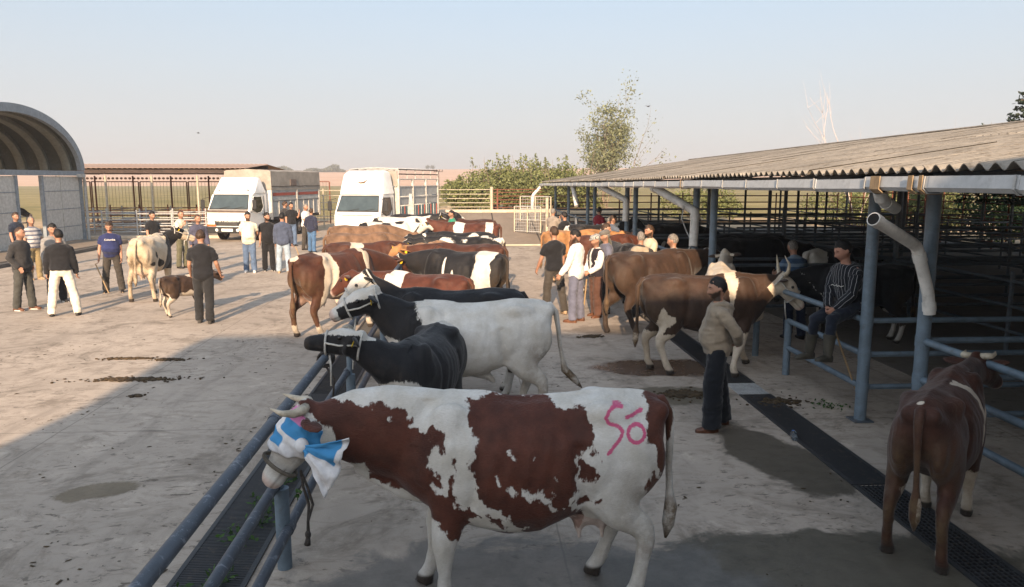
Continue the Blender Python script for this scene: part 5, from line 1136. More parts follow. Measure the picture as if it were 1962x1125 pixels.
    # chassis, wheels
    m = MB(); m.box((-6.2, -.42, .62), (.4, .42, .84)); ch = m.build('chassis', M_CHASSIS, t)
    tyre = MB(); prof2 = [(-.11, .26), (-.12, .33), (-.10, .385), (-.05, .40), (.05, .40), (.10, .385), (.12, .33), (.11, .26)]; tyre.loft([[(r*math.cos(a), y, r*math.sin(a)) for y, r in prof2] for a in [2*math.pi*j/28 for j in range(29)]], closed=False, caps=False); tm = tyre.mesh('tyre', M_TYRE, 40)
    rim = MB(); rim.tube([(0, -.09, 0), (0, -.05, 0), (0, .07, 0), (0, .085, 0)], [.265, .265, .262, .14], 20, ref=(1, 0, 0)); rim.tube([(0, -.115, 0), (0, .115, 0)], .09, 12, ref=(1, 0, 0)); rm = rim.mesh('rim', M_RIM, 40)
    for x, ys in ((0, (-.85, .85)), (-3.9, (-.92, -.64, .64, .92))):
        for y in ys: w = bpy.data.objects.new('wheel', None); COL.objects.link(w); w.parent = t; w.location = (x, y, .40); link('tyre', tm, w); link('rim', rm, w)
    for s in (-1, 1): m = MB(); m.loft([[(-3.9 + r*math.cos(a), s*.78 + q, .40 + r*math.sin(a)) for r in (.46, .48)] + [(-3.9 + r*math.cos(a), s*.78 + q*-1, .40 + r*math.sin(a)) for r in (.48, .46)] for q in (.22,) for a in [math.pi*j/12 for j in range(13)]]); m.build('mudguard', M_BLACKP, t)
    m = MB(); m.box((-2.3, .55, .45), (-1.2, .95, .85)); m.build('fuel_tank', M_BLACKP, t, bevel=.05)
    # cargo body
    x0, x1, hb, dz = -6.15, -.85, 1.12, 1.0
    m = MB(); m.box((x0, -hb, dz - .14), (x1, hb, dz)); m.build('load_floor', M_CHASSIS, t)
    top = 3.15 if kind == 1 else 2.75
    if kind == 1:
        for s in (-1, 1):
            y = s*hb
            for (z0, z1, mt, nm) in ((dz + .01, 1.72, M_SIDE, 'lower_side'), (1.75, 2.28, M_SIDE, 'upper_side')):
                for xa, xb in ((x0 + .05, x0 + 2.58), (x0 + 2.68, x1 - .05)):
                    m = MB(); m.box((xa, min(y, y - s*.04), z0), (xb, max(y, y - s*.04), z1)); pn = m.build(nm, mt, t)
                    if z0 < 1.2:
                        for q in range(5): xx = xa + .1 + q*(xb - xa - .2)/4; m = MB(); m.box((xx - .025, min(y, y + s*.03), z0), (xx + .025, max(y, y + s*.03), z1)); m.build('stake', M_TRUCKW, pn)
                    else:
                        m = MB(); m.box((xa + .12, min(y + s*.003, y + s*.02), 1.98), (xb - .12, max(y + s*.003, y + s*.02), 2.12)); m.build('red_stripe', M_REDS, pn)
                        for zz in (1.78, 2.24): m = MB(); m.box((xa, min(y + s*.002, y + s*.03), zz - .03), (xb, max(y + s*.002, y + s*.03), zz + .03)); m.build('rib', M_GALV, pn)
            for xx in (x0 + .02, x0 + 2.63, x1 - .02): m = MB(); m.box((xx - .045, min(y - s*.045, y + s*.045), dz - .1), (xx + .045, max(y - s*.045, y + s*.045), 2.32)); m.build('upright', M_TRUCKW, t)
        m = MB(); rg_ = []
        for x in np.linspace(x0 - .05, x1 + .03, 14): s_ = .02*math.sin(x*5); rg_.append([(x, -hb - .05, 2.26), (x, -hb - .045, 2.75 + s_), (x, -hb - .03, top - .04 + s_*.5), (x, -hb + .08, top + s_*.6), (x, 0, top + .05 + s_), (x, hb - .08, top + s_*.6), (x, hb + .03, top - .04 + s_*.5), (x, hb + .045, 2.75 + s_), (x, hb + .05, 2.26)])
        m.loft(rg_); tp = m.build('tarpaulin', M_TARP, t, 40)
        for s in (-1, 1):
            m = MB(); m.tube([(x, s*(hb + .062), 2.42 + .01*math.sin(x*7)) for x in np.linspace(x0, x1, 10)], .012, 6); m.build('rope', M_DROPE, tp)
            m = MB(); m.box((-3.4, min(s*(hb + .05), s*(hb + .075)), 2.45), (-2.75, max(s*(hb + .05), s*(hb + .075)), 2.75)); m.build('flap', simple('flap_brown', (.17, .13, .11), .8, .2), tp)
        m = MB(); m.box((x1 - .06, -hb, dz + .005), (x1 - .02, hb, 2.25)); m.build('front_board', M_CABW, t)
    else:
        for s in (-1, 1):
            y = s*hb
            for k in range(4):
                xx = x0 + k*(x1 - x0)/3; m = MB(); m.box((xx - .045, min(y - s*.045, y + s*.045), dz - .1), (xx + .045, max(y - s*.045, y + s*.045), top)); m.build('upright', M_TRUCKW, t)
            for k in range(3):
                xa = x0 + .05 + k*(x1 - x0)/3; xb = xa + (x1 - x0)/3 - .10
                for z0, z1, mt in ((dz + .02, 1.58, M_TEAL), (1.63, 1.98, M_SIDE), (2.02, 2.45, M_SIDE)):
                    m = MB(); m.box((xa, min(y, y - s*.03), z0), (xb, max(y, y - s*.03), z1)); pn = m.build('side_panel', mt, t)
                    if z0 < 1.1:
                        for q in range(4): xx = xa + (q + .5)*(xb - xa)/4; m = MB(); m.box((xx - .025, min(y, y + s*.03), z0), (xx + .025, max(y, y + s*.03), z1)); m.build('stake', M_GALV if q % 2 else M_REDS, pn)
                    else: m = MB(); m.box((xa, min(y + s*.001, y + s*.025), z1 - .05), (xb, max(y + s*.001, y + s*.025), z1)); m.build('rib', M_GALV, pn)
            for z in (top, top + .22, top + .42): m = MB(); m.tube([(x0, y, z), (x1, y, z)], .025, 8); m.build('rail', M_TRUCKW if z == top else M_DKBEAM, t)
            for k in range(6): xx = x0 + k*(x1 - x0)/5; m = MB(); m.tube([(xx, y, top), (xx, y, top + .42)], .02, 6); m.build('rail_stay', M_TRUCKW, t)
        for k in range(7): xx = x0 + k*(x1 - x0)/6; m = MB(); m.tube([(xx, -hb, top + .42), (xx, 0, top + .5), (xx, hb, top + .42)], .022, 6); m.build('roof_hoop', M_GALV, t)
        m = MB(); m.box((x1 - .06, -hb, dz + .005), (x1 - .02, hb, 2.4)); m.build('front_board', M_TRUCKW, t)
        m = MB(); m.prism([(x1 + .02, .35, 2.45), (x1 + .02, hb, 2.45), (x1 + .02, hb - .05, 3.1), (x1 + .02, .4, 3.12)], (.04, 0, 0)); m.build('front_flap', M_TARP, t)
    m = MB(); m.box((x0 - .02, -hb, dz + .005), (x0 + .02, hb, 2.2)); m.build('tail_gate', M_SIDE, t)
    return t
truck((-10.45, 35.3), R(-103), 'white truck with tan tarpaulin cover and grey sides with red stripes', 1)
truck((-4.35, 32.6), R(-106), 'white cattle truck with open barred body and teal side panels', 2)
# ------------------------------------------------------------------ the cattle
# pattern helpers in the cow's own side view: (px, py) of the foreground cow turned into (x, z) on her flank
def fl(pts, sx=.3954, sy=.3956, ox=800, oy=680): return [(.85 - (ox + sx*a - 700)/583*1.75, 1.40 - (oy + sy*b - 738)/385*1.40) for a, b in pts]
def fl1(pts): return fl(pts, .3778, .3778, 240, 700)
HERO_RED = [fl([(135,165),(300,150),(560,160),(620,210),(690,200),(765,205),(797,260),(785,350),(710,392),(690,380),(700,450),(690,520),(715,540),(680,570),(690,650),(720,640),(765,690),(750,775),(690,800),(640,812),(600,760),(560,775),(500,790),(440,760),(400,720),(370,700),(340,650),(310,620),(260,610),(220,590),(195,560),(180,500),(130,400),(190,330),(150,260)]),
  fl1([(640,100),(1270,140),(1330,225),(1420,255),(1432,330),(1400,385),(1437,420),(1410,490),(1470,535),(1520,525),(1525,430),(1540,430),(1560,570),(1600,600),(1650,580),(1690,640),(1640,640),(1600,700),(1572,768),(1510,725),(1480,680),(1400,640),(1320,580),(1240,545),(1100,510),(1000,480),(640,430)]),
  fl1([(1430,200),(1470,230),(1505,265),(1502,325),(1460,310),(1420,300),(1412,265)]), fl1([(1545,335),(1568,350),(1560,410),(1545,410)]), fl1([(1430,430),(1470,425),(1490,480),(1460,512),(1430,490)]), fl1([(1300,630),(1330,650),(1350,690),(1338,718),(1318,690)]),
  fl1([(1580,790),(1625,790),(1620,820),(1590,815)]), fl1([(1585,845),(1615,850),(1622,930),(1605,1000),(1580,930)]),
  fl([(1095,165),(1160,130),(1260,150),(1270,310),(1250,470),(1170,545),(1140,450),(1142,370),(1080,330),(1075,270),(1108,215)]), fl([(1120,488),(1168,530),(1200,560),(1130,655),(1085,640),(1078,580),(1100,520)]),
  fl([(235,770),(330,735),(412,795),(400,812),(320,800)]), fl([(225,640),(300,650),(330,720),(270,690)]), fl([(700,395),(790,420),(815,470),(770,500),(720,480)]), fl([(700,585),(770,580),(780,620),(715,620)]), fl([(800,595),(840,585),(845,605),(805,625)])]
HERO_WHITE = [fl([(350,495),(390,520),(375,545),(350,520)]), fl([(395,490),(450,545),(450,570),(410,540)]), fl([(455,530),(520,530),(560,570),(600,620),(575,630),(550,590),(490,560),(460,555)]), fl([(280,452),(315,495),(300,505)]), fl([(350,350),(382,370),(372,384),(352,370)]), fl([(462,370),(480,370),(480,390),(465,388)]), fl([(575,460),(600,485),(590,485)]), fl([(580,530),(595,540),(588,555)]), fl1([(1185,180),(1215,185),(1222,205),(1200,200)]), fl([(430,690),(460,700),(420,730)]), fl([(670,720),(720,710),(715,725)]), fl([(630,615),(645,620),(640,640)])]
def hero_field(co, a, b, c):
    q = co.copy(); n = np.stack([fnoise(co, 20, 2, 3), fnoise(co, 20, 5, 3)], 1) * .022; P = co[:, [0, 2]] + n
    f = np.full(len(co), -1.0)
    for p in HERO_RED: f = np.maximum(f, sd_poly(P, p))
    for p in HERO_WHITE: f = np.minimum(f, -sd_poly(P, p))
    sp = fnoise(co * np.array([1, 1, 1.4]), 17, 9, 2)   # roan specks behind the flank patch
    near = np.exp(-(((co[:,0] + .33)/.13)**2 + ((co[:,2] - .99)/.17)**2)); f = np.where((f < 0) & (near > .45), np.maximum(f, (sp - .42)*.05*near), f)
    inhead = (a > .0) & (np.abs(b) < .17) & (c > -.34); ear = (np.abs(b) > .13) & (a > -.22) & (a < .22) & (np.abs(b) < .4) & (co[:,0] > 1.2)
    f = np.where((np.abs(b) < .2) & (c > -.38) & (co[:,0] > 1.2), np.minimum(f, -a*.8 + .02*vnoise(co, 14, 3)), f); f = np.where(ear, .05, f)
    f = np.where(~ear, np.minimum(f, np.maximum(1.02 - co[:,0], co[:,2] - 1.0 + .25*(co[:,0] - 1)) + .02*vnoise(co, 9, 7)), f)
    return f
def hero_paint(co):
    P = co[:, [0, 2]] * np.array([1, 1]) + np.array([-.01, .055]); near = co[:,1] > .05
    S = fl([(962,150),(925,143),(888,160),(868,190),(885,215),(930,225),(958,248),(945,275),(905,312),(876,340)]); T = fl([(982,195),(1020,190),(1075,176)]); O = fl([(1032 + 46*math.cos(q), 262 + 36*math.sin(q)) for q in np.linspace(0, 6.3, 18)])
    d = np.minimum(np.minimum(sd_line(P, S), sd_line(P, T)), sd_line(P, O)); return np.where(near, .013 - d, -1.0)
ROW_R, ROW_L = 'cattle tied on the right of the tie fence', 'cattle tied on the left of the tie fence'
me, ch, inf = cow_shape(head=(1.40, .03, 1.33), hdir=(.60, .05, -.79), legs=((.02, .03), (.12, 0), (-.03, .0), (.16, -.02)), udder=1.55, belly=.10, neck=1.35, dew=1.5, voxel=.021, sub=1, tail=(-.01, .02, -.02), horn=1.0, ear_drop=.45, bulk=1.08)
finish_cow(me, inf, hero_field, 'red', soil=.6, paint=hero_paint)
ch.pop('eye')
hero = place_cow('cow', me, ch, (.36, 4.74), R(181), 'large red and white cow blindfolded with a cloth, pink paint mark on her hip', ROW_R, scale=1.0, tags=False, info=inf)
HERO = inf
def cow(pos, rz, label, group, field, coat, cat='cow', scale=1.0, tags=True, halter=None, nose={}, shape={}, name='cow'):
    s = dict(voxel=.028); s.update(shape); me, ch, inf = cow_shape(**s); finish_cow(me, inf, field, coat, **nose)
    r = place_cow(name, me, ch, pos, R(rz), label, group, cat, scale, tags, halter, inf); return r, inf
def blob(co, c, r): d = (co - np.array(c)) / np.array(r); return 1 - np.linalg.norm(d, axis=1)
# right row, front to back
def f_calf(co, a, b, c):
    f = np.full(len(co), .1); z = co[:,2]; x = co[:,0]
    f = np.minimum(f, -blob(co, (-.72, 0, 1.38), (.22, .35, .14))*.15); f = np.minimum(f, -blob(co, (.78, 0, .75), (.30, .3, .34))*.2)
    f = np.minimum(f, (np.abs(x - .30 - .25*(1.3 - z)) - .022) * 1.0 + (z < .62)*.2 + (co[:,1] > 0)*.2); f = np.minimum(f, (z - .36)*.5)
    h = (a > .02) & (np.abs(b) < .17) & (np.abs(c) < .35); f = np.where(h, np.maximum(.02 - c*1.2 - .03 - .01*vnoise(co, 9, 1), -.1) * 1.0, f); f = np.where((a > -.14) & (a <= .02) & (np.abs(b) < .07) & (c > -.05), -.05, f); return f
cow((-.47, 7.42), 254, 'black bull calf lifting its head with white rope halter and white forehead', ROW_R, f_calf, 'black', 'calf', .90, True, 'white', dict(dark_nose=True, soil=.25), dict(head=(.96, -.30, 1.53), hdir=(.28, -.95, .06), voxel=.022, sub=1, bulk=1.12, legs=((0, 0), (.1, 0), (0, 0), (.1, 0)), tail=(.03, 0, 0)))
def f_wbull(co, a, b, c):
    x, y, z = co.T; n = fnoise(co, 7, 4, 3)*.035; mx, mn = np.maximum, np.minimum
    f = (x - .60 - .25*(z - 1.15) + n) * .8; f = mx(f, np.where(np.abs(b) < .4, np.clip((a + .34)*.5, -1, .06), -1))
    f = mn(f, mx(mx((z - .97)*.8, (x - 1.0)*.8), -a - .1) + n); nearh = np.where((np.abs(b) < .2) & (np.abs(c) < .35), 0, 1)
    f = mn(f, mx(mx(-.035 - c, .03 - a), np.abs(b) - .15) + n*.4 + nearh); f = mn(f, mx(.45 - a, np.abs(b) - .2) + nearh); f = mn(f, mx(np.abs(a) - .11, mx(np.abs(b) - .085, -.06 - c)) + nearh)
    f = mn(f, mx(mx(np.abs(x - .84) - .08, z - 1.05), .75 - z) + n); return f
cow((.0, 8.3), 187, 'white bull with black head and neck and white rope halter', ROW_R, f_wbull, 'black', 'bull', 1.02, True, 'white', dict(soil=.75), dict(head=(1.02, 0, 1.54), hdir=(.86, -.1, -.34), voxel=.023, sub=1, sheath=True, tail=(-.10, .02, .10), bulk=1.05, legs=((0, 0), (.1, 0), (-.05, 0), (.12, 0))))
cow((-.22, 9.45), 178, 'black bull with white face behind the white bull', ROW_R, patches(2, .3, face='white', socks=.3), 'black', 'bull', 1.0, False, 'white', {}, dict(head=(1.06, .03, 1.60), hdir=(.72, .12, -.62), bulk=1.08))
def saddle(x0, x1, sd=0, slant=.15, more=(), low=.52):
    def g(co, a, b, c):
        x, y, z = co.T; n = fnoise(co, 4, sd, 2)*.05; f = np.minimum(.12, np.maximum(x0 + slant*(1.2 - z) + n - x, x - x1 - slant*(1.2 - z) - n))
        f = np.minimum(f, (z - low + n)*.7)
        for cc, rr in more: f = np.minimum(f, -blob(co, cc, rr)*.2 + n*.3)
        return f
    return g
def wf(g, kind='white'):
    def f(co, a, b, c):
        q = g(co, a, b, c); far = np.where((np.abs(b) < .4) & (np.abs(c) < .45), 0, 1); q = np.maximum(q, np.clip((a + .08)*.8, -1, .06) - far); n = .012*vnoise(co, 14, 2)
        if kind == 'white': q = np.minimum(q, np.maximum(np.maximum(.03 - a, np.abs(b) - .145), np.abs(c + .06) - .27) + n + far)
        if kind == 'blaze': q = np.minimum(q, np.maximum(np.maximum(.0 - a, np.abs(b) - .05), -.12 - c) + n + far)
        return q
    return f
cow((-.76, 11.55), 152, 'chestnut cow with one white shoulder band behind the black bull', ROW_R, wf(saddle(.22, .52, 3, .1, [((-.35, -.3, 1.0), (.05, .2, .2)), ((-.1, .32, 1.05), (.04, .2, .16)), ((-.75, .2, .9), (.12, .2, .12))]), 'dark'), 'red', 'cow', .96, True, None, {}, dict(head=(1.28, .05, 1.34), hdir=(.8, .1, -.55), tail=(.02, -.02, 0)))
cow((-.15, 14.3), 150, 'black cow with broad white hindquarters and white blaze', ROW_R, wf(saddle(-.74, -.38, 6, .12, [((.22, .3, 1.1), (.03, .2, .22)), ((.02, .3, .9), (.03, .2, .16)), ((-.5, .25, .75), (.2, .2, .3))]), 'blaze'), 'black', 'cow', 1.02, True, 'white', {}, dict(head=(1.36, .05, 1.24), hdir=(.66, .1, -.74), udder=.9))
cow((-.12, 16.15), 163, 'brown cow showing only her red brown back behind the black and white cow', ROW_R, patches(4, .3, face='dark', socks=.3), 'chestnut', 'cow', 1.0)
cow((-.95, 17.4), 246, 'tan calf facing the camera among the crowded heads', ROW_R, patches(4, .3, face='dark', socks=.2), 'tan', 'calf', .95, True, None, {}, dict(head=(1.2, -.1, 1.40), hdir=(.8, -.3, -.5)))
cow((-.1, 18.4), 172, 'black cow behind the brown back in the right row', ROW_R, patches(9, .22, face='blaze', socks=.4), 'black', 'cow', 1.0)
cow((-.25, 20.2), 176, 'black and white cow with raised hips below the white faced red cow', ROW_R, patches(12, .05, face='blaze', socks=.4), 'black', 'cow', .98)
cow((-.02, 23.2), 172, 'red cow with white face, white shoulder and white rump bands', ROW_R, wf(saddle(.12, .42, 2, .1, [((-.62, 0, 1.1), (.12, .6, .6)), ((-.1, 0, .62), (.6, .5, .12))]), 'white'), 'red', 'cow', 1.04, True, None, {}, dict(head=(1.22, 0, 1.48), hdir=(.72, -.18, -.62)))
cow((.0, 26.2), 166, 'dark brown cow behind the white faced red cow', ROW_R, patches(4, .3, face='dark', socks=.3), 'dark', 'cow', 1.0)
# left row
cow((-2.42, 13.72), 52, 'brown and white cow seen from behind with soiled thighs, nearest of the left row', ROW_L, wf(saddle(-.48, -.20, 5, -.1, [((.50, 0, 1.25), (.07, .5, .3)), ((-.9, 0, 1.38), (.1, .12, .1)), ((-.3, -.3, .75), (.22, .2, .25)), ((-.95, .1, .6), (.12, .05, .3)), ((.35, -.3, .8), (.06, .2, .2))], .2), 'dark'), 'chestnut', 'cow', 1.06, True, None, dict(soil=1.0), dict(head=(1.36, -.1, 1.16), hdir=(.7, -.3, -.62), udder=.8, voxel=.024, sub=1, tail=(.05, .03, 0), legs=((0, 0), (.05, 0), (-.05, .04), (.15, 0))))
cow((-2.25, 16.75), 14, 'chestnut cow with a white band behind the ribs in the left row', ROW_L, wf(saddle(-.38, -.12, 8, .1, [((.3, -.3, .85), (.08, .2, .15)), ((.65, -.3, 1.0), (.05, .2, .2))], .3), 'blaze'), 'chestnut', 'cow', 1.0, True, None, dict(soil=.7), dict(head=(1.38, 0, 1.12), hdir=(.7, 0, -.7)))
cow((-2.75, 19.5), 8, 'dun grey brown cow, nearer of two in the left row', ROW_L, patches(4, .3, socks=.1), 'grey', 'cow', 1.0, True, None, dict(point=.6, soil=.4), dict(head=(1.40, 0, 1.10), hdir=(.7, 0, -.7)))
cow((-3.0, 21.7), 6, 'dun grey brown cow, farther of two in the left row', ROW_L, patches(4, .3, socks=.1), 'grey', 'cow', 1.05, True, None, dict(point=.6, soil=.4), dict(head=(1.40, 0, 1.15), hdir=(.7, 0, -.7)))
cow((-2.6, 24.6), 4, 'black and white pied cow in front of the cattle truck', ROW_L, patches(7, -.02, 2.4, face='blaze', socks=.5), 'black', 'cow', 1.0)
cow((-2.35, 26.6), 0, 'almost white cow with dark spots behind the pied cow', ROW_L, patches(15, -.12, 2.4, face='blaze', socks=.6), 'black', 'cow', 1.05, True, 'white', {}, dict(head=(1.3, 0, 1.5), hdir=(.85, 0, -.4)))
cow((-2.0, 28.8), 8, 'dark cow farthest back in the left row beside the truck', ROW_L, patches(21, .15, face='blaze', socks=.4), 'black', 'cow', 1.05, True, None, {}, dict(head=(1.3, 0, 1.45), hdir=(.85, 0, -.4)))
# loose cattle on the left
G3 = 'cattle led by hand on the left of the yard'
def f_wcow(co, a, b, c):
    f = fnoise(co, 5.5, 31, 2)*.12 - .062; f = np.where((a > -.30), np.maximum(f, .08), f); f = np.where((a > .2) & (c > -.3), -.06, f); f = np.where(co[:,2] < .6, -.1, f); return f
cow((-7.45, 18.1), 94, 'white cow with small black spots and dark head seen from behind', G3, f_wcow, 'creamblack', 'cow', 1.05, True, 'white', dict(soil=.9), dict(udder=1.25, head=(1.12, -.16, 1.46), hdir=(.55, -.75, -.35), voxel=.024, sub=1, tail=(.05, .05, 0), legs=((0, 0), (0, 0), (.0, .08), (-.05, -.08))))
cow((-5.86, 15.75), 58, 'small dark brown calf with white legs beside the man in black', G3, patches(18, .06, 3, face='blaze', socks=.62), 'brown', 'calf', .60, False, None, {}, dict(head=(1.18, 0, 1.38), hdir=(.8, 0, -.5), bulk=.8, legs=((.06, 0), (-.1, 0), (.08, 0), (-.1, 0)), belly=-.06))
cow((-19.2, 31.0), 2, 'black cow looking out of the hangar opening', 'cattle in sheds', patches(3, .3, face='dark', socks=.2), 'black', 'cow', 1.08, False, None, {}, dict(head=(1.3, 0, 1.50), hdir=(.9, 0, -.35)))
# cattle on the right by the pens
G4 = 'cattle tied along the shed'
def f_bull(co, a, b, c): return np.full(len(co), .1)
cow((3.30, 13.5), 24, 'brown bull with dark lower legs tied to the shed post', G4, f_bull, 'brown', 'bull', 1.06, False, 'white', dict(point=1.0, soil=.3, dark_nose=True), dict(head=(1.24, .02, 1.34), hdir=(.93, .1, -.22), voxel=.024, bulk=1.05, sheath=True, tail=(.05, .02, 0), legs=((0, 0), (.1, 0), (-.12, .02), (.22, 0))))
def f_horn(co, a, b, c):
    x, y, z = co.T; n = fnoise(co, 5, 3, 2)*.03; f = np.full(len(co), .08)
    f = np.minimum(f, np.maximum(np.abs(x - .33 + .1*(1.4 - z)) - .075*np.clip((z - .85)/.45, 0, 1.0), .0 + (.9 - z)) + n)
    th = np.where(y < 0, sd_poly(co[:, [0, 2]] + np.stack([n, n], 1), [(-.65, .97), (-.60, .86), (-.49, .84), (-.47, .75), (-.60, .66), (-.68, .50), (-.72, .50), (-.74, .70), (-.70, .88)]), -1); f = np.minimum(f, -th); f = np.minimum(f, np.maximum(z - .60, x - .6)*.8 + n + .02*(x < -.3)); f = np.minimum(f, (z - .30 + n)*.5); f = np.minimum(f, -blob(co, (.95, 0, .80), (.35, .12, .12))*.2)
    h = (a > -.04) & (np.abs(b) < .16) & (c > -.3); ear = (np.abs(b) > .135) & (a < .2); f = np.where(h & ~ear, -.05, f); return f
cow((3.34, 10.52), 1, 'horned brown cow with white face and white shoulder stripe', G4, f_horn, 'brown', 'cow', 1.02, False, 'white', dict(soil=.55), dict(head=(1.10, -.02, 1.37), hdir=(.62, -.08, -.70), horn=1.15, hornback=1.0, voxel=.023, sub=1, legs=((.22, .2), (-.22, -.22), (-.05, 0), (.14, 0)), ear_drop=.3))
def f_pale(co, a, b, c): return np.where((np.abs(b) > .13) & (a > -.16) & (a < .22) & (np.abs(b) < .36), .06, -.1)
cow((4.12, 12.1), 72, 'cream white cow with brown ears seen from behind at the pen rail', G4, f_pale, 'brown', 'cow', .98, False, None, {}, dict(head=(1.12, -.05, 1.52), hdir=(.8, -.2, -.55)))
def f_dred(co, a, b, c):
    x, y, z = co.T; n = fnoise(co, 9, 8, 2)*.03; f = np.full(len(co), .08)
    f = np.minimum(f, np.maximum(np.abs(x - .06 - .5*(1.25 - z) + .12*np.sin(z*9)) - .055*np.clip((z - .8)/.35, 0, 1), np.maximum(.78 - z, y + .06)) + n*1.2)
    for cc in ((.52, -.24, 1.15), (.60, -.22, 1.2), (.50, -.25, 1.0)): f = np.minimum(f, -blob(co, cc, (.03, .15, .10))*.2 + n)
    f = np.minimum(f, -blob(co, (-.84, .05, 1.40), (.06, .09, .05))*.2); f = np.minimum(f, np.where((z < .62) & (x < -.3) & (np.abs(y) > .05), np.abs(y)-.13, .1) + n); f = np.minimum(f, np.where((x > .2), (z - .46 + n)*.6, .1)); return f
cow((3.60, 5.40), 47, 'dark red cow with white flank streaks seen from behind at the right edge', G4, f_dred, 'dark', 'cow', .90, False, None, dict(soil=.9), dict(head=(1.26, -.04, 1.36), hdir=(.86, -.25, -.45), voxel=.023, sub=1, tail=(.07, -.02, 0), bulk=.90, belly=.03, ear_drop=-.05, legs=((.0, .0), (.05, 0), (.05, .04), (-.05, -.03)), horn=.5))
for i, (p, rz, lab, sd, am, ct, sc) in enumerate((((6.3, 16.6), 8, 'black cow in the first pen behind the brown bull', 3, .22, 'black', 1.05), ((7.0, 18.6), 185, 'black cow facing left deeper in the first pen', 33, .14, 'black', 1.0), ((7.4, 14.9), 30, 'black and white cow in the pen nearest the pale cow', 35, .06, 'black', 1.0), ((6.6, 12.4), 170, 'dark cow behind the rails left of the blue striped man', 39, .2, 'black', .95), ((6.2, 22.8), 10, 'dark cow in the second pen behind the men', 41, .18, 'black', 1.0))):
    cow(p, rz, lab, 'cattle in sheds', patches(sd, am, face='blaze', socks=.3), ct, 'cow', sc, False, None, {}, dict(voxel=.034, head=(1.36, 0, 1.2)))
G5 = 'cattle among the men near the shed'
cow((2.85, 20.4), 12, 'pale tan cow among the men near the shed', G5, patches(4, .3, socks=.1), 'tan', 'cow', 1.0, False)
cow((3.35, 18.5), 16, 'red brown cow behind the men in caps', G5, patches(4, .3, socks=.1, face='dark'), 'red', 'cow', 1.0, False, None, {}, dict(head=(1.30, 0, 1.2)))
cow((3.75, 22.6), 14, 'black and white cow with raised head beside the far posts', G5, patches(19, .05, face='blaze'), 'black', 'cow', 1.02, True, None, {}, dict(head=(1.24, 0, 1.55), hdir=(.8, -.3, -.5)))
cow((3.45, 17.1), 286, 'black cow with pale muzzle and blue halter facing the camera', G5, patches(3, .3, socks=.1, face='dark'), 'black', 'cow', .95, False, None, {}, dict(head=(1.30, 0, 1.30), hdir=(.75, -.1, -.65)))
# ------------------------------------------------------------------ the people
C = lambda n, *c, **k: cloth('cloth_' + n, c, **k)
BLK = C('black', .014, .014, .016); BLK2 = C('charcoal', .032, .031, .032); NAVY = C('navy', .022, .028, .085); CREAMC = C('cream', .60, .54, .42); WHT = C('white', .66, .63, .60); JEAN = C('jeans', .085, .125, .20); LJEAN = C('light_jeans', .26, .32, .38); GREYC = C('grey', .22, .21, .20); KHAKI = C('khaki', .22, .17, .09); OLIVE = C('olive', .10, .095, .06); BROWNC = C('brown', .085, .042, .030); BLUEG = C('blue_grey', .115, .12, .165); BEIGE = C('beige', .31, .25, .18); TAUPE = C('hoodie', .25, .20, .145); DBLUE = C('blue_jacket', .055, .068, .105); MAROON = C('maroon', .20, .012, .022); GREEN = C('green', .02, .22, .13); DGREY = C('dark_trousers', .05, .044, .038); LGREY = C('pale_grey', .33, .36, .38); INDIGO = C('dusk_blue', .06, .06, .09)
S_BLK = simple('shoe_black', (.018, .016, .015), .45, .3, 20); S_BRN = simple('shoe_brown', (.10, .042, .022), .45, .3, 20); S_WHT = simple('shoe_white', (.55, .52, .48), .6, .15, 20); S_TAN = simple('shoe_tan', (.30, .21, .13), .6, .2, 20); BELT = simple('belt_leather', (.02, .015, .012), .5, .2, 20); M_STICK = simple('stick_wood', (.28, .19, .10), .7, .3, 14)
POLO = C('striped_polo', .36, .35, .35, stripe=(9, .4, (.10, .11, .15))); PIN = C('pinstripe', .012, .013, .017, stripe=(23, .10, (.30, .30, .31))); BSTR = C('blue_stripe', .05, .09, .16, stripe=(7, .4, (.16, .22, .29))); CHECK = C('check_cap', .36, .35, .31, stripe=(38, .4, (.10, .10, .11)))
PB = ((-.35, .12, -.93), (.05, -.55, -.75)); 
GL, GT, GR_ = 'men talking on the left of the yard', 'men talking in front of the trucks', 'men standing by the shed'
def hd(px, top, h=1.75): p = at(px, top, h); return (p.x, p.y)     # someone whose feet are hidden, placed by the crown of the head
def ft(px, y): p = at(px, y, 0); return (p.x, p.y)
pocket = ((-.25, .28, -.9), (.55, -.25, -.75)); pocketR = ((-.25, -.28, -.9), (.55, .25, -.75))
def stick(a, b, label, r=.014):
    o = rod('walking_stick', a, b, r, M_STICK); tag(o, label, 'stick', 'sticks carried by the men'); return o
person(hd(28, 407, 1.78), R(-15), 1.78, top=C('navy_tee', .018, .024, .04), bottom=DGREY, shoe=S_BLK, hair='brown', label='young man in dark navy t-shirt at the left edge, behind the striped polo', group=GL, head=(-10, 0))
person(hd(58, 415, 1.74), R(-30), 1.74, top=POLO, bottom=KHAKI, shoe=S_TAN, hair='grey', style='thin', label='man in grey striped polo shirt and khaki trousers', group=GL, belly=.04, extras={'hstripe': 1}, head=(-10, 0), tuck=BELT)
person((-9.42, 16.4), R(-8), 1.76, top=BLK2, sleeve=1, jacket=.012, bottom=C('slate', .055, .055, .05), shoe=S_BRN, shoe_sole=S_WHT, hair='brown', style='thin', label='man in black jacket with hands in pockets, nearest the left edge', group=GL, arm_vec=(pocket, pocketR), hem=.82, legs=((6, 3, 2), (-6, 3, -9)), head=(8, 4))
person(ft(112, 579), R(-40), 1.78, top=GREYC, sleeve=1, bottom=BLK, shoe=S_BLK, shoe_sole=S_WHT, label='man in grey sweater and black trousers facing the group', group=GL, head=(-10, 12), hem=.82)
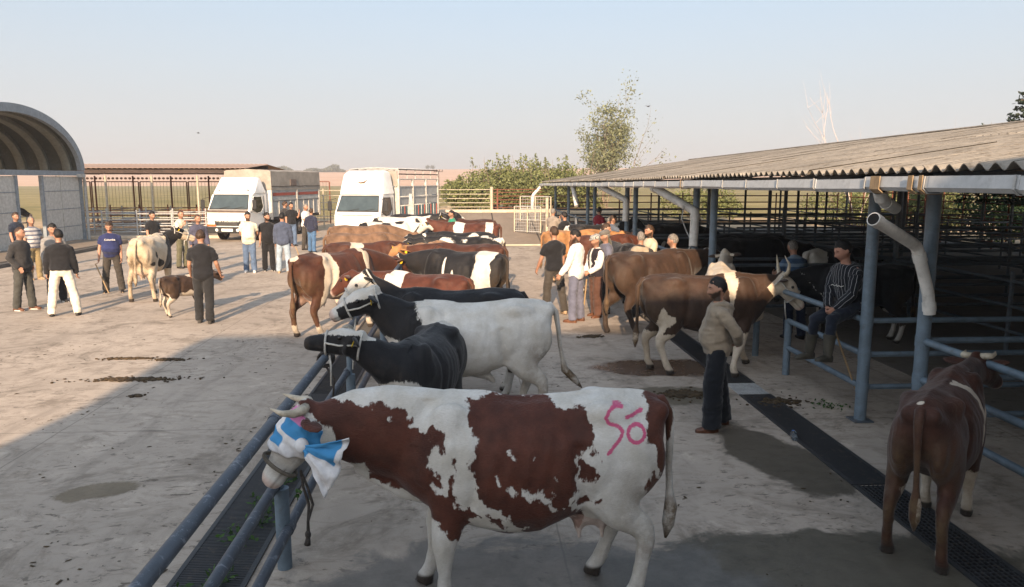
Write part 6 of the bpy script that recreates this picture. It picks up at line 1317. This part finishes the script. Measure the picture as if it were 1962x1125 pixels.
person(ft(125, 605), R(112), 1.77, top=BLK, sleeve=1, jacket=.010, bottom=C('off_white', .62, .56, .46), shoe=S_BLK, label='man in black jacket and white trousers seen from behind', group=GL, legs=((4, 12, 0), (-2, 12, -6)), arms=((2, 14, 22), (4, 12, 14)), head=(25, 4), hem=.93)
p, i6 = person(ft(219, 560), R(-72), 1.74, top=NAVY, bottom=DGREY, shoe=S_BLK, shoe_sole=S_TAN, hair='brown', belly=.10, label='stout man in navy t-shirt with white lettering holding a stick', group=GL, tuck=BELT, legs=((2, 8, -2), (-2, 8, -4)), head=(0, 18), arms=((4, 8, 14), (8, 14, 10)))
q = txt('Columbia', .062, M_PLATE, p, (.165, .01, 1.315), (R(90), 0, R(90)), 'lettering', .003); q.rotation_euler = (R(84), 0, R(90)); m = MB(); m.box((0, -.17, 1.295), (.006, -.145, 1.33)); 
w = p.matrix_world if False else None
c6 = Vector(ft(219, 560)); stick((c6.x - .34, c6.y - .12, .72), (c6.x + .02, c6.y - .32, .02), 'pale stick held by the stout man in the navy t-shirt')
person(hd(290, 405, 1.76), R(-25), 1.76, top=BLK, bottom=BLK, shoe=S_BLK, label='man in black t-shirt behind the spotted cow', group=GL, head=(-5, 5))
person(hd(345, 403, 1.80), R(-20), 1.80, top=CREAMC, bottom=OLIVE, shoe=S_BLK, hair='brown', style='thin', label='man in cream shirt with hand to his mouth behind the spotted cow', group=GL, arm_vec=(None, ((.35, -.25, -.9), (.45, .35, .82))), head=(-15, 5), belly=.05)
person(hd(378, 411, 1.74), R(-60), 1.74, top=INDIGO, bottom=INDIGO, shoe=S_BLK, hair='brown', style='thin', label='man in dusky blue shirt behind the man in black', group=GL, head=(20, 8), sleeve=1)
person((-5.12, 14.72), R(100), 1.80, top=BLK, bottom=C('black2', .02, .02, .021), shoe=C('suede', .05, .045, .04), hair='brown', label='broad man in black t-shirt and trousers seen from behind leading the calf', group=GL, arms=((10, 12, 45), (6, 16, 40)), legs=((6, 2, 0), (-5, 1, -10)), hem=.82, head=(5, 4))
person(ft(480, 522), R(-80), 1.80, top=CREAMC, bottom=JEAN, shoe=S_WHT, label='man in cream polo and blue jeans with hands behind his back', group=GT, arm_vec=(((-.35, .2, -.9), (-.35, -.55, -.75)), ((-.35, -.2, -.9), (-.35, .55, -.75))), head=(25, 4), belly=.06, beard=True, hem=.82)
person(ft(516, 519), R(-70), 1.76, top=BLK, bottom=BLK, shoe=S_BLK, shoe_sole=S_WHT, label='man in black t-shirt and black trousers beside the cream polo', group=GT, head=(35, 2), belly=.03, beard=True, hem=.8)
person(ft(545, 523), R(95), 1.78, top=DBLUE, sleeve=1, jacket=.010, bottom=LJEAN, shoe=S_TAN, label='man in blue jacket and light jeans seen from behind', group=GT, head=(-10, 0), belly=.05, hem=.84, legs=((3, 5, -2), (-3, 5, -5)))
c13 = Vector(ft(545, 523)); stick((c13.x + .36, c13.y, .78), (c13.x + .62, c13.y - .05, .02), 'thin stick held by the man in the blue jacket')
person(hd(545, 386, 1.84), R(60), 1.84, top=BLK2, bottom=JEAN, shoe=S_BLK, hair='brown', label='tall man in black t-shirt seen from behind near the truck side', group=GT, head=(-30, 0))
person(hd(557, 388, 1.80), R(-60), 1.80, top=BLK, bottom=JEAN, shoe=S_BLK, label='young man in black t-shirt with hand at his chin by the truck', group=GT, arm_vec=(((.2, .3, -.9), (.3, .1, .9)), None), head=(20, 0))
person((ft(588, 479)[0], 30.1), R(-20), 1.80, top=WHT, bottom=DGREY, shoe=S_BLK, hair='grey', label='grey haired man in white shirt with folded arms beside the truck', group=GT, arm_vec=(((.25, .1, -.95), (.45, -.85, .0)), ((.25, -.1, -.95), (.45, .85, .05))), head=(-10, 0), belly=.04)
person(ft(599, 484), R(70), 1.66, top=C('navy_jacket', .022, .025, .045), sleeve=1, jacket=.008, bottom=C('jeans2', .06, .12, .22), shoe=S_BLK, hair='brown', label='short man in navy jacket and bright blue jeans by the truck', group=GT, arm_vec=(pocket, pocketR), hem=.84)
person(hd(866, 403, 1.72), R(200), 1.72, top=GREEN, bottom=JEAN, shoe=S_BLK, label='man in green shirt behind the white faced red cow', group='men scattered at the back of the yard')
person((ft(1060, 496)[0], 26.4), R(60), 1.74, top=C('grey_shirt', .23, .195, .165), sleeve=1, bottom=BLUEG, shoe=S_TAN, hair='grey', style='thin', label='man in grey shirt with hands at his face by the ramp', group=GR_, arm_vec=(((.4, .2, -.8), (.25, -.2, .93)), ((.4, -.2, -.8), (.25, .2, .93))), hem=.8)
person(hd(1082, 406, 1.76), R(130), 1.76, top=BLK, bottom=BLK2, shoe=S_BLK, label='man in black t-shirt by the sorting rails', group=GR_)
person((1.72, 15.35), R(110), 1.80, top=BLK, bottom=DGREY, shoe=S_TAN, hair='brown', label='man in black t-shirt left of the white sweater, arm hanging', group=GR_, arms=((14, 16, 30), (4, 8, 14)), head=(10, 0), legs=((4, 6, 0), (-10, 6, -14)))
person((2.05, 14.45), R(150), 1.80, top=WHT, sleeve=1, bottom=BLUEG, shoe=S_BRN, label='bearded man in white sweater and blue grey trousers', group=GR_, beard=True, arms=((14, 14, 35), (6, 10, 22)), head=(10, 22), hem=.8, legs=((3, 3, -2), (-3, 3, -5)))
person((2.52, 14.95), R(205), 1.66, top=WHT, sleeve=1, bottom=BROWNC, shoe=S_BRN, hair='grey', label='old man in checked flat cap, dark waistcoat and brown trousers', group=GR_, vest=C('waistcoat', .020, .017, .022), cap=CHECK, arm_vec=(((.2, .1, -1), (.75, -.4, -.5)), ((.2, -.1, -1), (.75, .4, -.5))), loose=.025)
stick((2.30, 14.72, .80), (2.22, 14.62, .02), 'pale stick of the old man in the checked cap', .016)
person((2.78, 15.35), R(190), 1.72, top=BLUEG, sleeve=1, bottom=BLK2, shoe=S_BLK, hair='grey', label='man in plain grey flat cap behind the checked cap', group=GR_, cap=C('grey_cap', .11, .10, .09), vest=C('slate_vest', .09, .09, .12))
person(hd(1160, 428, 1.80), R(-20), 1.80, top=C('olive_shirt', .085, .08, .045), bottom=DGREY, shoe=S_BLK, label='bearded man in olive shirt behind the two caps', group=GR_, beard=True, hair='brown')
person(hd(1149, 411, 1.74), R(-20), 1.74, top=WHT, bottom=BLUEG, shoe=S_BLK, hair='grey', label='grey haired man in white shirt bending beside the tan cow', group=GR_, lean=25)
person(hd(1148, 397, 1.78), R(40), 1.78, top=MAROON, bottom=BLK2, shoe=S_BLK, label='man in dark red shirt at the far posts', group=GR_, skin=SKIN)
person(hd(1174, 412, 1.74), R(-10), 1.74, top=C('slate_blue', .09, .11, .15), bottom=BLK2, shoe=S_BLK, hair='brown', label='man in slate blue shirt reaching toward the black and white cow', group=GR_, arm_vec=(None, ((.85, 0, -.3), (.95, 0, -.2))))
person(hd(1228, 444, 1.72), R(70), 1.72, top=BLK2, bottom=BLK2, shoe=S_BLK, hair='grey', style='thin', label='grey haired man in beige waistcoat over black sleeves', group=GR_, vest=BEIGE, belly=.08, head=(30, 0), arm_vec=(None, ((.5, -.3, -.8), (.9, -.3, .1))))
person(hd(1246, 431, 1.80), R(200), 1.80, top=C('cream_shirt', .52, .46, .33), sleeve=.5, bottom=BLK, shoe=S_BLK, hair='brown', label='bearded man in cream shirt facing the beige waistcoat', group=GR_, beard=True, head=(0, 5), arm_vec=(((.45, .25, -.8), (.85, -.2, -.2)), None))
person(hd(1291, 449, 1.72), R(130), 1.72, top=LGREY, sleeve=1, bottom=BLK2, shoe=S_BLK, hair='grey', label='man in pale grey shirt behind the brown bull', group=GR_, head=(20, 0))
# man in the hooded jacket, foreground
person((2.70, 8.0), R(172), 1.70, top=TAUPE, sleeve=1, jacket=.002, bottom=C('black_jeans', .010, .011, .014), shoe=simple('loafer', (.085, .036, .02), .4, .25, 16), hair='black', beard=True, hero=True, belly=.055, hem=.86, label='man in beige hooded jacket standing with hands clasped behind his back', group='men near the camera', extras={'hood': 1}, arm_vec=(((-.165, .085, -.22), (-.06, -.2, -.14)), ((-.165, -.085, -.22), (-.06, .2, -.14))), legs=((6, 5, 0), (-7, 5, -10)), head=(6, 2), hand_in={1: (0, -1, 0), -1: (0, 1, 0)}, fingers_curl=.9, loose=.036)
# young man sitting on the rail
sit = Vector((X0 - .02, 8.52, 1.17)); sp, si = person((sit.x, sit.y), R(196), 1.68, top=PIN, sleeve=1, bottom=C('navy_work', .012, .015, .024), hair='black', style='quiff', hero=True, skin=SKIN2, root_z=(1.17 + .115)/(1.68/1.75), legs=((72, 8, 8), (64, 10, 2)), arm_vec=(((.45, .06, -.88), (.62, -.50, -.60)), ((.45, -.06, -.88), (.62, .50, -.60))), lean=12, head=(-14, 2), boots=simple('rubber_boot', (.05, .045, .034), .6, .35, 8, dirt=((.05, .04, .03), .6)), label='young man in striped black sweater and rubber boots sitting on the pen rail', group='men near the camera', collar=False, hem=.9, hand_in={1: (0, -1, -.3), -1: (0, 1, -.3)}, fingers_curl=1.0, beard=None)
pt = [(.150 + .012*math.cos(k), -.10 + k*.018, 1.22 + .010*math.sin(k*2.1)) for k in range(11)]; m = MB(); m.tube([si['up'](p) for p in pt], .0035, 5); m.build('lettering', M_PLATE, sp)
hh = sp.matrix_world if False else None
k_ = 1.68/1.75; rot = Matrix.Rotation(R(196), 3, 'Z'); wr = rot @ (si['aj'][-1][2] * k_) + sp.location; stick(wr + Vector((-.02, 0, .02)), wr + Vector((.33, -.16, -.98)), 'thin brown stick hanging from the hands of the sitting young man', .011)
person(hd(1530, 460, 1.72), R(100), 1.72, top=BSTR, bottom=C('navy_trousers', .02, .025, .045), shoe=S_BLK, hair='grey', style='thin', label='man in blue striped t-shirt leaning on rails inside the shed', group='men near the camera', extras={'hstripe': 1}, belly=.06, lean=12, arm_vec=(((.55, .35, -.7), (.7, -.3, .1)), ((.55, -.35, -.7), (.7, .3, .1))))
# ------------------------------------------------------------------ small things
# blindfold cloth on the foreground cow, wrapped round her face and knotted behind the jaw
def towel():
    t = NT('printed_towel', .85, .15); a = t.attr('print'); co = t.coord()
    col = t.mix(t.ramp(t.noise(20, 4, .6, co), .3, .7), (.60, .58, .57), (.72, .70, .69)); col = t.mix(t.ramp(a, -.004, .004), col, (.06, .24, .46)); col = t.mix(t.ramp(t.attr('pinkprint'), -.004, .004), col, (.55, .20, .38)); t.color(col); t.bump(t.noise(130, 2, .5, co), .4, .004); return t.mat
M_TOWEL = towel()
def face(tt, ang, grow):
    """a point on the hero's face at distance tt from the poll, angle ang round it (0 = forehead)"""
    hp, hd_, hs, hu = (HERO[k] for k in ('hp', 'hd', 'hs', 'hu')); T = [(.0, .115, .105), (.12, .150, .125), (.21, .152, .128), (.30, .130, .108), (.40, .106, .086)]
    for (a, ru, rw), (b, su, sw) in zip(T, T[1:]):
        if tt <= b: f = (tt - a)/(b - a); ru, rw = ru + f*(su - ru), rw + f*(sw - rw); break
    c = hp + hd_*tt - hu*.085; return c + hu*((ru + grow)*math.cos(ang)) + hs*((rw + grow)*math.sin(ang))
bf = empty('blindfold_cloth', hero.location, hero.rotation_euler.z, 'white cloth with blue and pink print tied over the cow\'s eyes', 'cloth')
sgn0 = 1; nu, nv = 72, 30; vs = []; pr = []; pk = []
for j in range(nv + 1):
    for i in range(nu):
        a = 2*math.pi*i/nu; edge = .315 + .02*math.sin(a*2 + 1) - .10*max(0, -math.cos(a)); t0 = -.005 + .04*abs(math.sin(a)) ; tt = t0 + (edge - t0)*j/nv
        p = face(tt, a, .015 + .008*math.sin(tt*70 + 2.2*math.sin(a*2)) * max(.15, math.sin(a)*sgn0) + .012*noise.noise(Vector((math.cos(a)*3, math.sin(a)*3, tt*14))) + .005*noise.noise(Vector((math.cos(a)*9, math.sin(a)*9, tt*40)))); vs.append(p)
        nz = .02*noise.noise(Vector((math.cos(a)*2, math.sin(a)*2, tt*9))); box = lambda v, lo, hi: min(v - lo, hi - v)
        pr.append(max(min(box(tt, .03, .17), (math.sin(a) - .45)*.12), min(box(tt, .20, .275), (math.cos(a) - .45)*.12), (-math.cos(a) - .62)*.12) + nz); pk.append(min(.085 - tt, (math.cos(a) - .25)*.12) + nz*.5)
m = MB(); m.add(vs, [(j*nu+i, j*nu+(i+1) % nu, (j+1)*nu+(i+1) % nu, (j+1)*nu+i) for j in range(nv) for i in range(nu)])
mm = m.mesh('wrap', M_TOWEL, True); set_attr(mm, 'print', pr); set_attr(mm, 'pinkprint', pk); o = link('wrap', mm, bf); md = o.modifiers.new('t', 'SOLIDIFY'); md.thickness = .006
hp, hd_, hs, hu = (HERO[k] for k in ('hp', 'hd', 'hs', 'hu'))
kn = face(.17, R(100), .03)          # the knot sits on her left cheek, towards the camera
if (Matrix.Rotation(hero.rotation_euler.z, 3, 'Z') @ (kn - hp)).y > 0: kn = face(.17, R(-100), .03); sgn = -1
else: sgn = 1
m = MB(); m.ball(kn, (.045, .035, .05), 12, 8); mm = m.mesh('knot', M_TOWEL, True); set_attr(mm, 'print', [-1.0]*len(mm.vertices)); set_attr(mm, 'pinkprint', [-1.0]*len(mm.vertices)); link('knot', mm, bf)
sy = 1 if kn.y > 0 else -1
# the loose corner of the cloth fans out behind the knot
m = MB(); vs = []; pr = []; N = 22; K = 26
for i in range(N + 1):
    t_ = i/N
    for j in range(K + 1):
        q = j/K; A, B = Vector((-.30, 0, .07)), Vector((-.135, 0, -.28)); e_ = A.lerp(B, q) * (1 + .10*math.sin(q*math.pi) - .06*(abs(q - .33) < .12))
        fold = math.sin(q*17 + t_*2.5)*.016*t_ + math.sin(q*31 - t_*5)*.007*t_ + .012*noise.noise(Vector((q*5, t_*5, 1)))
        p = kn + e_*t_ + Vector((.012*noise.noise(Vector((q*6, t_*6, 4))), sy*(.012 + .05*math.sin(t_*2.0) + fold), -.035*t_*t_*q)); vs.append(p); bl = noise.noise(Vector((q*4, t_*4, 9)))*.06
        pr.append(max(min((.52 + bl - q)*.3, min(t_ - .10, .86 + bl - t_)*.25), min(.22 - t_, q - .5)*.25))
m.add(vs, [(i*(K+1)+j, i*(K+1)+j+1, (i+1)*(K+1)+j+1, (i+1)*(K+1)+j) for i in range(N) for j in range(K)]); mm = m.mesh('loose_end', M_TOWEL, True); set_attr(mm, 'print', pr); set_attr(mm, 'pinkprint', [-1.0]*len(pr)); o = link('loose_end', mm, bf); md = o.modifiers.new('t', 'SOLIDIFY'); md.thickness = .005
# her rope: noseband and lead hanging by the fence
rp = empty('lead_rope', hero.location, hero.rotation_euler.z, 'dark rope halter and knotted lead hanging from the blindfolded cow', 'rope'); m = MB()
ring = [face(.40, 2*math.pi*i/24, .012) for i in range(25)]; m.tube(ring, .013, 7, ref=hd_); m.build('noseband', simple('halter_web', (.13, .11, .085), .85, .25, 20), rp, True)
e = face(.36, math.pi, .01)
for k, off in enumerate((0, .025)):
    m = MB(); m.tube([e, e + Vector((-.02 - off, sy*.03, -.10)), e + Vector((-.05 - off, sy*.03, -.22)), e + Vector((-.04, sy*.03, -.33)), e + Vector((-.035 - off*.3, sy*.035, -.44))], .009, 7); m.build('strand', M_DROPE, rp, True)
m = MB(); m.ball(e + Vector((-.037, sy*.033, -.42)), (.02, .02, .03), 8, 6); m.tube([e + Vector((-.037, sy*.033, -.44)), e + Vector((-.03, sy*.03, -.49))], [.014, .022], 7); m.build('knot', M_DROPE, rp, True)
m = MB(); nb = Vector((1.13, 0, 1.13)); m.tube([nb + Vector((.10*0, .19*math.sin(q)*1.0, .225*math.cos(q))) + Vector((.10*math.cos(q), 0, 0)) for q in np.linspace(0, 2*math.pi, 25)], .009, 7, ref=(1, 0, 0)) if False else None
# white ropes coiled where the calf is tied
for i, (y, z) in enumerate(((8.25, 1.08), (7.0, 1.08))):
    m = MB(); P = [(RX + .07*math.cos(q), y + .012*q/2 - .03, z + .07*math.sin(q)) for q in np.linspace(0, 6.28*3.5, 50)]; m.tube(P, .011, 6); m.tube([P[-1], (RX + .07, y + .04, z - .2), (RX + .05, y + .03, z - .42)], .010, 6); o = m.build('tie_rope', M_ROPE if i == 0 else M_DROPE, None, True); tag(o, ('pale rope wound round the top rail between calf and white bull', 'dark rope tied to the top rail under the calf\'s chin')[i], 'rope', 'ropes tied to the fence')
# weeds in the drain
rg = random.Random(12)
for i, (x, y, s) in enumerate(((-1.72, 4.95, .10), (-1.78, 5.55, .16), (-1.68, 5.85, .15), (-1.74, 6.2, .15), (-1.72, 6.65, .12), (-1.75, 7.1, .10), (-1.45, 6.25, .07), (-1.86, 4.72, .14))):
    m = MB()
    for k in range(34):
        a = rg.uniform(0, 6.28); r = s*rg.random()**.6; h = .02 + .07*rg.random(); b = Vector((x + r*math.cos(a), y + 1.3*r*math.sin(a), .012)); leaf(m, b + Vector((0, 0, h)), .045*rg.uniform(.6, 1.5), rg, .8)
        if k % 3 == 0: m.tube([Vector((x, y, .012)), b + Vector((0, 0, h))], .002, 4)
    o = m.build('weed', M_LEAF5); tag(o, f"{('first','second','third','fourth','fifth','sixth','seventh','nearest')[i]} tuft of green weeds in the slotted drain, counted from the camera" if i < 6 else ('small weed tuft right of the middle rail' if i == 6 else 'feathery weed tuft nearest the bottom edge in the drain'), 'weed', 'weeds in the drain')
# wet patches and puddles: thin sheets with their own outline
def wet_mat(name, c, rough):
    t = NT(name, rough, .5); co = t.coord(True); col = t.mix(t.ramp(t.noise(5, 6, .7, co), .3, .7), tuple(x*.65 for x in c), c); col = t.mix(t.ramp(t.noise(24, 5, .7, co), .55, .65), col, tuple(x*.4 for x in c)); t.color(col); t.rough(t.math('MULTIPLY_ADD', t.noise(3, 5, .7, co), .5, rough - .18, clamp=True)); t.bump(t.noise(60, 3, .6, co), .2, .003); return t.mat
M_WET = wet_mat('wet_concrete', (.11, .095, .072), .36); M_PUD = wet_mat('murky_puddle', (.075, .045, .028), .10); M_DUNGW = wet_mat('trodden_dung', (.085, .066, .034), .55)
def patch(name, pts, mat, label, seed, z=.0035, cat=None):
    rgx = random.Random(seed); P = [Vector(at(*p)) for p in pts]; out = []; n = len(P); cc = sum(P, Vector())/n
    for i in range(n):
        a, b = P[i], P[(i+1) % n]
        for k in range(16): f = k/16; q = a.lerp(b, f); nn = (q - cc).normalized(); out.append(q + nn*((noise.noise(q*2.2 + Vector((seed, 0, 0)))*.20 + noise.noise(q*7)*.09 + noise.noise(q*19)*.04) ))
    m = MB(); vs = [Vector((p.x, p.y, z)) for p in out]; m.add(vs, [tuple(range(len(out)))])
    o = m.build(name, mat); tag(o, kind='structure'); return o
# dung heaps: real crumbs
M_DUNG = simple('dung', (.055, .036, .018), .85, .4, 12, bump=.6)
def dung(c, w, d, n, seed, label, hmax=.03):
    rgx = random.Random(seed); m = MB()
    for i in range(n):
        a = rgx.uniform(0, 6.28); r = abs(rgx.gauss(0, .45)); s = rgx.uniform(.008, .03)*(1.2 if r < .5 else .7); m.ball((c[0] + w*r*math.cos(a), c[1] + d*r*math.sin(a), .004 + s*.3), (s*rgx.uniform(.8, 1.8), s*rgx.uniform(.8, 1.8), s*rgx.uniform(.3, .7)), 6, 3)
    o = m.build('dung', M_DUNG); tag(o, label, 'dung', kind='stuff'); return o
for i, (px, py, w, d, n, lab) in enumerate(((1133, 645, .28, .14, 170, 'dark dung heap on the concrete left of the brown bull'), (250, 728, 1.0, .16, 300, 'brown dung trail across the edge of the shade'), (250, 688, .7, .1, 110, 'short line of dung crumbs in the sunlit yard'), (330, 690, .5, .12, 80, 'dung crumbs just inside the shade edge'), (1310, 756, .5, .28, 300, 'trodden dung behind the hooded man'), (1490, 770, .5, .3, 160, 'dung crumbs beside the black drain grate'), (260, 760, .12, .07, 40, 'small brown dung pat in the shade'), (860, 500, .5, .2, 60, 'dung crumbs under the tied cattle'))):
    p = at(px, py); dung(p, w, d, n, i + 50, lab)
def litter():
    rgx = random.Random(99); m = MB()
    for i in range(5200):
        x, y = rgx.uniform(-7.5, 4.0), 3.5 + 11*rgx.random()**1.4
        if noise.noise(Vector((x*.7, y*.7, 3))) < rgx.uniform(.0, .45): continue
        s = .003 + .010*rgx.random()**2.2; a = rgx.uniform(0, 3.14); L = s*rgx.uniform(1, 3.2); u = Vector((math.cos(a)*L, math.sin(a)*L, 0)); w = Vector((-math.sin(a)*s, math.cos(a)*s, 0)); c = Vector((x, y, .0045)); h = Vector((0, 0, s*.5)); m.add([c - u - w, c + u - w*.7, c + u*.8 + w, c - u*.7 + w, c + h], [(0, 1, 4), (1, 2, 4), (2, 3, 4), (3, 0, 4)])
    return m
tag(litter().build('litter', M_DUNG), 'crumbs of dung and straw scattered over the concrete', 'litter', kind='stuff')
p = at(1590, 778); m = MB()
for k in range(60): leaf(m, (p.x + rg.gauss(0, .12), p.y + rg.gauss(0, .10), .012 + abs(rg.gauss(0, .01))), .04, rg, 1.5)
tag(m.build('grass_clump', M_LEAF5), 'trampled green grass clump on the concrete apron by the pen', 'grass', kind='stuff')
# plastic bottle lying by the grate
p = at(1521, 840); bt = empty('plastic_bottle', (p.x, p.y, .035), R(70), 'crushed clear plastic bottle lying beside the black drain grate', 'bottle')
tg = NT('clear_plastic', .1, .5); tg.b.inputs['Transmission Weight'].default_value = .9; tg.b.inputs['Base Color'].default_value = (.75, .85, .92, 1); tg.b.inputs['IOR'].default_value = 1.35
m = MB(); m.tube([(-.11, 0, 0), (-.105, 0, 0), (-.05, 0, .0), (.0, .004, -.004), (.05, 0, 0), (.085, 0, 0), (.10, 0, 0), (.12, 0, 0)], 0, 14, flat=[(.02, .02), (.03, .032), (.026, .034), (.022, .033), (.028, .033), (.024, .026), (.013, .013), (.012, .012)], ref=(0, 0, 1)); m.build('bottle', tg.mat, bt, True); m = MB(); m.tube([(.118, 0, 0), (.136, 0, 0)], .0155, 12); m.build('cap', simple('cap_blue', (.05, .15, .45), .4, .1), bt)

# ------------------------------------------------------------------ dusty morning air
hz_m = bpy.data.materials.new('dusty_air'); hz_m.use_nodes = True; ht = hz_m.node_tree; ht.nodes.clear()
ho = ht.nodes.new('ShaderNodeOutputMaterial'); hv = ht.nodes.new('ShaderNodeVolumePrincipled'); hv.inputs['Color'].default_value = (.92, .9, .9, 1); hv.inputs['Density'].default_value = .0008; hv.inputs['Anisotropy'].default_value = .2
ht.links.new(hv.outputs[0], ho.inputs['Volume'])
m = MB(); m.box((-1700, -70, -1.5), (1700, 2050, 30)); tag(m.build('haze', hz_m), kind='stuff')
